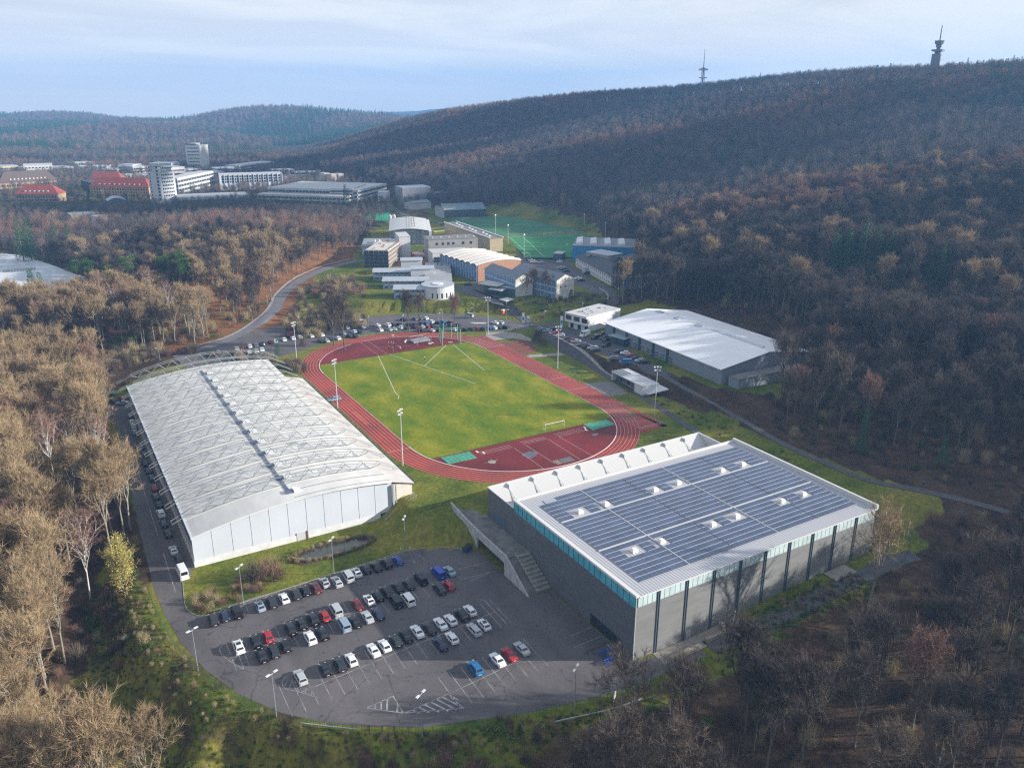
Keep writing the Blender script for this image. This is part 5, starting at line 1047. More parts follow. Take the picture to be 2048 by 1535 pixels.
def town(name, label, FLp, FRp, top, D, wall, roofm, roof='flat', rise=3, cols=0, rows=0, wsz=(1.4,1.7), z=8, fr='dark_frame', zs=None, cat='building', group=None, side=0):
    t, W, D, Hh = block(name, label, cat, FLp, FRp, z, top, D, wall, roofm, roof, group, rise=rise, over=0.8)
    if rows: put_windows(t, 'f', W, D, spaced(1.0, W-1.0, cols), [1.4+(Hh-1.6)/rows*k for k in range(rows)], win_mesh(wsz[0], wsz[1], fr, 'window_glass', 1))
    if side: put_windows(t, 'r', W, D, spaced(1, D-1, side), [1.4+(Hh-1.6)/rows*k for k in range(rows)], win_mesh(wsz[0], wsz[1], fr, 'window_glass', 1))
    return t, W, D, Hh
brick_d = mat('barrack_wall', (0.30,0.20,0.14), 0.9, var=0.15, scale=0.2)
t, W, D, Hh = town('barracks_building', 'sandstone barracks with a red tiled roof nearest the left edge', (32,405),(118,405), 388, 16, sandst, redtile, 'hip', 8, 14, 2)
dm = MB(); dm.box((0,0,0.8), (1.6, 2.4, 1.8)); dmm = mesh_of('dormer', dm, mat('dormer_white', (0.55,0.53,0.50)))
for x in spaced(8, W-8, 6): obj_of('dormer', dmm, t, (x, 2.2, Hh+1.4))
t, W, D, Hh = town('barracks_building', 'long sandstone barracks with a brown slate roof and white dormers', (2,385),(118,378), 366, 18, sandst, mat('brown_slate', (0.12,0.085,0.07), 0.8), 'hip', 11, 22, 2)
for x in spaced(10, W-10, 10): obj_of('dormer', dmm, t, (x, 2.5, Hh+2.0))
t, W, D, Hh = town('barracks_building', 'ochre barracks with a long red roof beside the white slab tower', (182,394),(300,396), 373, 15, mat('ochre_wall', (0.48,0.33,0.15), 0.9, var=0.1, scale=0.3), redtile, 'hip', 9, 22, 3)
for x in spaced(8, W-8, 9): obj_of('dormer', dmm, t, (x, 2.2, Hh+1.4))
town('barracks_building', 'rear red-roofed wing behind the ochre barracks', (177,374),(246,374), 360, 16, sandst, redtile, 'hip', 9)
block('black_gable_wall', 'dark slanting end block of the ochre barracks', 'building', (166,388),(182,392), 8, 14, 12, mat('black_cladding', (0.03,0.04,0.05), 0.5), slate_d)
bal = mat('balcony_bands', (0.52,0.53,0.52), 0.8)
def banded(label, FLp, FRp, top, D, rows, z=8, wall=conc_l, cols=14, name='institute_building', roofm=rooflt, face='f', out=0.8):
    t, W, D, Hh = block(name, label, 'building', FLp, FRp, z, top, D, mat('band_glass', (0.06,0.08,0.11), 0.2, var=0.3, scale=0.3), roofm); fh2 = Hh/rows
    for k in range(rows): b = MB(); b.bx(-out, W+out, -out, D+out, fh2*k+fh2*0.52, fh2*(k+1)-0.003); b.build('balcony_band', wall, t)
    b = MB()
    each('column', t, wall, [(W*k/cols-0.25, W*k/cols+0.25, -out*0.9, 0, 0, Hh-0.1) for k in range(cols+1)]); return t, W, D, Hh
banded('slab block with four balcony bands behind the white slab tower', (358,392),(428,374), 357, 16, 4)
banded('long flat pavilion roof right of the white slab tower', (357,408),(497,402), 6, 30, 1, cols=20)
t, W, D, Hh = block('prefab_institute', 'white institute with a grid of small square windows', 'building', (441,376),(566,372), 8, 350, 24, mat('white_panels', (0.60,0.62,0.66), 0.7, var=0.05, scale=0.3), rooflt)
put_windows(t, 'f', W, D, spaced(2, W-2, 24), [5.5+(Hh-6)/3*k for k in range(3)], win_mesh(2.2, 2.2, 'dark_frame', 'window_glass', 0)); b = MB()
each('fin', t, mat('pale_fin', (0.45,0.50,0.62)), [(W*k/13-0.4, W*k/13+0.4, -0.8, 0, 0, Hh) for k in range(14)])
banded('pale stepped institute roofs above the gridded white one', (480,347),(548,338), 331, 22, 3, cols=8)
banded('large white courtyard institute, upper storeys', (540,398),(716,404), 375, 70, 3, cols=26, out=1.2)
b_ = banded('lower front wing of the large courtyard institute', (517,402),(690,408), 7, 12, 2, cols=22)
banded('end block of the courtyard institute with four horizontal bands', (706,404),(731,393), 378, 22, 4, cols=4)
for k, (a, c, tp) in enumerate(((650,366,347),(664,367,349),(678,366,348))): block('ventilation_tower', 'pale ribbed plant tower behind the courtyard institute', 'tower', (a, c), (a+10, c-1), 8, tp, 10, conc_l, conc_l, group='plant towers behind the courtyard institute')
town('long_institute', 'low blue-grey institute at the foot of the wooded hill', (560,362),(660,360), 352, 14, MATS['pale_grid'], slate)
rows_ = [((0,352),(40,350),333,'cream block at the far left of the town',render_c),((40,350),(72,348),336,'yellowish block second from the left of the town',yell),((50,352),(108,350),331,'white hall with a stepped roof at the left of the town',render_w),((118,350),(150,348),335,'small white block in the town behind the dark trees',render_w),((152,337),(190,335),326,'distant long white institute in front of the hill',render_w),((150,346),(215,345),334,'white block with a dark roof in the middle of the town',render_w),((238,350),(268,350),330,'white laboratory block left of the white slab tower',render_w),((268,352),(300,350),334,'cluster of pale laboratory blocks behind the red roofs',conc_l),((300,350),(345,350),327,'pale laboratory wing directly behind the white slab tower',conc_l),((345,360),(372,358),335,'pale end block right behind the white slab tower',conc_l),((192,352),(236,352),340,'low grey blocks in the middle of the town',render_g),((372,362),(430,358),348,'brown and cream block at the foot of the tall pale tower',brick_d),((420,360),(450,358),345,'pale block with a rust front right of the tall tower',conc_l),((436,352),(478,350),338,'pale mid-rise block left of the stepped institute roofs',conc_l),((548,352),(590,350),341,'white mid-rise block right of the stepped institute roofs',render_w),((590,356),(650,354),346,'grey laboratory range in front of the wooded hill',render_g),((455,346),(500,344),336,'distant white slab behind the gridded institute',render_w),((372,352),(404,350),340,'low white block at the left foot of the tall pale tower',render_w),((270,344),(310,342),332,'rearmost white laboratory block left of the tall tower',render_w),((240,362),(300,360),352,'white flat-roofed range behind the red roof',render_w)]
for k, (a, c, tp, lb, wl) in enumerate(rows_): town('town_building', lb, a, c, tp, 22+random.random()*14, wl, rooflt if k % 3 else zinc, 'flat', 0, 8, 3, (2.4, 1.5), side=0)
town('round_roofed_hall', 'greenhouse-like hall with a barrel roof in front of the ochre barracks', (216,412),(254,410), 403, 20, slatew, zinc, 'curve_x', 3)
town('pavilion', 'flat grey pavilion among the trees left of the knoll', (142,440),(200,436), 430, 16, render_g, mat('green_grey_roof', (0.28,0.33,0.33), 0.7)); town('pavilion', 'white sheds among the trees left of the knoll', (195,443),(225,440), 434, 12, render_w, rooflt)
# ---- hill-top masts
def ridge_top(px, py, depth): q = PD(px, py, depth); return q
q = PD(1871, 133, 1060); q0 = (q[0], q[1], TZ(q[0], q[1])); topz = q[2]; t = thing('lookout_tower', 'concrete lookout tower with a platform and mast on the hilltop', 'tower', q0, 0.35)
h0 = topz-q0[2]; cb = mat('tower_concrete', (0.16,0.18,0.21), 0.85)
b = MB(); b.bx(-5, 0, -5, 5, 0, h0+14); b.bx(0.3, 5.5, -4, 4, 0, h0+12, 1); b.bx(0.3, 5.6, -4.2, 4.2, h0+6, h0+8, 0); b.build('shaft', [cb, mat('tower_white_side', (0.50,0.51,0.54), 0.8)], t)
b = MB(); b.bx(-6, 8, -6, 6, h0+17.0, h0+19); b.bx(-2, 4, -3, 3, h0+12, h0+17.0); b.tube((1,0,h0+19),(1,0,h0+21.5),2.4); b.build('platform', cb, t); b = MB(); b.tube((1, 0, h0+21.5), (1, 0, h0+25), 3.4); b.tube((1, 0, h0+25), (1, 0, h0+29), 4.6, 5.6, n=10); b.build('antenna_platform', cb, t); b = MB(); b.tube((1, 0, h0+29), (1, 0, h0+46), 0.75, 0.4); b.build('mast', dark, t)
q = PD(1405, 166, 1180); q0 = (q[0], q[1], TZ(q[0], q[1])); h0 = q[2]-q0[2]; t = thing('radio_mast', 'slender steel radio mast with two round platforms on the ridge', 'mast', q0); b = MB()
for a in range(4): x, y = 2.2*math.cos(a*1.57+0.78), 2.2*math.sin(a*1.57+0.78); b.tube((x, y, 0), (x*0.8, y*0.8, h0+20), 0.35, n=4)
b.tube((0, 0, 0), (0, 0, h0+20), 1.1, 0.9); b.tube((0, 0, h0+20), (0, 0, h0+43), 0.6, 0.25); b.build('mast', mat('mast_steel', (0.28,0.31,0.34)), t)
b = MB(); b.tube((0, 0, h0+6), (0, 0, h0+7), 5.6, n=12); b.build('platform', MATS['mast_steel'], t); b = MB(); b.tube((0, 0, h0+16), (0, 0, h0+17.2), 6.4, n=12); b.tube((0, 0, h0+18), (0, 0, h0+18.4), 6.0, n=12); b.build('platform', MATS['mast_steel'], t)
# ------------------------------------------------------------------ trees and shrubs
bark = mat_rand('bark', (0.085,0.075,0.062), (0.16,0.14,0.115)); bark_pale = mat_rand('pale_bark', (0.20,0.18,0.15), (0.30,0.27,0.22))
twig = mat_rand('twigs', (0.088,0.074,0.064), (0.165,0.13,0.10), 0.9, (0.115,0.093,0.08)); twig_gold = mat_rand('golden_twigs', (0.29,0.21,0.125), (0.41,0.305,0.18)); twig_red = mat_rand('reddish_twigs', (0.21,0.125,0.10), (0.29,0.18,0.13))
birch_b = mat_rand('birch_bark', (0.55,0.53,0.50), (0.68,0.66,0.62)); needle = mat_rand('needles', (0.035,0.105,0.05), (0.06,0.14,0.06)); needle_p = mat_rand('pine_needles', (0.06,0.12,0.035), (0.09,0.155,0.045))
leafg = mat_rand('bramble_leaves', (0.06,0.115,0.025), (0.13,0.18,0.045)); straw = mat_rand('straw', (0.30,0.25,0.13), (0.42,0.34,0.2)); leafb = mat_rand('dry_leaves', (0.15,0.10,0.05), (0.25,0.175,0.085)); leafy = mat_rand('yellow_leaves', (0.36,0.32,0.10), (0.44,0.38,0.13)); larch = mat_rand('larch_twigs', (0.24,0.16,0.09), (0.30,0.21,0.12))
class TB:
    def __init__(s): s.V = []; s.T = []; s.n = 0
    def tube(s, P_, Rr, n=5):
        """tapered tube through points"""
        P_ = np.asarray(P_, float); k = len(P_)
        a = np.linspace(0, 2*math.pi, n, endpoint=False); rings = []
        for i in range(k):
            d = P_[min(i+1, k-1)]-P_[max(i-1, 0)]; d /= np.linalg.norm(d)+1e-9
            u = np.cross(d, [0.31, 0.77, 0.56]); u /= np.linalg.norm(u)+1e-9; v_ = np.cross(d, u)
            rings.append(P_[i]+Rr[i]*(np.cos(a)[:, None]*u+np.sin(a)[:, None]*v_))
        s.V.append(np.concatenate(rings)); b_ = s.n
        for i in range(k-1):
            for j in range(n):
                p0 = b_+i*n+j; p1 = b_+i*n+(j+1) % n; q0 = p0+n; q1 = p1+n; s.T += [(p0, p1, q1), (p0, q1, q0)]
        s.n += k*n
    def slivers(s, base, dirs, wd, rg):
        """thin triangles: twigs or needle sprays"""
        N_ = len(base)
        if not N_: return
        u = np.cross(dirs, rg.normal(size=(N_, 3))); u /= np.linalg.norm(u, axis=1, keepdims=True)+1e-9; w_ = (wd if np.ndim(wd) else np.full(N_, wd))[:, None]/2
        V_ = np.stack([base-u*w_, base+u*w_, base+dirs], 1).reshape(-1, 3); s.V.append(V_); i = np.arange(N_)*3+s.n; s.T += [tuple(q) for q in np.stack([i, i+1, i+2], 1).tolist()]; s.n += 3*N_
    def blades(s, base, dirs, wd, rg):
        """four-cornered sprays, wider than slivers"""
        N_ = len(base); u = np.cross(dirs, rg.normal(size=(N_, 3))); u /= np.linalg.norm(u, axis=1, keepdims=True)+1e-9; w_ = (wd if np.ndim(wd) else np.full(N_, wd))[:, None]/2
        V_ = np.stack([base, base+dirs*0.5-u*w_, base+dirs, base+dirs*0.5+u*w_], 1).reshape(-1, 3); s.V.append(V_); i = np.arange(N_)*4+s.n
        s.T += [tuple(q) for q in np.stack([i, i+1, i+2], 1).tolist()]+[tuple(q) for q in np.stack([i, i+2, i+3], 1).tolist()]; s.n += 4*N_
    def mesh(s, name, m_): return np_mesh(name, np.concatenate(s.V), np.array(s.T), m_)
def unit(v): return v/(np.linalg.norm(v)+1e-9)
def bare_tree(seed, H=20.0, spread=0.5, limbs=9, split=0.42, tw=11, birch=False, nlev=(6, 6)):
    rg = np.random.default_rng(seed); tr_ = TB(); cr_ = TB(); r0 = H*0.0125*(0.8 if birch else 1)
    lean = rg.normal(size=2)*0.03; pts_ = []; K = 9
    top_h = H*(0.86 if birch else 0.66)
    for i in range(K):
        t = i/(K-1); pts_.append([lean[0]*t*t*H+0.18*math.sin(3*t+seed), lean[1]*t*t*H+0.18*math.cos(2.3*t+seed), t*top_h])
    pts_ = np.array(pts_); rad = [r0*(1.25 if i == 0 else 1)*(1-0.82*(i/(K-1))) for i in range(K)]; tr_.tube(pts_, rad, 6)
    tb_, td = [], []
    def at_(t): f = t*(K-1); i = min(int(f), K-2); return pts_[i]+(pts_[i+1]-pts_[i])*(f-i)
    def branch(p, d, L, r, lev):
        seg = 4 if lev < 2 else 3; P_ = [p]; q = p.copy(); dd = d.copy()
        for i in range(seg): dd = unit(dd+rg.normal(size=3)*0.13+np.array([0, 0, 0.10 if not birch else 0.02])); q = q+dd*L/seg; P_.append(q.copy())
        (tr_ if lev < 2 else cr_).tube(P_, [r*(1-0.78*i/seg) for i in range(seg+1)], 5 if lev == 0 else 3)
        if lev < 2:
            for k in range(nlev[lev]):
                t = 0.25+0.75*(k+rg.random())/nlev[lev]; f = t*seg; i = min(int(f), seg-1); b0 = P_[i]+(P_[i+1]-P_[i])*(f-i)
                nd = unit(unit(P_[i+1]-P_[i])*0.85+rg.normal(size=3)*0.5+np.array([0, 0, 0.22])); branch(b0, nd, L*(0.58-0.2*t)*(0.9+0.3*rg.random()), r*0.46, lev+1)
        n_ = tw if lev == 2 else tw//2
        for k in range(n_):
            t = 0.15+0.85*rg.random(); f = t*seg; i = min(int(f), seg-1); tb_.append(P_[i]+(P_[i+1]-P_[i])*(f-i)); v_ = unit(unit(P_[i+1]-P_[i])*0.9+rg.normal(size=3)*0.5+np.array([0, 0, 0.15 if not birch else -0.25])); td.append(v_*H*(0.035+0.05*rg.random()))
    for k in range(limbs):
        t = split+(1-split)*((k+0.3*rg.random())/limbs); a = k*2.4+rg.random()*0.7
        inc = (0.95-0.65*(t-split)/(1-split))*spread*1.5
        d = unit(np.array([math.cos(a)*inc, math.sin(a)*inc, 1.0])); branch(at_(min(t, 0.99)), d, H*(0.46-0.24*(t-split)/(1-split))*(0.85+0.3*rg.random()), r0*0.58, 0)
    cr_.slivers(np.array(tb_), np.array(td), H*0.0024, rg)
    return tr_, cr_
def far_tree(seed, H=19.0, n=420, conif=False):
    rg = np.random.default_rng(seed); t_ = TB(); t_.tube([(0,0,0),(0.1,0,H*0.35),(0.2,0.1,H*0.8)], [0.28,0.2,0.05], 4)
    for k in range(7):
        a = k*2.4; t_.tube([(0.1,0,H*(0.3+0.05*k)), (math.cos(a)*H*0.13, math.sin(a)*H*0.13, H*(0.55+0.05*k)), (math.cos(a)*H*0.2, math.sin(a)*H*0.2, H*(0.72+0.03*k))], [0.16,0.1,0.03], 3)
    u = rg.normal(size=(n, 3)); u /= np.linalg.norm(u, axis=1, keepdims=True); r_ = rg.random(n)**0.45
    base = np.array([0, 0, H*0.64])+u*r_[:, None]*np.array([H*0.18, H*0.18, H*0.30]); k = base[:, 2] > H*0.3; base = base[k]; u = u[k]
    d = u*0.7+np.array([0, 0, 0.75])+rg.normal(size=u.shape)*0.3; d /= np.linalg.norm(d, axis=1, keepdims=True); t_.slivers(base, d*H*(0.07+0.07*rg.random((len(d), 1))), 0.12, rg)
    return t_
def conifer(seed, H=20.0, rad=3.6, n=2600, pine=False):
    rg = np.random.default_rng(seed); tr_ = TB(); cr_ = TB(); tr_.tube([(0,0,0),(0.05,0,H*0.5),(0,0,H*0.98)], [H*0.014,H*0.009,0.03], 6)
    if pine:
        cl = [(rg.normal()*1.7, rg.normal()*1.7, H*(0.62+0.36*rg.random())) for _ in range(16)]; B_ = []; D_ = []
        for c in cl:
            tr_.tube([(0, 0, c[2]-1.6), (c[0], c[1], c[2])], [0.09, 0.03], 3)
            m_ = n//16; u = rg.normal(size=(m_, 3)); u /= np.linalg.norm(u, axis=1, keepdims=True); B_.append(np.array(c)+u*(rg.random((m_, 1))**0.5)*np.array([1.7, 1.7, 0.85])); D_.append((u+np.array([0, 0, 0.4]))*0.42)
        cr_.slivers(np.concatenate(B_), np.concatenate(D_), 0.17, rg)
    else:
        nb = 170; B_ = []; D_ = []
        for k in range(nb):
            t = 0.1+0.89*k/nb; a = k*2.4+rg.random()*0.5; L = rad*(1-t)**0.8*(0.75+0.45*rg.random())+0.25; z = t*H; e = np.array([math.cos(a)*L, math.sin(a)*L, -L*(0.28-0.25*t)]); p0 = np.array([0, 0, z])
            m_ = max(6, int(n/nb*(0.35+1.2*(1-t)))); s_ = rg.random(m_)**0.6; b0 = p0+e*s_[:, None]+rg.normal(size=(m_, 3))*0.12; lat = np.array([-e[1], e[0], 0])/L
            d = e/L*0.5+lat*rg.choice([-1, 1], m_)[:, None]*rg.random((m_, 1))*0.9+np.array([0, 0, -0.25])*rg.random((m_, 1)); B_.append(b0); D_.append(d*(0.5+0.5*rg.random((m_, 1))))
        cr_.blades(np.concatenate(B_), np.concatenate(D_), 0.22, rg)
    return tr_, cr_
def bush(seed, w_=2.2, h_=1.8, n=900, leaf=0.16):
    rg = np.random.default_rng(seed); c = TB(); B_ = []; D_ = []
    for k in range(14):
        cx, cy_ = rg.normal(size=2)*w_*0.38; hh = h_*(0.5+0.5*rg.random()); c.tube([(cx*0.3, cy_*0.3, 0), (cx, cy_, hh*0.8)], [0.03, 0.01], 3)
        m_ = n//14; u = rg.normal(size=(m_, 3)); u /= np.linalg.norm(u, axis=1, keepdims=True); u[:, 2] = abs(u[:, 2]); B_.append(np.array([cx, cy_, hh*0.25])+u*(rg.random((m_, 1))**0.5)*np.array([w_*0.33, w_*0.33, hh*0.75])); D_.append(rg.normal(size=(m_, 3))*leaf*0.7+np.array([0, 0, leaf*0.4]))
    c.blades(np.concatenate(B_), np.concatenate(D_), leaf*0.8, rg); return c
def brush(seed, w_=1.6, h_=3.2, n=700):
    """leafless shrub: upright fans of thin stems"""
    rg = np.random.default_rng(seed); c = TB(); b0 = np.zeros((n, 3)); b0[:, :2] = rg.normal(size=(n, 2))*w_*0.33; b0[:, 2] = rg.random(n)**1.5*h_*0.75; d = rg.normal(size=(n, 3))*0.45; d[:, :2] += b0[:, :2]*0.25; d[:, 2] = abs(d[:, 2])+0.8; d *= 0.42+0.5*rg.random((n, 1)); c.slivers(b0, d, 0.035, rg)
    for k in range(10): a = k*2.4; c.tube([(0, 0, 0), (math.cos(a)*w_*0.3, math.sin(a)*w_*0.3, h_*0.55), (math.cos(a)*w_*0.5, math.sin(a)*w_*0.5, h_*0.95)], [0.05, 0.03, 0.01], 3)
    return c
NEAR = []   # (trunk mesh, crown mesh)
specs = [(1,21,0.36,9,0.42,twig,bark),(2,22,0.30,11,0.46,twig,bark),(3,22,0.36,10,0.42,twig_gold,bark_pale),(4,24,0.28,12,0.50,twig_gold,bark_pale),(5,21,0.34,11,0.40,twig_red,bark),(6,19,0.48,8,0.34,twig,bark_pale)]
for sd_, H_, sp_, li, sl_, tm, bmt in specs:
    a, c = bare_tree(sd_, H_, sp_, li, sl_); NEAR.append((a.mesh('trunk', bmt), c.mesh('crown', tm)))
BIRCH = []
for sd_ in (21, 22):
    a, c = bare_tree(sd_, 20, 0.42, 13, 0.40, 14, True, (5, 4)); BIRCH.append((a.mesh('trunk', birch_b), c.mesh('crown', twig_red)))
SPRUCE = []
for sd_, H_, rd_ in ((31,20,3.4),(32,18,3.0),(33,22,3.9)):
    a, c = conifer(sd_, H_, rd_); SPRUCE.append((a.mesh('trunk', bark), c.mesh('crown', needle)))
PINE = []
for sd_ in (41, 42):
    a, c = conifer(sd_, 16, 3, 3400, True); PINE.append((a.mesh('trunk', bark), c.mesh('crown', needle_p)))
a, c = bare_tree(51, 13, 0.42, 12, 0.2, 8, False, (5, 5)); rgy = np.random.default_rng(5)
uu = rgy.normal(size=(5200, 3)); uu /= np.linalg.norm(uu, axis=1, keepdims=True); c.blades(np.array([0, 0, 7.2])+uu*(rgy.random((5200, 1))**0.4)*np.array([2.2, 2.0, 5.4])*(1+0.3*np.sin(uu[:, :1]*9+uu[:, 2:]*7)), rgy.normal(size=(5200, 3))*0.13, 0.16, rgy); YEL = (a.mesh('trunk', bark), c.mesh('crown', leafy))
def merged(parts_, name):
    V_ = []; T_ = []; M_ = []; mats_ = []; o_ = 0
    for me in parts_:
        v = np.empty(len(me.vertices)*3, np.float32); me.vertices.foreach_get('co', v); t = np.empty(len(me.loops), np.int32); me.loops.foreach_get('vertex_index', t)
        V_.append(v.reshape(-1, 3)); T_.append(t.reshape(-1, 3)+o_); o_ += len(me.vertices); M_.append(np.full(len(t)//3, len(mats_), np.int32)); mats_.append(me.materials[0])
    me = np_mesh(name, np.concatenate(V_), np.concatenate(T_), mats_); me.polygons.foreach_set('material_index', np.concatenate(M_)); return me
def proto_col(name, meshes):
    c = bpy.data.collections.new(name)
    for i, me in enumerate(meshes):
        o = bpy.data.objects.new('%s_kind_%02d' % (name, i), me); c.objects.link(o)
    return c
def scatter(name, label, cat, pts_, idx_, rot, scl, col_):
    me = bpy.data.meshes.new(name); pts_ = np.asarray(pts_, np.float32); me.vertices.add(len(pts_)); me.vertices.foreach_set('co', pts_.ravel())
    for nm, ar, ty in (('proto', idx_, 'INT'), ('rotz', rot, 'FLOAT'), ('scl', scl, 'FLOAT')):
        at_ = me.attributes.new(nm, ty, 'POINT'); at_.data.foreach_set('value', np.asarray(ar, np.int32 if ty == 'INT' else np.float32))
    o = bpy.data.objects.new(name, me); COL.objects.link(o); tag(o, label, cat, kind='stuff')
    g = bpy.data.node_groups.new(name, 'GeometryNodeTree'); g.interface.new_socket('Geometry', in_out='INPUT', socket_type='NodeSocketGeometry'); g.interface.new_socket('Geometry', in_out='OUTPUT', socket_type='NodeSocketGeometry')
    N = g.nodes.new; L = g.links.new; gi = N('NodeGroupInput'); go = N('NodeGroupOutput'); ip = N('GeometryNodeInstanceOnPoints'); ci = N('GeometryNodeCollectionInfo'); ci.inputs[0].default_value = col_; ci.inputs['Separate Children'].default_value = True; ci.inputs['Reset Children'].default_value = True
    def na(n_, ty):
        q = N('GeometryNodeInputNamedAttribute'); q.data_type = ty; q.inputs['Name'].default_value = n_; return q.outputs[0]
    L(gi.outputs[0], ip.inputs['Points']); L(ci.outputs[0], ip.inputs['Instance']); ip.inputs['Pick Instance'].default_value = True; L(na('proto', 'INT'), ip.inputs['Instance Index'])
    cx_ = N('ShaderNodeCombineXYZ'); L(na('rotz', 'FLOAT'), cx_.inputs[2]); L(cx_.outputs[0], ip.inputs['Rotation']); L(na('scl', 'FLOAT'), ip.inputs['Scale']); L(ip.outputs[0], go.inputs[0])
    md = o.modifiers.new('scatter', 'NODES'); md.node_group = g; return o

# where trees stand
def pix(x, y, z):
    v = np.stack([x-CAM[0], y-CAM[1], z-CAM[2]], -1); zf = v@FWD; return 1024+F_PX*(v@RGT)/zf, 767.5-F_PX*(v@UPV)/zf, zf
fh_ = math.hypot(FWD[0], FWD[1])
def grid_points(d0, d1, a0, a1, step, jit=0.48):
    """jittered points between two depths and two picture columns"""
    mxl = max(abs(a0-1024), abs(a1-1024))/F_PX*1.0
    dd = np.arange(d0, d1, step); o_ = []
    for d in dd:
        l0 = (a0-1024)/F_PX*d*1.03; l1 = (a1-1024)/F_PX*d*1.03; ls = np.arange(l0, l1, step); o_.append(np.stack([np.full(len(ls), d), ls], 1))
    q = np.concatenate(o_); q = q+rng.uniform(-jit, jit, q.shape)*step; f2 = FWD[:2]/fh_
    return CAM[0]+f2[0]*q[:, 0]+RGT0[0]*q[:, 1], CAM[1]+f2[1]*q[:, 0]+RGT0[1]*q[:, 1], q[:, 0]
LOTH = [((x if x > -114 else x+2.5), y) for x, y in LOT]
HOLES = [LOTH, OPEN[1], HALLPAD, PITCH, WHITEF, LAWN, GRASSR, GRASSL, PARKTOP]+FOOTPR
HOLES.append(XY([(1060,655),(1340,742),(1450,822),(1240,765),(1080,682)], 2))
HOLES.append(XY([(1440,830),(1560,870),(1700,910),(1900,965),(2060,1000),(2060,1045),(1900,1015),(1700,950),(1560,905)], 1.5))
HOLES.append(XY([(1305,740),(1440,772),(1520,792),(1580,885),(1440,835)], 3)); HOLES.append([(-25,-156),(60,-150),(60,-166),(30,-169),(-25,-169)]); HOLES.append(XY([(0,700),(400,690),(400,745),(0,760)], -1))
HOLES.append(XY([(380,690),(520,625),(560,590),(640,535),(760,505),(760,560),(700,590),(640,620),(560,650),(430,720)], 2))
HOLES.append(XY([(1060,640),(1130,625),(1230,590),(1215,560),(1150,520),(1120,500),(1010,520),(900,560)], 4))
HOLES.append(XY([(560,590),(570,500),(700,480),(760,500),(660,570),(620,600)],4) if False else [(0,0),(0,1),(1,1)])
HOLES.append(XY([(1340,612),(1420,610),(1600,690),(1640,720),(1570,730),(1440,660)], 5))
def blocked(x, y, holes=HOLES):
    r = np.zeros(x.shape, bool)
    for h in holes: r |= inside(x, y, h)
    return r
def ridge_d(x, y):
    q = np.stack([x-CAM[0], y-CAM[1]], -1); d = q@(FWD[:2]/fh_); l = q@RGT0[:2]; a = 1024+l/np.maximum(d, 1)*F_PX; return np.interp(a, ra, rd), a, d
X1, Y1, D1 = grid_points(95, 560, -330, 2500, 6.0)
X2, Y2, D2 = grid_points(560, 1900, -150, 2350, 7.0)
X3, Y3, D3 = grid_points(1500, 3450, -60, 1150, 15.0)
X1 = np.concatenate([X1, X2]); Y1 = np.concatenate([Y1, Y2]); D1 = np.concatenate([D1, D2])
rdd, az, dd_ = ridge_d(X1, Y1); keep = ~blocked(X1, Y1) & ((dd_ < rdd+40)|(az < 600))
keep &= ~((az < 600) & (dd_ > 1500)); 
X1, Y1, D1, az = X1[keep], Y1[keep], D1[keep], az[keep]
# keep clear of the trees one can tell apart
SPQ = [PT(a, c)[:2] for a, c in ((48,522),(64,520),(115,505),(142,505),(78,640),(95,640),(1665,560),(1690,558),(1722,556),(1745,556),(1772,556),(1852,580),(1874,582),(1592,395),(1775,375),(1440,350),(1320,350),(1655,420),(1722,905),(1882,935),(160,580),(185,585),(222,590),(262,585),(335,580),(365,582),(380,590),(112,975),(148,950),(203,944),(182,1200),(300,620),(345,650),(205,640),(230,655))]
kp = np.ones(len(X1), bool)
for q in SPQ:
    tc_ = CAM[:2]-q; tc_ /= np.linalg.norm(tc_); rx_, ry_ = X1-q[0], Y1-q[1]; al = rx_*tc_[0]+ry_*tc_[1]; la = abs(-rx_*tc_[1]+ry_*tc_[0]); kp &= ~((la < 5.0) & (al > -3) & (al < 24))
kp &= ~((az > 1100) & (D1 < 300) & (rng.random(len(X1)) < 0.52)); kp &= ~((az < 330) & (D1 < 340) & (rng.random(len(X1)) < 0.30))
X1, Y1, D1, az = X1[kp], Y1[kp], D1[kp], az[kp]
# thinner on the beech knoll, so its leaf floor shows between the trunks
kn = inside(X1, Y1, KN); kp = ~kn | (rng.random(len(X1)) < 0.55); X1, Y1, D1, az = X1[kp], Y1[kp], D1[kp], az[kp]
Z1 = TZN(X1, Y1)
tpx, tpy, _z = pix(X1, Y1, Z1+19)
LIM = np.interp(tpx, [-400,235,260,300,330,1130,1160,1230,1300,1400,1500,1560,1640,1720,1800,1850,1950,2048,2400], [-900,-900,1180,1500,1640,1640,1480,1440,1370,1310,1235,1215,1225,1215,1165,1120,1060,985,900])
dcam = np.hypot(X1-CAM[0], Y1-CAM[1]); kp = ~((tpy < LIM) & (dcam < np.interp(tpx, [0,1000,1500,2048,2400], [230,230,250,262,262])) & (Y1 < -60) & (tpx > 235)); X1, Y1, D1, az, Z1 = X1[kp], Y1[kp], D1[kp], az[kp], Z1[kp]
cn = np.sin(X1/47+1.3)*np.cos(Y1/39)+0.8*np.sin((X1+Y1)/91)      # stands of the same kind
px1, py1, zf1 = pix(X1, Y1, Z1+10)
inv = (px1 > -60) & (px1 < 2110) & (py1 < 1640)
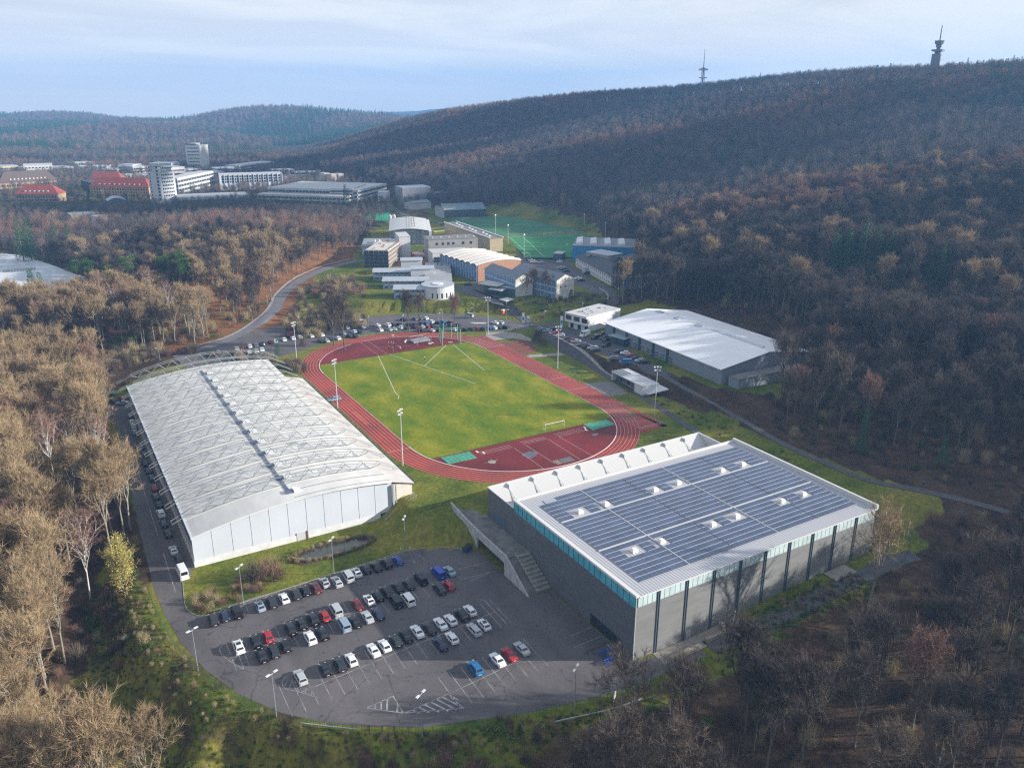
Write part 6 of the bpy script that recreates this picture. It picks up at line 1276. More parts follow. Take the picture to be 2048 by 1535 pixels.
def pick_kind(n_, x, y, cnn, depth, pxx):
    k = np.zeros(n_, int); r_ = rng.random(n_)
    k[:] = np.where(r_ < 0.4, 0, np.where(r_ < 0.75, 1, 5)); g = cnn > 0.55; rt = (pxx > 950) | (depth > 430) & (rng.random(n_) < 0.75); k[g & (r_ < 0.7) & ~rt] = 3; k[g & (r_ < 0.35) & ~rt] = 2; k[rt & (r_ > 0.93)] = 3; k[rt & (cnn > 1.1) & (r_ > 0.8)] = 2; k[(cnn < -0.8) & (r_ < 0.6)] = 4; nr = (pxx > 1100) & (depth < 320); k[nr] = np.where(r_[nr] < 0.45, 0, np.where(r_[nr] < 0.9, 1, 4))
    lf = (pxx < 420) & (depth < 420); k[lf & (r_ < 0.75)] = np.where(rng.random(np.sum(lf & (r_ < 0.75))) < 0.5, 2, 3); k[lf & (r_ > 0.88)] = 4
    return k
kind1 = pick_kind(len(X1), X1, Y1, cn, D1, px1)
conif = (rng.random(len(X1)) < np.where((px1 > 1500) & (D1 > 620), 0.04, np.where((px1 < 430) & (D1 > 380), 0.05, np.where(px1 > 1150, 0.016, 0.008)))) & (D1 > 330) | ((px1 > 1930) & (D1 > 760) & (rng.random(len(X1)) < 0.3))
sc1 = rng.uniform(0.78, 1.12, len(X1)); sc1[(px1 < 900) & (D1 > 380) & (D1 < 900)] *= 0.82; sc1[D1 > 700] *= 0.95; sc1[(az < 330) & (D1 < 340)] *= 1.1
intown = inside(X1, Y1, TOWN); sc1[intown] *= rng.uniform(0.35, 0.8, int(intown.sum()))
front_town = (px1 > -60) & (px1 < 760) & (py1 > 385) & (py1 < 440) & (D1 > 600); sc1[front_town] *= 0.75
rot1 = rng.uniform(0, 6.28, len(X1))
# the 280 bare trees that show largest are things of their own
size = np.where(inv & ~conif, sc1*20/zf1, 0); order = np.argsort(-size)[:285]; ind = np.zeros(len(X1), bool); ind[order] = True
def place_tree(pair, name, label, cat, group, x, y, z, s, r, idx_=0):
    t = thing(name, label, cat, (x, y, z-0.15), r, group); t.scale = (s, s, s)
    a = obj_of('trunk', pair[0], t); c = obj_of('crown', pair[1], t); return t
TL = ['bare broadleaf tree with fine grey-brown twigs in the winter wood', 'slender bare broadleaf tree with grey-brown twigs in the winter wood', 'wide bare broadleaf tree with golden-brown twigs in the winter wood', 'tall bare broadleaf tree with golden-brown twigs and pale trunk', 'bare broadleaf tree with reddish twigs in the winter wood', 'low wide bare tree with a pale trunk in the winter wood']
for i in np.where(ind)[0]:
    k = int(kind1[i]); place_tree(NEAR[k], 'broadleaf_tree', TL[k], 'tree', 'bare broadleaf trees of the winter wood' if k in (0,1,5) else ('golden-brown bare trees of the wood' if k in (2,3) else 'reddish bare trees of the wood'), X1[i], Y1[i], Z1[i], float(sc1[i]), float(rot1[i]))
rest = ~ind & ~conif
nearm = [merged(p_, 'wood_tree') for p_ in NEAR]
farm = []
twig_cool = mat_rand('cool_twigs', (0.095,0.08,0.078), (0.17,0.14,0.125)); twig_mid = mat_rand('tan_twigs', (0.17,0.13,0.10), (0.25,0.19,0.14))
for i, tm in enumerate((twig_cool, twig_cool, twig_mid, twig_mid, twig_red, twig)): farm.append(far_tree(60+i, 19).mesh('far_tree', tm))
WC = proto_col('wood', nearm+farm)
idx_w = kind1[rest]+np.where(D1[rest] > 560, 6, 0)
scatter('bare_winter_wood', 'leafless brown broadleaf wood covering the slopes all round', 'wood', np.stack([X1, Y1, Z1-0.15], 1)[rest], idx_w, rot1[rest], sc1[rest], WC)
# conifers: every one in the middle distance is its own tree
ci_ = np.where(conif & inv)[0]; ci_ = ci_[np.argsort(zf1[ci_])]
for i in ci_[:150]:
    k = int(rng.integers(3)); place_tree(SPRUCE[k], 'spruce', 'dark green spruce standing among the bare trees of the hillside', 'conifer', 'dark spruces scattered on the wooded hillside', X1[i], Y1[i], Z1[i], float(sc1[i])*0.9, float(rot1[i]))
CC = proto_col('conifers', [merged(p_, 'conifer_tree') for p_ in SPRUCE]+farm)
sel = ci_[150:]
# the far hills: too many trees to count
k3 = ~blocked(X3, Y3, [TOWN]+FOOTPR); X3, Y3, D3 = X3[k3], Y3[k3], D3[k3]; Z3 = TZN(X3, Y3); r3, a3, d3 = ridge_d(X3, Y3); k3 = (a3 < 560)|(d3 > r3+300)
X3, Y3, Z3, a3, D3 = X3[k3], Y3[k3], Z3[k3], a3[k3], D3[k3]
cc3 = np.sin(X3/150+1)*np.cos(Y3/210+0.5)+0.6*np.sin((X3-Y3)/97)+rng.normal(size=len(X3))*0.25; i3 = np.where(cc3 > 0.1, rng.integers(0, 3, len(X3)), rng.integers(3, 9, len(X3)))
allx = np.concatenate([X3, X1[sel]]); ally = np.concatenate([Y3, Y1[sel]]); allz = np.concatenate([Z3, Z1[sel]])
scatter('far_hill_woods', 'mixed bare and evergreen woods on the hazy far hills', 'woods', np.stack([allx, ally, allz], 1), np.concatenate([i3, rng.integers(0, 3, len(sel))]), rng.uniform(0, 6.28, len(allx)), np.concatenate([rng.uniform(1.0, 1.45, len(X3)), sc1[sel]]), CC)
print('TREES', len(X1), 'individual', int(ind.sum()), 'far', len(allx), 'conifers', len(ci_))

# trees one can tell apart
def at_px(px, py, z=None):
    q = PT(px, py) if z is None else P(px, py, z); return q[0], q[1], (TZ(q[0], q[1]) if z is None else z)
def one(pair, name, label, px, py, top=None, H=20.0, s=None, group=None, cat='tree'):
    x, y, z = at_px(px, py)
    if top is not None: s = HP(proj((x, y, z))[:2], top-(30 if cat == 'conifer' and 1600 < px < 1900 and py > 500 else 10 if cat == 'conifer' else 0), z)/H
    return place_tree(pair, name, label, cat, group, x, y, z, s or 1.0, random.random()*6)
one(YEL, 'autumn_tree', 'small tree still full of yellow leaves beside the road bend', 252, 1192, 1072, 12.5)
for i, (px, py, tp, lb) in enumerate(((112,975,838,'white-stemmed birch, outermost of the birches in the golden wood'),(148,950,806,'tallest white birch, between the two others in the golden wood'),(203,944,842,'slim white birch nearest the road in the golden wood'),(182,1200,1040,'leaning pale birch low in the wood above the grassy slope'),(300,620,540,'white birch at the dark wood edge near the frosted pitch'),(345,650,570,'white birch beside the footpath lamp below the knoll'),(205,640,560,'leaning white birch left of the knoll'),(230,655,575,'second leaning birch left of the knoll'))):
    one(BIRCH[i % 2], 'birch', lb, px, py, tp, 20.0)
one(NEAR[5], 'broadleaf_tree', 'pale bare tree leaning over the blue bikes at the hall corner', 1233, 1482, 1288, 18)
one(NEAR[2], 'broadleaf_tree', 'forked pale bare tree standing near the end of the grey hall', 1733, 1226, 1040, 19)
for i, (px, py, tp, k, lb) in enumerate(((838,668,585,0,'bare tree at the track-side end of the upper car park'),(690,700,595,1,'tall bare tree rising from the upper car park hedge'),(667,690,600,0,'second bare tree in the upper car park hedge'),(818,662,585,1,'thin bare tree between the parked cars behind the track'),(910,658,590,4,'reddish bare tree behind the hammer cage'),(1068,598,540,1,'bare tree against the white gable end'),(1052,604,548,0,'second bare tree against the white gable end'),(1092,600,540,0,'bare tree between the two gabled blocks'))):
    one(NEAR[k], 'broadleaf_tree', lb, px, py, tp, 20)
for i, (px, py, tp, lb) in enumerate(((48,522,440,'broad dark spruce at the far left of the valley'),(64,520,446,'dark spruce second from the left edge'),(115,505,446,'dark spruce between the bare crowns by the frosted pitch'),(142,505,455,'small dark spruce by the frosted pitch'),(78,640,545,'dense dark spruce in front of the frosted pitch'),(95,640,552,'dense dark spruce beside another in front of the frosted pitch'),(556,712,682,'round dark evergreen beside the upper car park'),(692,416,378,'dark conifer in front of the long white institute'),(698,417,385,'slim dark conifer beside another before the institute'),
        (1665,560,482,'tall spruce at the left of the hillside spruce group'),(1690,558,485,'spruce in the hillside spruce group, second from left'),(1722,556,464,'tallest spruce in the middle of the hillside group'),(1745,556,478,'spruce right of the tallest in the hillside group'),(1772,556,486,'spruce at the right end of the hillside group'),(1852,580,522,'spruce alone right of the hillside group'),(1874,582,516,'spruce beside the lone one right of the group'),
        (1592,395,358,'dark conifer high in the mid slope'),(1775,375,326,'dark conifer on the upper right slope'),(1440,350,314,'dark conifer on the shaded left slope'),(1320,350,312,'dark conifer on the lower left slope'),(1655,420,375,'slender dark conifer below the ridge'),(1722,905,846,'dark holly bush under the bare trees by the track'),(1882,935,900,'low dark evergreen by the track in the wood'))):
    one(SPRUCE[i % 3], 'spruce', lb, px, py, tp, (20,18,22)[i % 3], cat='conifer')
for i, (px, py, tp, lb) in enumerate(((160,580,528,'green pine by the edge of the frosted pitch'),(185,585,530,'green pine behind the frosted pitch edge'),(222,590,540,'green pine above the frosted ground'),(262,585,522,'green pine at the foot of the knoll'),(335,580,520,'green pine on the wooded knoll, left of a pair'),(365,582,514,'green pine on the wooded knoll, tallest'),(380,590,525,'green pine on the wooded knoll, right of a pair'))):
    one(PINE[i % 2], 'pine', lb, px, py, tp, 16, cat='conifer')
# shrubs
BUSHG = [bush(71).mesh('bush', leafg), bush(72, 1.6, 1.2, 700, 0.13).mesh('bush', leafg)]; BUSHB = [bush(73, 2.0, 1.6, 900, 0.14).mesh('bush', leafb), brush(74).mesh('bush', twig), brush(75, 2.0, 2.6).mesh('bush', twig_red), brush(76, 1.8, 3.6).mesh('bush', straw)]
bc_ = proto_col('undergrowth', BUSHG+BUSHB)
def fill(poly, step, probs, smin, smax, holes=()):
    xs_ = [q[0] for q in poly]; ys_ = [q[1] for q in poly]; gx, gy = np.meshgrid(np.arange(min(xs_), max(xs_), step), np.arange(min(ys_), max(ys_), step)); gx = gx.ravel()+rng.uniform(-.5, .5, gx.size)*step; gy = gy.ravel()+rng.uniform(-.5, .5, gy.size)*step
    k = inside(gx, gy, poly)
    for h in holes: k &= ~inside(gx, gy, h)
    gx, gy = gx[k], gy[k]; nz_ = np.sin(gx/7.3)*np.cos(gy/6.1)+np.sin((gx+gy)/13.0)+rng.normal(size=len(gx))*0.5; ix = rng.choice(6, len(gx), p=probs); keep_ = nz_ > -0.9
    return gx[keep_], gy[keep_], ix[keep_], rng.uniform(smin, smax, int(keep_.sum()))
fx, fy, fi, fs = [], [], [], []
def addfill(*a, **k):
    q = fill(*a, **k)
    for l, v in zip((fx, fy, fi, fs), q): l.append(v)
addfill(GRASSL, 1.15, [0.36,0.28,0.12,0.02,0.04,0.18], 0.14, 0.42, holes=[LOT])
addfill(GRASSB, 1.3, [0.30,0.22,0.16,0.08,0.08,0.16], 0.18, 0.55, holes=[LOT, HOLES[-4]])
addfill(XY([(180,1140),(250,1180),(270,1260),(330,1330),(200,1300),(150,1240)], -7), 2.2, [0.2,0.1,0.3,0.2,0.1,0.1], 0.5, 1.1, holes=[LOT])
addfill(XY([(372,1222),(400,1195),(470,1160),(560,1135),(580,1165),(480,1200),(420,1226)], -5), 1.5, [0.02,0.03,0.35,0.1,0.3,0.2], 0.4, 0.75)
addfill(XY([(560,640),(600,600),(700,560),(730,600),(730,650),(660,665),(600,690)], 1), 4.0, [0.03,0.03,0.2,0.34,0.2,0.2], 0.8, 1.9)
addfill(XY([(180,750),(240,700),(300,700),(620,745),(600,760),(420,715),(280,725)], -2), 3.0, [0.05,0.05,0.1,0.4,0.2,0.2], 0.8, 1.7, holes=[LOT])
addfill(XY([(1010,615),(1130,605),(1210,600),(1230,620),(1140,635),(1060,640)], 2), 4.5, [0.1,0.1,0.1,0.3,0.3,0.1], 0.5, 1.1)
addfill(XY([(1300,770),(1430,840),(1600,920),(1560,930),(1420,860),(1290,790)], 1), 3.2, [0.3,0.3,0.2,0.1,0.05,0.05], 0.3, 0.7)
addfill(XY([(1320,745),(1420,790),(1330,752)], 3), 3.2, [0.1,0.1,0.4,0.2,0.1,0.1], 0.4, 0.8)
addfill(XY([(680,425),(730,420),(740,470),(700,480)], 6), 5, [0.0,0.0,0.3,0.3,0.3,0.1], 0.8, 1.5)
addfill(XY([(100,420),(430,425),(480,445),(330,470),(100,440)], 9), 9, [0.1,0.05,0.05,0.5,0.2,0.1], 1.6, 3.2)
# reeds round the pond
ang = rng.uniform(0, 6.28, 260); rx = rng.uniform(1.06, 1.22, 260); fx.append(cxp+9.3*np.cos(ang)*rx); fy.append(cyp+2.6*np.sin(ang)*rx*1.15); fi.append(rng.choice([2, 5], 260)); fs.append(rng.uniform(0.22, 0.42, 260))
FX, FY = np.concatenate(fx), np.concatenate(fy); FZ = TZN(FX, FY)
kk = ~(inside(FX, FY, lotpoly))
scatter('undergrowth', 'brambles, dry grass and low leafless scrub on the banks', 'undergrowth', np.stack([FX, FY, FZ-0.05], 1)[kk], np.concatenate(fi)[kk], rng.uniform(0, 6.28, int(kk.sum())), np.concatenate(fs)[kk], bc_)
# scrub under the trees of the near woods
ux, uy, ud = grid_points(100, 420, -200, 2300, 4.2); k = ~blocked(ux, uy) & (rng.random(len(ux)) < 0.7); ux, uy = ux[k], uy[k]
scatter('forest_undergrowth', 'thin brown scrub under the nearest trees', 'undergrowth', np.stack([ux, uy, TZN(ux, uy)-0.05], 1), rng.choice(6, len(ux), p=[0.07,0.05,0.12,0.4,0.18,0.18]), rng.uniform(0, 6.28, len(ux)), rng.uniform(0.5, 1.5, len(ux)), bc_)
for i, (px, py, s_, lb, ix) in enumerate(((540,1150,1.9,'round leafless bush at the end of the rough strip on the lawn',4),(505,1160,1.6,'dark leafless bush in the rough strip beside the lamp',3),(735,548,1.5,'rounded evergreen bush by the construction yard',0),(870,535,1.6,'rounded evergreen bush left of the lawn behind the blue windows',0),(908,532,1.7,'dark rounded bush beside the wavy roof hall',0))):
    x, y, z = at_px(px, py); o = obj_of('bush', (BUSHG+BUSHB)[ix], None, (x, y, z-0.1), i); o.scale = (s_*1.3, s_*1.3, s_); tag(o, lb, 'bush')
# ------------------------------------------------------------------ cars
tyre = mat('tyre', (0.018,0.018,0.02), 0.85); rimm = mat('rim', (0.42,0.43,0.45), 0.35, metal=0.7); cgl = mat('car_glass', (0.012,0.018,0.026), 0.06, spec=0.9); lampw = mat('headlamp', (0.6,0.62,0.65), 0.15); lampr = mat('tail_lamp', (0.30,0.01,0.01), 0.2); platem = mat('number_plate', (0.65,0.65,0.62), 0.5); plast = mat('black_plastic', (0.02,0.02,0.022), 0.6)
paintm = mat_objcol('car_paint', 0.34, 0.0, 0.22)
#        L     W     H    waist hood(y,z) wsbase  rooff  roofr  rearbase tail z
CARS = {
 'hatchback': (4.1, 1.76, 1.46, 0.92, 0.98, 1.02, 0.30, -1.35, -1.95, 0.95),
 'estate':    (4.7, 1.82, 1.48, 0.92, 0.95, 1.25, 0.45, -1.90, -2.28, 0.98),
 'saloon':    (4.6, 1.80, 1.43, 0.92, 0.94, 1.10, 0.35, -0.95, -1.60, 1.02),
 'suv':       (4.5, 1.88, 1.68, 1.05, 1.10, 1.12, 0.45, -1.75, -2.18, 1.10),
 'van':       (5.0, 1.94, 1.96, 1.12, 1.15, 1.75, 0.95, -2.38, -2.48, 1.15),
 'delivery van': (5.9, 2.05, 2.55, 1.25, 1.30, 2.30, 1.55, -2.90, -2.93, 1.30)}
def loft(b, rings, mi=0, cap=True):
    n = len(rings[0]); vs = [q for r_ in rings for q in r_]; fs = []
    for i in range(len(rings)-1):
        for k in range(n): fs.append((i*n+k, i*n+(k+1) % n, (i+1)*n+(k+1) % n, (i+1)*n+k))
    if cap: fs += [tuple(range(n-1, -1, -1)), tuple(range((len(rings)-1)*n, len(rings)*n))]
    b.add(vs, fs, mi)
def car_meshes(kind):
    L, W, H, wz, hz_, yb, yf, yr, yt, tz = CARS[kind]; h = L/2; w_ = W/2; M = {}
    b = MB()
    def sec(y, hw, z0, zs, zt):   # closed ring of a body section
        return [(-hw*0.9, y, z0), (-hw, y, z0+0.12), (-hw, y, zs*0.72), (-hw*0.965, y, zs), (-hw*0.80, y, zt), (hw*0.80, y, zt), (hw*0.965, y, zs), (hw, y, zs*0.72), (hw, y, z0+0.12), (hw*0.9, y, z0)]
    st = [(-h, 0.82, 0.32, 0.72, tz-0.14), (-h+0.10, 0.95, 0.24, wz-0.10, tz-0.02), (yt, 1.0, 0.20, wz-0.04, tz), (yt*0.5, 1.0, 0.18, wz, tz), (0, 1.0, 0.18, wz, wz+0.03), (yb, 1.0, 0.18, wz-0.03, hz_+0.02), (h-0.75, 0.98, 0.20, wz-0.10, hz_-0.08), (h-0.22, 0.91, 0.24, wz-0.20, hz_-0.19), (h, 0.76, 0.32, 0.62, 0.70)]
    loft(b, [sec(y, w_*f, z0, zs, zt) for y, f, z0, zs, zt in st][::-1])
    cw, rw = w_*0.93, w_*0.74
    if 'van' in kind: rw = w_*0.84
    B0 = [(-cw, yt, tz-0.02), (cw, yt, tz-0.02), (cw, yb, wz-0.02), (-cw, yb, wz-0.02)]; R0 = [(-rw, yr, H-0.04), (rw, yr, H-0.04), (rw, yf, H-0.05), (-rw, yf, H-0.05)]; R1 = [(-rw*0.86, yr+0.18, H), (rw*0.86, yr+0.18, H), (rw*0.86, yf-0.2, H), (-rw*0.86, yf-0.2, H)]
    b.add(B0+R0+R1, [(0,1,5,4),(1,2,6,5),(2,3,7,6),(3,0,4,7),(4,5,9,8),(5,6,10,9),(6,7,11,10),(7,4,8,11),(8,9,10,11)])
    for sx in (-1, 1): b.box((sx*(w_+0.06), yb-0.25, wz+0.06), (0.16, 0.14, 0.12))
    M['body'] = b
    def pane(q, off, i0=0.07, i1=0.09, t0=0.10, t1=0.12):
        a, b_, c, d = [Vector(v) for v in q]; n_ = (b_-a).cross(d-a).normalized()*off
        def pt(u, v): return (a*(1-u)+b_*u)*(1-v)+(d*(1-u)+c*u)*v+n_
        r_ = [pt(i0, t0), pt(1-i1, t0), pt(1-i1, 1-t1), pt(i0, 1-t1)]; bb = MB(); bb.add([tuple(v) for v in r_]+[tuple(v-n_*1.6) for v in r_], [(0,1,2,3),(1,0,4,5),(2,1,5,6),(3,2,6,7),(0,3,7,4)]); return bb
    M['windscreen'] = pane((B0[2], B0[3], R0[3], R0[2]), 0.02); M['rear_window'] = pane((B0[0], B0[1], R0[1], R0[0]), 0.02, t0=0.18)
    cut = 0.0 if kind != 'delivery van' else 0.62
    sr = MB(); sl_ = MB()
    for sgn, bb, q in ((1, sr, (B0[1], B0[2], R0[2], R0[1])), (-1, sl_, (B0[3], B0[0], R0[0], R0[3]))):
        a, b_, c, d = [Vector(v) for v in q]; n_ = Vector((sgn, 0, 0.25)).normalized()*0.02
        spans = [(0.05, 0.46), (0.50, 0.93)] if cut == 0 else [(0.78, 0.97)]
        for u0, u1 in spans:
            if sgn < 0: u0, u1 = 1-u1, 1-u0
            def pt(u, v): return (a*(1-u)+b_*u)*(1-v)+(d*(1-u)+c*u)*v+n_
            bb.add([tuple(pt(u0, 0.12)), tuple(pt(u1, 0.12)), tuple(pt(u1, 0.86)), tuple(pt(u0, 0.86))], [(0,1,2,3)])
    M['side_window_r'] = sr; M['side_window_l'] = sl_
    return M, (h, w_, wz, tz, hz_)
def wheel_mesh():
    b = MB(); b.tube((-0.11, 0, 0), (0.11, 0, 0), 0.33, n=14); t_ = mesh_of('tyre', b, tyre); b = MB(); b.tube((-0.125, 0, 0), (0.125, 0, 0), 0.2, n=10); return t_, mesh_of('rim', b, rimm)
SUNR = mesh_of('sunroof', (lambda q: (q.box((0, 0, 0), (0.95, 1.0, 0.03)), q)[1])(MB()), cgl)
TY, RM = wheel_mesh(); PROTO = {}; FARP = {}
HL = mesh_of('headlight', (lambda q: (q.box((0, 0, 0), (0.34, 0.12, 0.15)), q)[1])(MB()), lampw); TL_ = mesh_of('tail_light', (lambda q: (q.box((0, 0, 0), (0.26, 0.08, 0.2)), q)[1])(MB()), lampr); NP_ = mesh_of('number_plate', (lambda q: (q.box((0, 0, 0), (0.5, 0.03, 0.12)), q)[1])(MB()), platem)
for kind in CARS:
    M, dim = car_meshes(kind); PROTO[kind] = ([('body', mesh_of('body', M['body'], paintm)), ('windscreen', mesh_of('windscreen', M['windscreen'], cgl)), ('rear_window', mesh_of('rear_window', M['rear_window'], cgl)), ('side_window', mesh_of('side_window', M['side_window_r'], cgl)), ('side_window', mesh_of('side_window', M['side_window_l'], cgl))], dim)
    b = MB(); b.v += M['body'].v; b.f += M['body'].f; b.m += [0]*len(M['body'].f)
    for k_ in ('windscreen', 'rear_window', 'side_window_r', 'side_window_l'): b.add(M[k_].v, M[k_].f, 1)
    h, w_ = dim[0], dim[1]
    for sx in (-1, 1):
        for sy in (-1, 1): b.tube((sx*(w_-0.2), sy*h*0.62, 0.32), (sx*(w_+0.01), sy*h*0.62, 0.32), 0.32, n=10, mi=2)
    FARP[kind] = mesh_of('parked_car', b, [paintm, cgl, tyre])
COLR = {'white': (0.74,0.75,0.76), 'silver': (0.42,0.44,0.46), 'grey': (0.15,0.16,0.17), 'dark grey': (0.02,0.022,0.026), 'black': (0.004,0.004,0.005), 'dark blue': (0.012,0.022,0.06), 'red': (0.36,0.012,0.018), 'dark red': (0.13,0.01,0.015), 'bright blue': (0.01,0.06,0.42), 'blue': (0.01,0.13,0.32), 'silver-blue': (0.25,0.33,0.42), 'dark green': (0.012,0.03,0.026), 'maroon': (0.08,0.012,0.02), 'teal': (0.08,0.25,0.30)}
ORD = ['first','second','third','fourth','fifth','sixth','seventh','eighth','ninth','tenth','eleventh','twelfth','thirteenth','fourteenth','fifteenth','sixteenth','seventeenth','eighteenth','nineteenth','twentieth']+['%s from the end' % w for w in ('fifth','fourth','third','second','last')]
def car(px, py, z, rz, col, kind, label, group, full=True, hh=0.7):
    q = P(px, py, z+hh); loc = (q[0], q[1], z+0.03); r_ = rz+random.uniform(-0.02, 0.02); nm = 'parked_van' if 'van' in kind else 'parked_car'; cl = (*COLR[col], 1); cat_ = 'van' if 'van' in kind else 'car'
    if not full:
        o = obj_of(nm, FARP[kind], None, loc, r_); o.color = cl; tag(o, label, cat_, group); return o
    pr_, (h, w_, wz, tz, hz_) = PROTO[kind]; t = thing(nm, label, cat_, loc, r_, group)
    for n_, me in pr_: o = obj_of(n_, me, t); o.color = cl
    for sx in (-1, 1):
        for sy in (-1, 1): wv = obj_of('wheel', TY, t, (sx*(w_-0.09), sy*h*0.62, 0.33)); obj_of('rim', RM, wv)
        obj_of('headlight', HL, t, (sx*w_*0.68, h-0.09, hz_-0.30)); obj_of('tail_light', TL_, t, (sx*w_*0.78, -h+0.07, tz-0.22))
    obj_of('number_plate', NP_, t, (0, -h-0.01, 0.55))
    if kind in ('hatchback', 'suv', 'estate') and random.random() < 0.35: obj_of('sunroof', SUNR, t, (0, -0.35, CARS[kind][2]+0.005))
    return t
K_ = {'h': 'hatchback', 'e': 'estate', 's': 'saloon', 'u': 'suv', 'v': 'van', 'd': 'delivery van'}
C_ = {'w': 'white', 'i': 'silver', 'g': 'grey', 'd': 'dark grey', 'k': 'black', 'n': 'dark blue', 'r': 'red', 'm': 'dark red', 'B': 'bright blue', 'b': 'blue', 'q': 'silver-blue', 'G': 'dark green', 't': 'teal'}
def row(data, o_, s_, z, rz, phrase, group, full=True, hh=0.7, end='left'):
    cars_ = sorted([(float(a), float(b), c) for a, b, c in data], key=lambda q: q[0])
    for i, (a, b, c) in enumerate(cars_):
        col, kind = C_[c[0]], K_[c[1]]; kl = {'suv': 'off-roader', 'delivery van': 'delivery van'}.get(kind, kind)
        r_ = rz(o_[0]+a/s_, o_[1]+b/s_) if callable(rz) else rz
        n_ = '%dth' % (i+1) if i >= 20 else ORD[i]
        if 20 < i+1 and (i+1) % 10 in (1, 2, 3): n_ = '%d%s' % (i+1, {1: 'st', 2: 'nd', 3: 'rd'}[(i+1) % 10])
        if i == 0: w1 = 'at the %s end of %s' % (end, phrase)
        elif i == len(cars_)-1: w1 = 'at the %s end of %s' % ('right' if end == 'left' else 'near', phrase)
        else: w1 = '%s from the %s in %s' % (n_, end, phrase)
        car(o_[0]+a/s_, o_[1]+b/s_, z, r_, col, kind, '%s %s %s' % (col, kl, w1), group, full, hh)
OA = ((350, 1050), 2.926); G1 = 'cars parked in the lower car park'
row([(225,550,'du'),(290,528,'nh'),(360,505,'kv'),(497,470,'qh'),(565,448,'du'),(637,423,'wh'),(705,398,'de'),(762,380,'kh'),(823,362,'me'),(876,333,'ih'),(946,327,'ie'),(1012,297,'iv'),(1062,273,'wh'),(1114,252,'kh'),(1175,238,'ks'),(1236,220,'ku'),(1302,202,'Bh')], *OA, -5, 0, 'the car row along the lawn', G1)
row([(372,708,'wu'),(472,677,'ku'),(543,647,'rh'),(675,600,'ke'),(740,575,'kh'),(806,546,'ku'),(875,527,'rh'),(942,495,'iv')], *OA, -5, 0, 'the left upper middle row', G1)
row([(1066,460,'ms'),(1134,433,'wh'),(1186,410,'kh'),(1237,385,'ke'),(1302,360,'ks'),(1366,342,'ds'),(1436,312,'kv'),(1540,278,'Bv'),(1607,265,'qs')], *OA, -5, 0, 'the right upper middle row', G1)
row([(507,762,'ku'),(577,732,'de'),(645,702,'kh'),(790,655,'wu'),(862,632,'ku'),(988,580,'qv'),(1054,560,'ks'),(1125,533,'is'),(1188,512,'ns'),(1290,445,'kv'),(1363,432,'wv'),(1546,370,'du'),(1602,350,'rh')], *OA, -5, 0, 'the lower middle row', G1)
row([(733,885,'ie'),(878,840,'kh'),(963,812,'du'),(1030,782,'wh'),(1160,727,'ws'),(1225,700,'wh'),(1292,672,'Gh'),(1350,643,'ks'),(1417,618,'ws'),(1487,598,'ds'),(1554,573,'ws'),(1612,550,'wh'),(1677,522,'ku'),(1725,495,'wh')], *OA, -5, 0, 'the third car row', G1)
row([(1552,690,'ns'),(1620,655,'wh'),(1750,607,'ie'),(1808,578,'wh')], *OA, -5, 0, 'the short line facing the third row', G1)
row([(1756,833,'bu'),(1887,783,'ws'),(1957,752,'rs'),(2030,718,'is')], *OA, -5, 0, 'the front row near the hall', G1)
OB = ((180, 740), 3.3375); yr_ = 0.03
lc = [(270,308,'dh'),(278,343,'wh'),(290,375,'is'),(298,410,'qh'),(338,512,'bh'),(360,553,'nh'),(370,617,'ks'),(388,668,'ds'),(412,717,'du'),(430,782,'rh'),(437,840,'de'),(460,893,'kh'),(473,953,'wu'),(491,1020,'nh'),(520,1083,'ds'),(556,1197,'wh'),(593,1255,'dh'),(615,1340,'wd')]
for i, (a, b, c) in enumerate(sorted(lc, key=lambda q: -q[1])):
    col, kind = C_[c[0]], K_[c[1]]; kl = {'suv': 'off-roader'}.get(kind, kind); w1 = 'nearest, where the side road beside the arched hall bends' if i == 0 else '%s from the bend on the road by the arched hall' % (ORD[i] if i < 17 else 'last')
    car(OB[0][0]+a/OB[1], OB[0][1]+b/OB[1], -5, yr_, col, kind, '%s %s %s' % (col, kl, w1), 'vehicles lined up beside the arched hall', True, 1.1 if kind == 'delivery van' else 0.7)
row([(90,155,'ds'),(143,150,'bh'),(262,130,'kh')], *OB, -5, 0.2, 'the back group at the road end', 'cars at the end of the side road')
row([(110,207,'dh'),(155,203,'kh'),(212,185,'rh'),(265,180,'ds')], *OB, -5, 0.2, 'the front group at the road end', 'cars at the end of the side road')
car(OB[0][0]+215/OB[1], OB[0][1]+217/OB[1], -5, math.pi/2-0.35, 'silver', 'saloon', 'silver saloon parked across the others at the road end', 'cars at the end of the side road')
car(668.6, 797, 0, math.pi/2, 'silver-blue', 'estate', 'silver-blue estate car parked on the grass beside the running track', None)
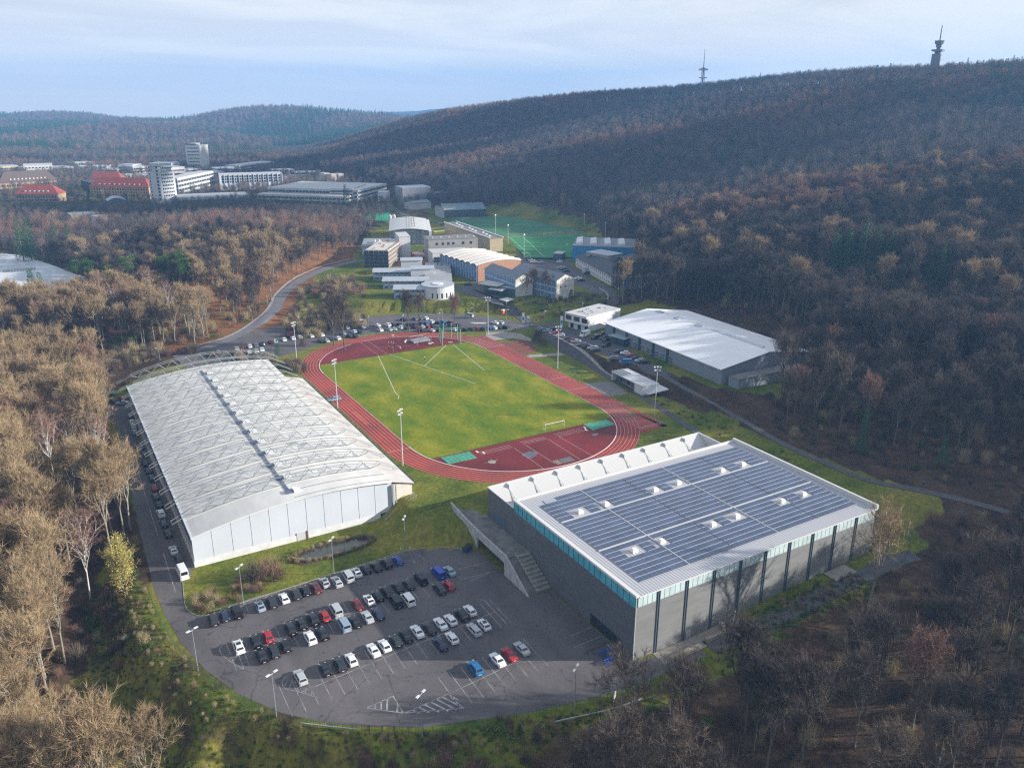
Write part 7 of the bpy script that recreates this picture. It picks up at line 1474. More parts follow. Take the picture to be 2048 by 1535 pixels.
# upper car park behind the track
T1 = ((400, 590), 6.0235); T2 = ((720, 590), 6.0235)
def ang(px, py): return np.interp(px, [400, 520, 620, 700, 800, 950, 1060], [-0.15, -0.1, 0.0, 0.1, 0.15, 0.25, 0.35])
U1 = [(365,655,'mh'),(442,640,'wh'),(525,630,'rh'),(598,610,'wh'),(675,598,'gh'),(745,583,'ns'),(850,562,'mh'),(908,550,'wh'),(1012,530,'wh')]
U2 = [(105,710,'ds'),(155,702,'ms'),(220,680,'gh'),(405,725,'is'),(593,680,'ws'),(678,668,'is'),(742,650,'wh')]
U3 = [(1060,485,'ks'),(1093,460,'rh'),(1135,440,'ns'),(1180,422,'th'),(1230,402,'qs'),(1350,375,'dh'),(1413,368,'wh'),(1497,358,'rh'),(1590,355,'dh'),(1765,388,'ih'),(1962,382,'ws')]
U4 = [(1120,515,'wh'),(1200,500,'wh'),(1340,488,'wh'),(1405,440,'dh'),(1465,475,'wh'),(1485,420,'dh'),(1455,547,'ds'),(1525,545,'is'),(1570,525,'ns'),(1660,515,'wh'),(1720,455,'ih'),(1800,490,'ds'),(1855,435,'wh'),(1862,487,'Gs'),(1910,433,'ns')]
U5 = [(208,360,'ws'),(332,357,'wu'),(397,352,'ds'),(465,350,'dh'),(600,350,'ds'),(650,350,'ns'),(733,340,'nh'),(790,338,'bh'),(855,322,'wu'),(938,328,'nh'),(990,322,'bh'),(1085,325,'mh')]
U6 = [(240,415,'wh'),(352,408,'is'),(403,403,'is'),(490,388,'wu'),(548,392,'ds'),(660,384,'mh'),(745,380,'wh'),(808,377,'rh'),(862,372,'dh'),(992,368,'nh'),(1100,360,'ds'),(1168,355,'ds')]
U7 = [(735,420,'ds'),(860,420,'is'),(955,420,'ds'),(1132,412,'wh'),(1190,413,'ks'),(1252,410,'ks'),(1342,405,'ds'),(1405,400,'rs'),(1480,407,'du'),(1550,392,'bh'),(1612,392,'wh'),(1672,388,'nh'),(1748,385,'du')]
U8 = [(525,290,'ds'),(662,282,'gh'),(725,278,'gh'),(785,275,'wh')]; U9 = [(1625,330,'ws'),(1690,327,'ih')]
for d_, o_, ph in ((U1,T1,'the far left row of the upper lot'),(U2,T1,'the near left row of the upper lot'),(U3,T1,'the far edge row under the slope'),(U4,T1,'the hedge row left of the track curve'),(U5,T2,'the middle row behind the track'),(U6,T2,'the second row behind the track'),(U7,T2,'the row next to the track fence'),(U8,T2,'the small row at the lawn foot'),(U9,T2,'the pair by the gate lamp')):
    row(d_, *o_, 0.04, ang, ph, 'cars in the upper car park', False)
car(720+1310/6.0235, 590+245/6.0235, 0.6, 0.6, 'silver', 'van', 'silver van turning out by the zebra crossing', None, False); car(718.5, 643, 0.04, 0.1, 'white', 'delivery van', 'tall white delivery van in the upper car park', None, True, 1.2)
T3 = ((1040, 590), 7.877); g3 = 'cars outside the white-roofed hall'
row([(375,545,'ds'),(430,555,'qs'),(550,520,'ds'),(568,592,'rh'),(635,627,'wh'),(760,680,'nh'),(818,705,'rh'),(880,722,'is'),(985,770,'gh'),(1060,797,'ds'),(1145,825,'ie'),(1190,862,'dh'),(1470,985,'ge'),(1660,1050,'bv')], *T3, 4.14, 1.0, 'the row above the footpath', g3)
row([(1350,700,'dh'),(1320,665,'ds'),(1290,605,'ms'),(1180,660,'ku'),(1360,780,'ku')], *T3, 4.14, 1.9, 'the group before the hall entrance', g3)
row([(1560,880,'dh'),(1655,905,'wh'),(1750,945,'rh'),(1825,985,'nh'),(1885,1025,'ih'),(1960,1045,'ks')], *T3, 4.14, 1.0, 'the grey hall wall row', g3)
car(1040+1020/7.877, 590+605/7.877, 4.14, 1.9, 'white', 'delivery van', 'long white delivery van outside the white office cube', None, True, 1.2)
T4 = ((860, 420), 4.452); g4 = 'cars on the institute campus'
row([(100,118,'ih'),(112,124,'mh'),(125,131,'ds'),(138,139,'is'),(150,146,'ns'),(163,154,'ds'),(175,162,'ws'),(187,171,'ds'),(200,180,'ns'),(212,189,'wh'),(222,199,'ds'),(230,209,'ws'),(238,219,'mh'),(243,229,'is')], *T4, 5.06, 1.2, 'the curved row by the yellow beds', g4, False)
row([(868,420,'is'),(885,436,'ds'),(905,445,'ws'),(922,460,'ws'),(975,452,'ds'),(987,463,'is')], *T4, 5.06, 1.3, 'the group below the pitch fence', g4, False)
row([(1140,443,'ds'),(1152,456,'wh'),(1165,508,'is'),(1190,522,'ds'),(1212,540,'ks'),(1318,604,'ws'),(1342,622,'ks'),(1402,558,'ks')], *T4, 5.06, 1.3, 'the yard before the long white row', g4, False)
row([(340,658,'nh'),(372,212,'ns'),(388,222,'bh'),(402,232,'ds')], *T4, 5.06, 0.9, 'the scattered cars of the campus lanes', g4, False)
row([(1060,760,'is'),(1120,740,'ds'),(1190,640,'nh'),(1210,660,'ds')], (700, 420), 7.877, 5.06, 1.0, 'the builders\' yard', g4, False)

# ------------------------------------------------------------------ lamps and floodlights
pole_m = mat('lamp_pole', (0.36,0.39,0.40), 0.4, metal=0.4); headm = mat('lamp_head', (0.62,0.65,0.66), 0.35)
def lamp_proto(H_, arms, name, label, grp):
    t = thing(name, label, 'lamp', (0,0,0), 0, grp); b = MB(); b.tube((0,0,0), (0,0,H_), 0.11, 0.055, 8); b.tube((0,0,0), (0,0,0.5), 0.15, 0.13, 8); b.build('pole', pole_m, t)
    for s_ in arms: b = MB(); b.tube((0,0,H_-0.1), (s_*0.55,0,H_+0.1), 0.045, n=5); b.box((s_*0.85, 0, H_+0.14), (0.85, 0.42, 0.14)); b.build('lamp_head', headm, t)
    return t
def put_copy(t, loc, rz, label=None):
    c = copy_tree(t); c.location = loc; c.rotation_euler = (0, 0, rz)
    if label: c['label'] = label
    return c
LPOS = [(553,1432,'double-headed lamp post at the lower left curve of the lot'),(396,1340,'double-headed lamp post at the outer left bend of the lot'),(845,1475,'double-headed lamp post at the bottom edge of the lot'),(1149,1420,'double-headed lamp post near the blue bikes and the hall corner'),(487,1207,'double-headed lamp post by the rough shrubby strip'),(668,1148,'double-headed lamp post by the pond'),(811,1103,'double-headed lamp post at the top corner of the lot')]
lp = lamp_proto(9.6, (-1, 1), 'lamp_post', LPOS[0][2], 'double-headed lamp posts round the lower car park')
for i, (px, py, lb) in enumerate(LPOS):
    q = P(px, py, -5)
    if i == 0: lp.location = (q[0], q[1], -5); lp.rotation_euler.z = 0.4
    else: put_copy(lp, (q[0], q[1], -5), 0.3+0.1*i, lb)
FPOS = [(-43.6,-54.0,'floodlight mast between the arched hall and the near bend'),(-44.3,2.6,'floodlight mast beside the car on the grass'),(48.8,-59.8,'floodlight mast behind the sprint start'),(48.4,0.7,'floodlight mast at the middle of the sprint straight'),(-42.0,59.8,'floodlight mast at the far left bend'),(48.6,59.9,'floodlight mast at the paved forecourt by the finish')]
t = thing('floodlight_mast', FPOS[0][2], 'floodlight', (-43.6,-54.0,0), 0.6, 'tall floodlight masts round the track'); b = MB(); b.tube((0,0,0), (0,0,17.6), 0.19, 0.09, 8); b.build('mast', mat('mast_paint', (0.50,0.53,0.53), 0.4), t); b = MB(); b.tube((-1.0,0,17.3), (1.0,0,17.3), 0.06, n=5); b.build('crossbar', pole_m, t); b = MB(); b.tube((-0.8,0,16.2), (0.8,0,16.2), 0.06, n=5); b.build('crossbar', pole_m, t)
fm_ = MB(); fm_.box((0,0,0), (0.62,0.4,0.5)); fm_.box((0,-0.22,0), (0.5,0.05,0.4), 0, 1); fme = mesh_of('floodlight', fm_, [headm, cgl])
for x, z in ((-0.95,17.65),(0.95,17.65),(0,17.8),(-0.75,16.5),(0.75,16.5)): o = obj_of('floodlight', fme, t, (x, 0.1, z), 0.3*x); o.rotation_euler.x = 0.5
for x, y, lb in FPOS[1:]: put_copy(t, (x, y, 0), 0.6 if x < 0 else 2.6, lb)
sl1 = lamp_proto(5.2, (1,), 'street_lamp', 'street lamp on the path below the gabled blocks, nearest the crossing', None); del sl1['label']; LL = [(1013,640,'left of the zebra crossing'),(1088,643,'below the gabled blocks'),(1165,628,'near the white office cube'),(878,648,'behind the hammer cage'),(505,642,'beside the footbridge bend below the knoll'),(536,613,'upper one beside the path below the knoll'),(530,690,'on the lawn between path and upper car park'),(600,655,'at the far edge of the upper car park'),(885,640,'by the lawn above the second row'),(948,636,'by the lawn near the silver van'),(468,693,'at the road fork left of the upper car park'),(737,655,'by the small row at the lawn foot'),(320,720,'in the wood by the road left of the arched hall'),(805,652,'on the lawn foot under the drum')]
sl1['label'] = 'single street lamp '+LL[0][2]; q = PT(LL[0][0], LL[0][1]); sl1.location = q
for px, py, lb in LL[1:]: q = PT(px, py); put_copy(sl1, (q[0], q[1], q[2]), random.random()*3, 'single street lamp '+lb)
pl0 = None
for px, py, tp, lb in ((848+143,469,430,'tall pitch floodlight on the far side'),(1016,487,450,'tall pitch floodlight at the corner of the near pitch'),(1048,513,469,'tall pitch floodlight at the near corner'),(1168,462,429,'tall pitch floodlight at the wood edge'),(1210,478,445,'tall pitch floodlight right of the near pitch')):
    q = P(px, py, 6); h_ = HP((px, py), tp, 6); t = thing('pitch_floodlight', lb, 'floodlight', (q[0], q[1], 6), 0.5, 'pitch floodlights'); b = MB(); b.tube((0,0,0), (0,0,h_), 0.2, 0.12, 6); b.build('mast', MATS['mast_paint'], t); b = MB(); b.box((0,0,h_), (1.6,0.5,0.7)); b.build('floodlight', headm, t)

# ------------------------------------------------------------------ fences
POSTM = {}
def postmesh(H_, m_): q = MB(); q.tube((0,0,0), (0,0,H_), 0.035, n=5); POSTM[H_] = mesh_of('fence_post', q, m_)
for _h in (1.8, 1.5, 4.5): postmesh(_h, mat('green_steel', (0.02,0.10,0.065), 0.5))
postmesh(1.2, steelw)
def fence(name, label, pts, H_, m_post, m_net, step=2.5, z=None, dz=0.0, wires=6):
    L = smooth_line(pts, 5) if len(pts) > 2 else [np.array(p_, float) for p_ in pts]; q0 = L[0]; t = thing(name, label, 'fence', (q0[0], q0[1], (z if z is not None else TZ(*q0)))); acc_ = 0.0; P3 = [L[0]]
    for i in range(1, len(L)):
        d = np.linalg.norm(L[i]-L[i-1]); n_ = max(1, int(round(d/step)))
        for k in range(1, n_+1): P3.append(L[i-1]+(L[i]-L[i-1])*k/n_)
    o0 = np.array([q0[0], q0[1], (z if z is not None else TZ(*q0))]); pb = MB(); nb_ = MB(); W3 = [np.array([p_[0], p_[1], (z if z is not None else TZ(*p_))+dz])-o0 for p_ in P3]
    for i, a in enumerate(W3):
        obj_of('fence_post', POSTM[H_], t, tuple(a))
        if i:
            p_ = W3[i-1]
            for k in range(wires): zz = H_*(k+0.5)/wires; nb_.tube(p_+[0, 0, zz], a+[0, 0, zz], 0.012, n=3, cap=False)
            n2 = 4
            for k in range(n2): c_ = p_+(a-p_)*k/n2; nb_.tube(c_, c_+[0, 0, H_], 0.009, n=3, cap=False)
    nb_.build('wire_mesh', m_net, t); return t
fg = mat('green_steel', (0.02,0.10,0.065), 0.5)
arc_ = [(-118.6,-78),(-118.0,-90),(-116.6,-103),(-113.9,-114.2),(-109.7,-125),(-103.7,-134.6),(-97.3,-141.4),(-90.5,-146.6)]
fence('wire_fence', 'green wire fence round the left curve of the lower car park', arc_, 1.8, fg, fg, z=None)
fence('wire_fence', 'green wire fence along the bottom curve of the lower car park', [(-86.6,-149.2),(-82,-152),(-73,-155.8),(-63.5,-158.4),(-48,-161.9),(-36,-163.0),(-24,-163.4)], 1.8, fg, fg)
fence('wire_fence', 'wire fence along the service path in front of the grey hall', [(-18,-163.4),(0,-164.4),(30,-163.8),(44,-161),(55,-154)], 1.5, fg, fg)
fence('wire_fence', 'wire fence beside the gravel track above the stadium', [tuple(P(a, c, 3)[:2]) for a, c in ((1302,752),(1370,788),(1440,824),(1500,856),(1560,888),(1650,924))], 1.8, fg, fg)
fence('wire_fence', 'low fence between the upper car park and the running track', [tuple(P(a, c, 0.1)[:2]) for a, c in ((700,676),(760,667),(830,662),(900,661),(980,664),(1056,660))], 1.2, steelw, steelw)
fence('pitch_fence', 'tall netting fence along the near side of the pitches', [tuple(P(a, c, 6)[:2]) for a, c in ((985,470),(1012,487),(1048,517),(1130,518))], 4.5, fg, fg, step=5, wires=5)
t = thing('gate', 'green double gate in the fence at the bottom of the lot', 'gate', (-90.4,-147.0,-5.0), math.atan2(-2.6, 3.9))
for x in (0, 2.35, 4.7): b = MB(); b.tube((x,0,0), (x,0,2.0), 0.09, n=6); b.build('gate_post', fg, t)
for x in (0.1, 2.45):
    b = MB(); b.tube((x,0,0.15),(x+2.15,0,0.15),0.035,n=4); b.tube((x,0,1.85),(x+2.15,0,1.85),0.035,n=4)
    for k in range(13): b.tube((x+0.05+k*0.17,0,0.15),(x+0.05+k*0.17,0,1.85),0.014,n=3)
    b.build('gate_leaf', fg, t)
tag(strip('guard_rail', [(-100.4,-138.6),(-96.3,-142.0),(-92.2,-145.2)], 0.16, steelw, 0.55, kind=None, z=-5, hh=0.25), 'short steel crash barrier by the green fence', 'barrier')
tag(strip('guard_rail', [(-60,-161.8),(-50,-164.2),(-42,-165.2)], 0.16, steelw, 0.5, kind=None, hh=0.25), 'pale metal rail lying below the bottom fence', 'rail')

# ------------------------------------------------------------------ things on the track and field
netg = mat('green_net', (0.03,0.30,0.20), 0.7)
t = thing('hammer_cage', 'green netted hammer-throwing cage at the top of the field', 'cage', (27.6, 57.2, 0), 0.0)
pts_c = [(-5.3,-2.6),(-4.3,1.6),(-2.9,5.4),(0.2,7.4),(3.4,5.8),(4.9,2.4),(2.6,-5.2)]
b = MB()
for x, y in pts_c: b.tube((x, y, 0), (x, y, 7.0), 0.12, n=6)
b.build('frame', mat('cage_steel', (0.35,0.55,0.48), 0.5), t)
b = MB()
for i in range(len(pts_c)-1):
    a, c = np.array(pts_c[i]), np.array(pts_c[i+1]); n_ = 10
    for k in range(n_): q = a+(c-a)*k/n_; b.tube((*q, 0.1), (*q, 6.9), 0.02, n=3, cap=False)
    for k in range(14): z = 0.3+6.6*k/13; b.tube((*a, z), (*c, z), 0.02, n=3, cap=False)
b.build('net', netg, t); b = MB(); b.tube((0,0,0.02),(0,0,0.08),1.1,n=20); b.build('throwing_circle', conc, t)
def mat_thing(name, label, poly, h_, m_, cat='mat'):
    cx_ = sum(q[0] for q in poly)/4; cy_ = sum(q[1] for q in poly)/4; t = thing(name, label, cat, (cx_, cy_, 0)); b = MB(); b.prism([(x-cx_, y-cy_) for x, y in poly], 0.03, h_); b.build('cover', m_, t); b = MB()
    n_ = 7
    for k in range(1, n_): u = k/n_; a = (poly[0][0]+(poly[1][0]-poly[0][0])*u-cx_, poly[0][1]+(poly[1][1]-poly[0][1])*u-cy_); c = (poly[3][0]+(poly[2][0]-poly[3][0])*u-cx_, poly[3][1]+(poly[2][1]-poly[3][1])*u-cy_); b.tube((*a, h_+0.005), (*c, h_+0.005), 0.035, n=4)
    b.build('fold', mat('net_fold', (0.03,0.20,0.13)), t); return t
gm2 = mat('green_cover', (0.07,0.30,0.19), 0.7, var=0.3, scale=0.9, bump=0.4)
mat_thing('landing_pit_cover', 'crumpled green net over the left landing pit', [(-31.4,-54.8),(-21.7,-55.1),(-21.8,-60.5),(-31.3,-60.1)], 0.16, gm2, 'cover'); mat_thing('landing_pit_cover', 'green net over the right landing pit by the bend', [(22.1,-54.5),(31.4,-54.9),(31.6,-59.9),(21.9,-60.3)], 0.16, gm2, 'cover')
tag(obj_of('shot_circle', mesh_of('shot_circle', (lambda q: (q.tube((0,0,0.0),(0,0,0.06),1.25,n=24), [q.tube((0,0,0.05),(2.6*math.cos(a),2.6*math.sin(a),0.05),0.04,n=4) for a in (0.3,1.2,2.1,3.0)], q)[2])(MB()), pale), None, (-19.2,-65.2,0.0)), 'pale round shot-put circle with radiating white lines', 'throwing circle')
t = thing('ladder_mat', 'grey slatted grid lying on the red apron', 'grate', (0.3,-75.4,0)); b = MB(); b.bx(-1.2,3.0,-1.5,1.4,0.03,0.1); b.build('plate', mat('grate_grey', (0.13,0.13,0.14), 0.5), t); b = MB()
for k in range(3): b.bx(-3.3+k*0.65,-3.0+k*0.65,-1.4,1.4,0.03,0.14)
for k in range(6): b.bx(-1.1+k*0.7,-1.05+k*0.7,-1.4,1.3,0.1,0.13)
b.build('beam', mat('wood_beam', (0.40,0.36,0.30)), t)
def goal(name, label, loc, rz, w_=7.32, h_=2.44, d_=1.8):
    t = thing(name, label, 'goal', loc, rz); b = MB()
    for x in (-w_/2, w_/2): b.tube((x,0,0),(x,0,h_),0.07,n=6); b.tube((x,0,h_),(x,-d_*0.4,h_),0.05,n=5); b.tube((x,-d_*0.4,h_),(x,-d_,0),0.04,n=5); b.tube((x,-d_,0),(x,0,0),0.04,n=5)
    b.tube((-w_/2,0,h_),(w_/2,0,h_),0.07,n=6); b.tube((-w_/2,-d_,0),(w_/2,-d_,0),0.04,n=5); b.build('frame', white, t); return t
goal('football_goal', 'white goal frame standing on the near edge of the grass field', (11.8,-52.6,0), math.pi, 7.6, 2.2, 1.6)
for (px, py, rz, lb) in ((1094,472,0.2,'small white goal on the near pitch, far side'),(930,441,0.4,'white goal at the end of the far pitch')): q = P(px, py, 6); goal('football_goal', lb, (q[0], q[1], 6), rz)
for x, y in ((-19.6,-56.4),(-18.2,-58.0),(21.0,-57.0),(20.2,-58.8)): 
    b = MB(); b.bx(-0.25,0.25,-0.65,0.65,0.03,0.12); tag(b.build('takeoff_board', white, None, (x, y, 0)), 'white take-off board near the %s landing pit, %s one' % ('left' if x < 0 else 'right', 'upper' if y in (-56.4,-57.0) else 'lower'), 'take-off board')
# pole vault gear on the far apron
t = thing('pole_vault_frame', 'grey roofed frame over the pole-vault bed behind the field', 'frame', (16.5,66.0,0), 0.1); b = MB()
for x in (-4.5, 0, 4.5):
    for y in (-2.4, 2.4): b.tube((x,y,0),(x,y,2.0),0.06,n=5)
for y in (-2.4,2.4): b.tube((-4.6,y,2.0),(4.6,y,2.0),0.07,n=5); b.tube((-4.6,y,0.4),(4.6,y,0.4),0.05,n=5)
for x in (-4.5,0,4.5): b.tube((x,-2.4,2),(x,2.4,2),0.05,n=5); b.tube((x,0,2.9),(x,-2.4,2),0.05,n=5); b.tube((x,0,2.9),(x,2.4,2),0.05,n=5)
b.tube((-4.6,0,2.9),(4.6,0,2.9),0.06,n=5); b.build('frame', steelw, t); b = MB(); b.bx(-4.3,4.3,-2.2,2.2,0.1,0.9); b.build('landing_bed', mat('bed_cover', (0.30,0.30,0.32), 0.8, var=0.2, scale=1), t)
t = thing('roller_cart', 'pale wheeled steel cart below the pole-vault frame', 'cart', (18.6,58.9,0), 0.3); b = MB(); b.bx(-1.4,1.4,-0.5,0.5,0.35,0.5); b.tube((-1.3,0,0.5),(-0.6,0,1.9),0.06,n=5); b.tube((1.3,0,0.5),(-0.6,0,1.9),0.05,n=5); b.build('frame', headm, t)
for x in (-1, 1):
    for y in (-.5,.5): b = MB(); b.tube((x,y-0.05,0.18),(x,y+0.05,0.18),0.18,n=8); b.build('wheel', tyre, t)
for x, y, lb in ((9.8,67.5,'white bag left of the pole-vault frame'),(11.0,69.0,'white sack behind the pole-vault bed')): b = MB(); b.box((0,0,0.35),(0.8,0.6,0.7),0.3,0,0.6); tag(b.build('bag', white, None, (x,y,0)), lb, 'bag')
b = MB(); b.tube((0,0,0),(0,0,0.9),0.05,n=5); b.tube((-0.7,0,0.9),(0.7,0,0.9),0.08,n=6); tag(b.build('start_marker', white, None, (8.5,78.4,0)), 'white marker stand on the far bend kerb', 'marker')

# ------------------------------------------------------------------ people
skin = mat('skin', (0.45,0.28,0.20), 0.6); hairm = mat('hair', (0.05,0.035,0.025), 0.8)
def skin_mesh(name, pts_, edges_, radii, m_, sub=1):
    me = bpy.data.meshes.new(name); me.from_pydata(pts_, edges_, []); o = bpy.data.objects.new(name, me); COL.objects.link(o); o.modifiers.new('skin', 'SKIN'); sv = me.skin_vertices
    if not sv: bpy.context.view_layer.objects.active = o; bpy.ops.mesh.customdata_skin_add(); 
    for i, r_ in enumerate(radii): me.skin_vertices[0].data[i].radius = r_ if isinstance(r_, tuple) else (r_, r_)
    me.skin_vertices[0].data[0].use_root = True; s_ = o.modifiers.new('sub', 'SUBSURF'); s_.levels = sub; s_.render_levels = sub
    dg = bpy.context.evaluated_depsgraph_get(); ev = o.evaluated_get(dg); nm_ = bpy.data.meshes.new_from_object(ev); bpy.data.objects.remove(o); nm_.materials.clear(); nm_.materials.append(m_); nm_.name = name
    nm_.polygons.foreach_set('use_smooth', [True]*len(nm_.polygons)); return nm_
def person_meshes(step, arm):
    s_ = step; J = [(0,0,0.96),(0,0.01,1.18),(0,0.02,1.42),(0,0.02,1.52),(0,0.03,1.64),(0,0.03,1.76),
       (-0.10,0,0.90),(-0.12,0.10*s_,0.50),(-0.12,0.14*s_-0.04,0.08),(-0.12,0.14*s_+0.10,0.04),(0.10,0,0.90),(0.12,-0.06*s_,0.50),(0.12,-0.22*s_-0.03,0.10),(0.12,-0.20*s_+0.08,0.04),
       (-0.19,0.01,1.40),(-0.25,-0.06*s_,1.13),(-0.26,0.06*s_+arm*0.15,0.90),(-0.26,0.10*s_+arm*0.2,0.80),(0.19,0.01,1.40),(0.25,0.06*s_,1.13),(0.26,0.14*s_+arm*0.2,0.92+arm*0.2),(0.26,0.18*s_+arm*0.25,0.83+arm*0.25)]
    E_ = [(0,1),(1,2),(2,3),(3,4),(4,5),(0,6),(6,7),(7,8),(8,9),(0,10),(10,11),(11,12),(12,13),(2,14),(14,15),(15,16),(16,17),(2,18),(18,19),(19,20),(20,21)]
    Rr = [(0.14,0.10),(0.13,0.10),(0.15,0.10),0.055,0.10,0.085,0.085,0.06,0.04,0.035,0.085,0.06,0.04,0.035,0.06,0.042,0.03,0.035,0.06,0.042,0.03,0.035]
    body = skin_mesh('body', J, E_, Rr, skin)
    ti = [0,1,2,14,15,16,18,19,20]; mp_ = {k: i for i, k in enumerate(ti)}; tj = skin_mesh('jacket', [J[k] for k in ti], [(mp_[a], mp_[c]) for a, c in E_ if a in mp_ and c in mp_], [(0.17,0.13),(0.165,0.13),(0.175,0.125),0.08,0.065,0.05,0.08,0.065,0.05], MATS['cloth'])
    li = [0,6,7,8,10,11,12]; mp_ = {k: i for i, k in enumerate(li)}; tr_ = skin_mesh('trousers', [J[k] for k in li], [(mp_[a], mp_[c]) for a, c in E_ if a in mp_ and c in mp_], [(0.16,0.125),0.105,0.08,0.06,0.105,0.08,0.06], MATS['trouser'])
    hr = skin_mesh('hair', [(0,0.0,1.70),(0,0.0,1.78),(0,-0.05,1.68)], [(0,1),(0,2)], [0.10,0.085,0.08], hairm); return body, tj, tr_, hr
mat_objcol('cloth', 0.85, 0, 0); mat_objcol('trouser', 0.9, 0, 0)
PM = [person_meshes(0.0, 0.3), person_meshes(1.0, 0.5), person_meshes(-0.8, 1.0)]
CLO = {'dark blue': (0.02,0.03,0.09), 'white': (0.65,0.65,0.65), 'grey': (0.2,0.2,0.22), 'black': (0.012,0.012,0.015), 'blue': (0.03,0.10,0.35), 'pink': (0.45,0.12,0.2), 'red': (0.4,0.03,0.03)}
def person(x, y, z, rz, pose, top, bottom, label, group=None):
    t = thing('person', label, 'person', (x, y, z), rz, group)
    for n_, me in zip(('body','jacket','trousers','hair'), PM[pose]):
        o = obj_of(n_, me, t)
        if n_ == 'jacket': o.color = (*CLO[top], 1)
        if n_ == 'trousers': o.color = (*CLO[bottom], 1)
PE = [(345,592,'white','black','standing at the left back of the training group'),(345,640,'dark blue','black','standing at the left front of the training group'),(378,592,'grey','dark blue','in the back row of the training group, second from left'),(402,600,'white','black','in the back row of the training group, in a white top'),(418,625,'black','black','in black between the rows of the training group'),(395,655,'dark blue','grey','leaning forward in the front of the training group'),(402,678,'blue','grey','nearest the grass in the training group'),(450,643,'black','dark blue','in the middle of the training group'),(470,640,'pink','black','in a pink top right of the group middle'),(484,652,'white','black','in white right of the group middle'),(490,668,'grey','black','nearest the grass right of the group middle'),(535,645,'black','black','standing apart on the right of the training group'),(583,643,'dark blue','black','standing farthest right of the training group'),(690,612,'white','red','walking below the pole-vault frame'),(1216,530,'red','black','walking on the far bend right of the hammer cage'),(958,558,'white','black','crouching by the kerb left of the hammer cage')]
for i, (a, b_, tp_, bt_, lb) in enumerate(PE): q = P(720+a/6.0235, 590+(b_+8)/6.0235, 0.04); person(q[0], q[1], 0.04, random.random()*6, i % 3, tp_, bt_, 'person in %s top %s' % (tp_, lb))
for px, py, z, tp_, bt_, lb in ((849.5,720,0.05,'white','black','person in a white top standing on the field below the cage'),(941,715,0.05,'blue','dark blue','person in blue standing on the field by the sector line'),(637.5,726,0.05,'grey','black','person in grey at the left corner of the track apron'),(1017,634,1.2,'black','black','walker in black on the lane below the bus shelter'),(1024.5,635,1.2,'dark blue','black','second walker on the lane below the bus shelter'),(1022,654,0.3,'teal' if False else 'blue','black','cyclist standing by the zebra crossing in blue'),(1190,577,5.1,'black','black','walker in black on the lane by the long white row'),(1196,579,5.1,'red','black','second walker by the long white row'),(1031,661,0.3,'black','black','person in black at the stadium gate'),(1603,879,1.6,'blue','black','walker in blue on the gravel track at the wood edge'),(1847,967,1.4,'blue','black','walker in blue farther right on the gravel track')):
    q = P(px, py, z); person(q[0], q[1], TZ(q[0], q[1])+0.15, random.random()*6, random.randrange(3), tp_, bt_, lb)

# ------------------------------------------------------------------ small things by the grey hall and on the campus
bk = MB()
def bike():
    for y in (-0.52, 0.52):
        n_ = 14
        for k in range(n_): a, c = 2*math.pi*k/n_, 2*math.pi*(k+1)/n_; bk.tube((0, y+0.33*math.cos(a), 0.34+0.33*math.sin(a)), (0, y+0.33*math.cos(c), 0.34+0.33*math.sin(c)), 0.02, n=4, mi=1, cap=False)
    for a, c in (((0,-0.52,0.34),(0,-0.1,0.3)),((0,-0.1,0.3),(0,-0.22,0.85)),((0,-0.1,0.3),(0,0.38,0.82)),((0,-0.2,0.75),(0,0.38,0.82)),((0,0.38,0.95),(0,0.52,0.34)),((0,-0.52,0.34),(0,-0.2,0.75)),((-0.28,0.36,1.0),(0.28,0.36,1.0))): bk.tube(a, c, 0.035, n=5)
    bk.box((0,-0.23,0.9),(0.16,0.28,0.06),0,2); bk.box((0,0.5,0.85),(0.34,0.26,0.22),0,0)
bike(); bm_ = mesh_of('bicycle', bk, [mat('bike_blue', (0.01,0.09,0.55), 0.4), tyre, plast])
for k in range(12):
    o = obj_of('bicycle', bm_, None, (-38.2-0.62*k if k < 7 else -38.8-0.62*(k-7), -153.4 if k < 7 else -150.9, -4.97), 0.1+0.05*math.sin(k)); tag(o, 'blue hire bicycle in the tight row parked at the grey hall corner', 'bicycle', 'blue hire bicycles at the hall corner')
t = thing('barrier_gate', 'raised white barrier on an orange post by the service path', 'barrier', (-12.2,-158.6,TZ(-12.2,-158.6))); b = MB(); b.bx(-0.25,0.25,-0.25,0.25,0,1.15); b.build('post', mat('orange_post', (0.6,0.16,0.02)), t); b = MB(); b.tube((0.1,0,1.0),(0.5,0,4.6),0.05,n=5); b.build('boom', white, t)
for i, (x, y, L_, rz, lb) in enumerate(((-25.5,-158.9,8.0,0.05,'long gabion wall of light rubble before the hall corner'),(-16.6,-158.4,6.0,0.02,'second gabion wall, by the orange barrier post'),(-13.3,-157.0,2.6,1.2,'short end gabion wall beside the grey door'))):
    t = thing('gabion_wall', lb, 'wall', (x, y, TZ(x, y)-0.1), rz); b = MB(); b.bx(-L_/2,L_/2,-0.45,0.45,0,0.95); b.build('stone_fill', mat('rubble', (0.30,0.26,0.20), 0.95, var=0.6, scale=4.0, bump=0.9), t); b = MB()
    for zz in (0.0, 0.95):
        for yy in (-0.46, 0.46): b.tube((-L_/2,yy,zz),(L_/2,yy,zz),0.015,n=3)
    b.build('wire_basket', steel, t)
t = thing('bicycle_rack', 'steel bicycle rack at the top edge of the lot', 'rack', (-49.5,-97.6,-4.97), 0.1); b = MB()
for k in range(5): b.tube((k*0.7,0,0),(k*0.7,0,0.8),0.03,n=4); b.tube((k*0.7,0.7,0),(k*0.7,0.7,0.8),0.03,n=4); b.tube((k*0.7,0,0.8),(k*0.7,0.7,0.8),0.03,n=4)
b.tube((0,0,0.1),(2.8,0,0.1),0.03,n=4); b.build('frame', steelw, t)
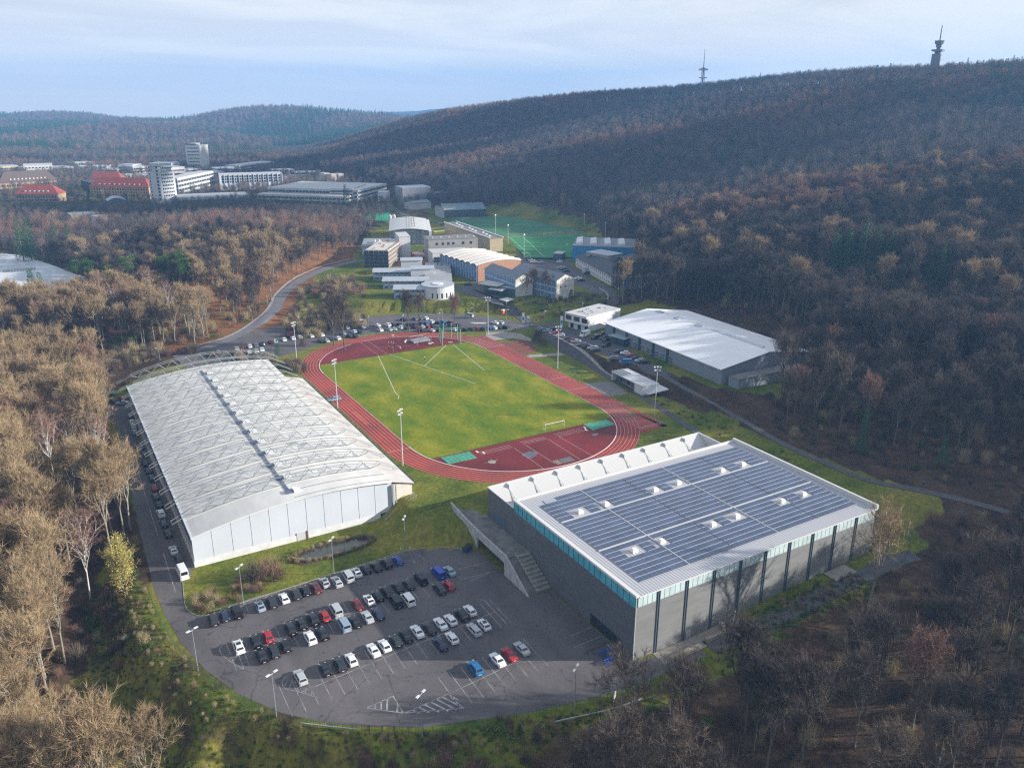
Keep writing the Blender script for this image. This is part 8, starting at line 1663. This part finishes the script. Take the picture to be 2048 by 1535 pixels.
t = thing('waste_container', 'dark blue waste container under the end of the concrete wall', 'container', (-45.6,-99.6,-5.0), 0.5); b = MB(); b.box((0,0,0.65),(2.6,1.4,1.25),0,0,1.08); b.build('body', mat('container_blue', (0.02,0.07,0.12), 0.5), t); b = MB(); b.box((0,0,1.32),(2.7,1.5,0.1)); b.build('lid', plast, t)
for px, py, z, lb in ((802,1105,-5,'small white signpost left of the top lamp'),(820,1103,-5,'small white signpost right of the top lamp')): q = P(px, py, z); t = thing('signpost', lb, 'sign', (q[0], q[1], -4.95), 0.8); b = MB(); b.tube((0,0,0),(0,0,1.3),0.03,n=5); b.build('post', steelw, t); b = MB(); b.bx(-0.3,0.3,-0.04,-0.02,1.0,1.5); b.build('board', white, t)
for px, py, z, hh_, lb in ((1046.5,640,1.4,5.0,'tall narrow white sign stele beside the lane'),(1056.5,638,1.6,3.2,'short white sign stele beside the taller one'),(1123,653,4,5.0,'white sign stele with blue panel by the office cube')): q = P(px, py, z); t = thing('sign_stele', lb, 'sign', (q[0], q[1], TZ(q[0], q[1])), -0.6); b = MB(); b.bx(-0.6,0.6,-0.12,0.12,0,hh_); b.build('panel', white, t); b = MB(); b.bx(-0.45,0.45,-0.14,-0.121,hh_*0.25,hh_*0.62); b.build('print', mat('print_blue', (0.10,0.22,0.38)), t)
t = thing('orange_container', 'orange information box beside the lane above the crossing', 'box', tuple(PT(1006,628)), 0.5); b = MB(); b.bx(-1,1,-0.6,0.6,0,2.2); b.build('body', mat('orange_box', (0.6,0.14,0.03)), t); b = MB(); b.bx(-1.1,1.1,-0.7,0.7,2.2,2.35); b.build('lid', white, t)
zb_ = MB(); 
for k in range(7): q = P(946+k*4.2, 646, 0.06); ca, sa = math.cos(0.4), math.sin(0.4); zb_.add([(q[0]+(-0.22)*ca-(-1.9)*sa, q[1]+(-0.22)*sa+(-1.9)*ca, 0.12),(q[0]+0.22*ca+1.9*sa, q[1]+0.22*sa-1.9*ca, 0.12),(q[0]+0.22*ca-1.9*sa, q[1]+0.22*sa+1.9*ca, 0.12),(q[0]-0.22*ca-1.9*sa, q[1]-0.22*sa+1.9*ca, 0.12)], [(0,1,2,3)])
zc = zb_.build('zebra_crossing', white); zc['kind'] = 'structure'
for i, (px, py, z, rz) in enumerate(((886,462,5.1,0.55),(887,468,5.1,0.55),(888,474,5.1,0.55),(884,456,5.1,0.55))):
    q = P(px, py, z); b = MB(); b.bx(-9-i,9+i,-2.2,2.2,0,0.5); tag(b.build('planting_bed', mat('yellow_bed', (0.36,0.33,0.07), 0.9, var=0.3, scale=0.6), None, (q[0], q[1], z)), ['second yellow planting bed from the back','third yellow planting bed from the back','front yellow planting bed below the curved car row','rear yellow planting bed beside the vaulted hall'][i], 'planting bed', 'yellow beds'); bpy.context.scene.objects[-1] if False else None
t = thing('excavator', 'orange excavator working on the building site', 'excavator', tuple(P(823,514,5.1)), 2.4); b = MB(); b.bx(-1.6,1.6,-1.2,1.2,0.9,2.2); b.build('body', mat('digger_orange', (0.6,0.17,0.03), 0.5), t); b = MB(); b.bx(-0.2,0.9,-1.15,0,2.2,3.3); b.build('cab', cgl, t); b = MB(); b.tube((1.4,0.3,1.8),(4.6,0.3,4.6),0.25,n=6); b.tube((4.6,0.3,4.6),(6.8,0.3,1.4),0.2,n=6); b.box((6.8,0.3,1.0),(0.9,1.0,0.9)); b.build('arm', MATS['digger_orange'], t)
for s_ in (-1, 1): b = MB(); b.box((0,s_*1.05,0.45),(3.6,0.55,0.85)); b.build('track', plast, t)
for px, py, s_, lb in ((812,528,1.0,'heap of red earth on the building site, left'),(828,521,1.3,'largest heap of red earth beside the scaffolding'),(846,527,0.9,'low red earth heap at the yard entrance')):
    q = P(px, py, 5.05); b = MB(); rgh = np.random.default_rng(int(px)); n_ = 12; rings_ = []
    for k in range(5): rr = (1-k/4.6)*5.5*s_; rings_.append([(rr*math.cos(a)*(1+0.2*rgh.normal()*0.6), rr*0.8*math.sin(a)*(1+0.1*rgh.normal()), k*0.5*s_+0.1*rgh.random()) for a in np.linspace(0, 2*math.pi, n_+1)[:-1]])
    loft(b, rings_, 0, True); tag(b.build('earth_heap', mat('red_earth', (0.34,0.11,0.05), 0.95, var=0.4, scale=0.8), None, (q[0], q[1], 5.02)), lb, 'earth heap')
for k, (px, py, lb) in enumerate(((876,545,'slim reddish columnar tree on the institute lawn, left'),(884,546,'slim reddish columnar tree on the institute lawn, middle'),(902,553,'orange-brown columnar tree on the institute lawn'))):
    q = P(px, py, 5); t = thing('columnar_tree', lb, 'tree', (q[0], q[1], 5), k, None); cc_ = TB(); u = rng.normal(size=(900, 3)); u /= np.linalg.norm(u, axis=1, keepdims=True); cc_.blades(np.array([0, 0, 3.6])+u*(rng.random((900, 1))**0.4)*np.array([0.9, 0.9, 3.0]), rng.normal(size=(900, 3))*0.16, 0.2, rng); obj_of('crown', cc_.mesh('crown', mat('copper_leaves', (0.22,0.09,0.05), 0.9)), t); cc_ = TB(); cc_.tube([(0,0,0),(0,0,5)], [0.12,0.03], 6); obj_of('trunk', cc_.mesh('trunk', bark), t)
for k in range(2): q = P((662,668)[k], 541, 6); 
t = thing('silo', 'pair of white cylindrical tanks beside the curved-roof hall', 'tank', tuple(P(781,452,5)), 0)
for x in (0, 3.4): b = MB(); b.tube((x,0,0),(x,0,8.5),1.5,n=16); b.tube((x,0,8.5),(x,0,9.3),1.5,0.4,n=16); b.build('tank', render_w, t)
t = thing('fallen_boat', 'small pale object lying in the grass of the left slope', 'board', tuple(PT(251,1272)), 0.9); b = MB(); b.box((0,0,0.2),(2.6,0.7,0.3),0,0,0.7); b.build('hull', white, t)
t = thing('equipment_rack', 'long dark rack of benches standing on the frosted pitch', 'rack', tuple(P(42,541,-1.9)), 0.0); b = MB()
for k in range(12): b.tube((k*1.6-10,0,0),(k*1.6-10,0,1.3),0.08,n=4); b.bx(k*1.6-10,k*1.6-9,-0.5,0.5,0.5,0.7)
b.tube((-10,0,1.3),(8,0,1.3),0.08,n=4); b.build('frame', dark, t)
t = thing('info_board', 'white board on two legs by the lot exit under the bare tree', 'board', tuple(PT(1229,1400)), 0.7); b = MB(); b.bx(-1.0,1.0,-0.05,0.05,0.5,1.7); b.build('panel', white, t); b = MB(); b.tube((-0.9,0,0),(-0.9,0,1.7),0.05,n=5); b.tube((0.9,0,0),(0.9,0,1.7),0.05,n=5); b.build('leg', steelw, t)
# ------------------------------------------------------------------ air
hb = MB(); hb.bx(-2590, 4150, -690, 6350, -35, 330); hz_m = bpy.data.materials.new('haze'); hz_m.use_nodes = True; ht = hz_m.node_tree; ht.nodes.clear()
ho = ht.nodes.new('ShaderNodeOutputMaterial'); hv = ht.nodes.new('ShaderNodeVolumePrincipled'); hv.inputs['Density'].default_value = 0.0002; hv.inputs['Color'].default_value = (0.24, 0.53, 1.0, 1); hv.inputs['Anisotropy'].default_value = 0.1
ht.links.new(hv.outputs[0], ho.inputs['Volume']); o = hb.build('haze', hz_m); tag(o, 'thin blue winter haze filling the valley', 'haze', kind='stuff')

# ------------------------------------------------------------------ clouds added out of view, towards the sun, to shade hill and woods
cm = mat('shade_cloud_white', (0.8,0.8,0.82), 1.0)
def shade_cloud(px, depth, ra_, rb_, label, n_=26, seed=0, z=640, gz=45, w3=None):
    rg = np.random.default_rng(seed); S = np.array(w3) if w3 else PD(px, 400, depth)[:2]; C0 = S+SUN_AZ*((z-gz)/math.tan(SUN_EL)); f2 = FWD[:2]/fh_; V_ = []; T_ = []; o_ = 0
    bm = bmesh.new(); bmesh.ops.create_icosphere(bm, subdivisions=2, radius=1.0); bv = np.array([v.co[:] for v in bm.verts]); bf = np.array([[v.index for v in f.verts] for f in bm.faces]); bm.free()
    for k in range(n_):
        a = rg.random()*6.283; r = rg.random()**0.55; c = C0+RGT0[:2]*math.cos(a)*r*ra_+f2*math.sin(a)*r*rb_; s_ = (0.45-0.25*r)*min(ra_, rb_)*rg.uniform(0.6, 1.1); h_ = min(16+s_*0.16, 34)
        v = bv*np.array([s_*rg.uniform(1.0,1.5), s_*rg.uniform(0.8,1.2), h_])*(1+0.12*rg.normal(size=(len(bv), 1))); v[:, 2] = np.maximum(v[:, 2], -h_*0.35); V_.append(v+np.array([c[0], c[1], z])); T_.append(bf+o_); o_ += len(bv)
    o = obj_of('shade_cloud', np_mesh('shade_cloud', np.concatenate(V_), np.concatenate(T_), cm, True)); tag(o, label, 'shade_cloud', kind='stuff')
shade_cloud(2330, 470, 130, 100, 'flat cloudbank added out of view to shade the right wood', 20, 3)
shade_cloud(1330, 800, 420, 130, 'long flat cloudbank added out of view to shade the middle of the wooded hill', 44, 4, gz=70)
shade_cloud(880, 1230, 260, 170, 'flat cloudbank added out of view to shade the far end of the wooded hill', 26, 5, gz=60)
shade_cloud(0, 0, 46, 62, 'small flat cloudbank added out of view to shade the nearest wood', 20, 6, w3=(116, -172), gz=4)
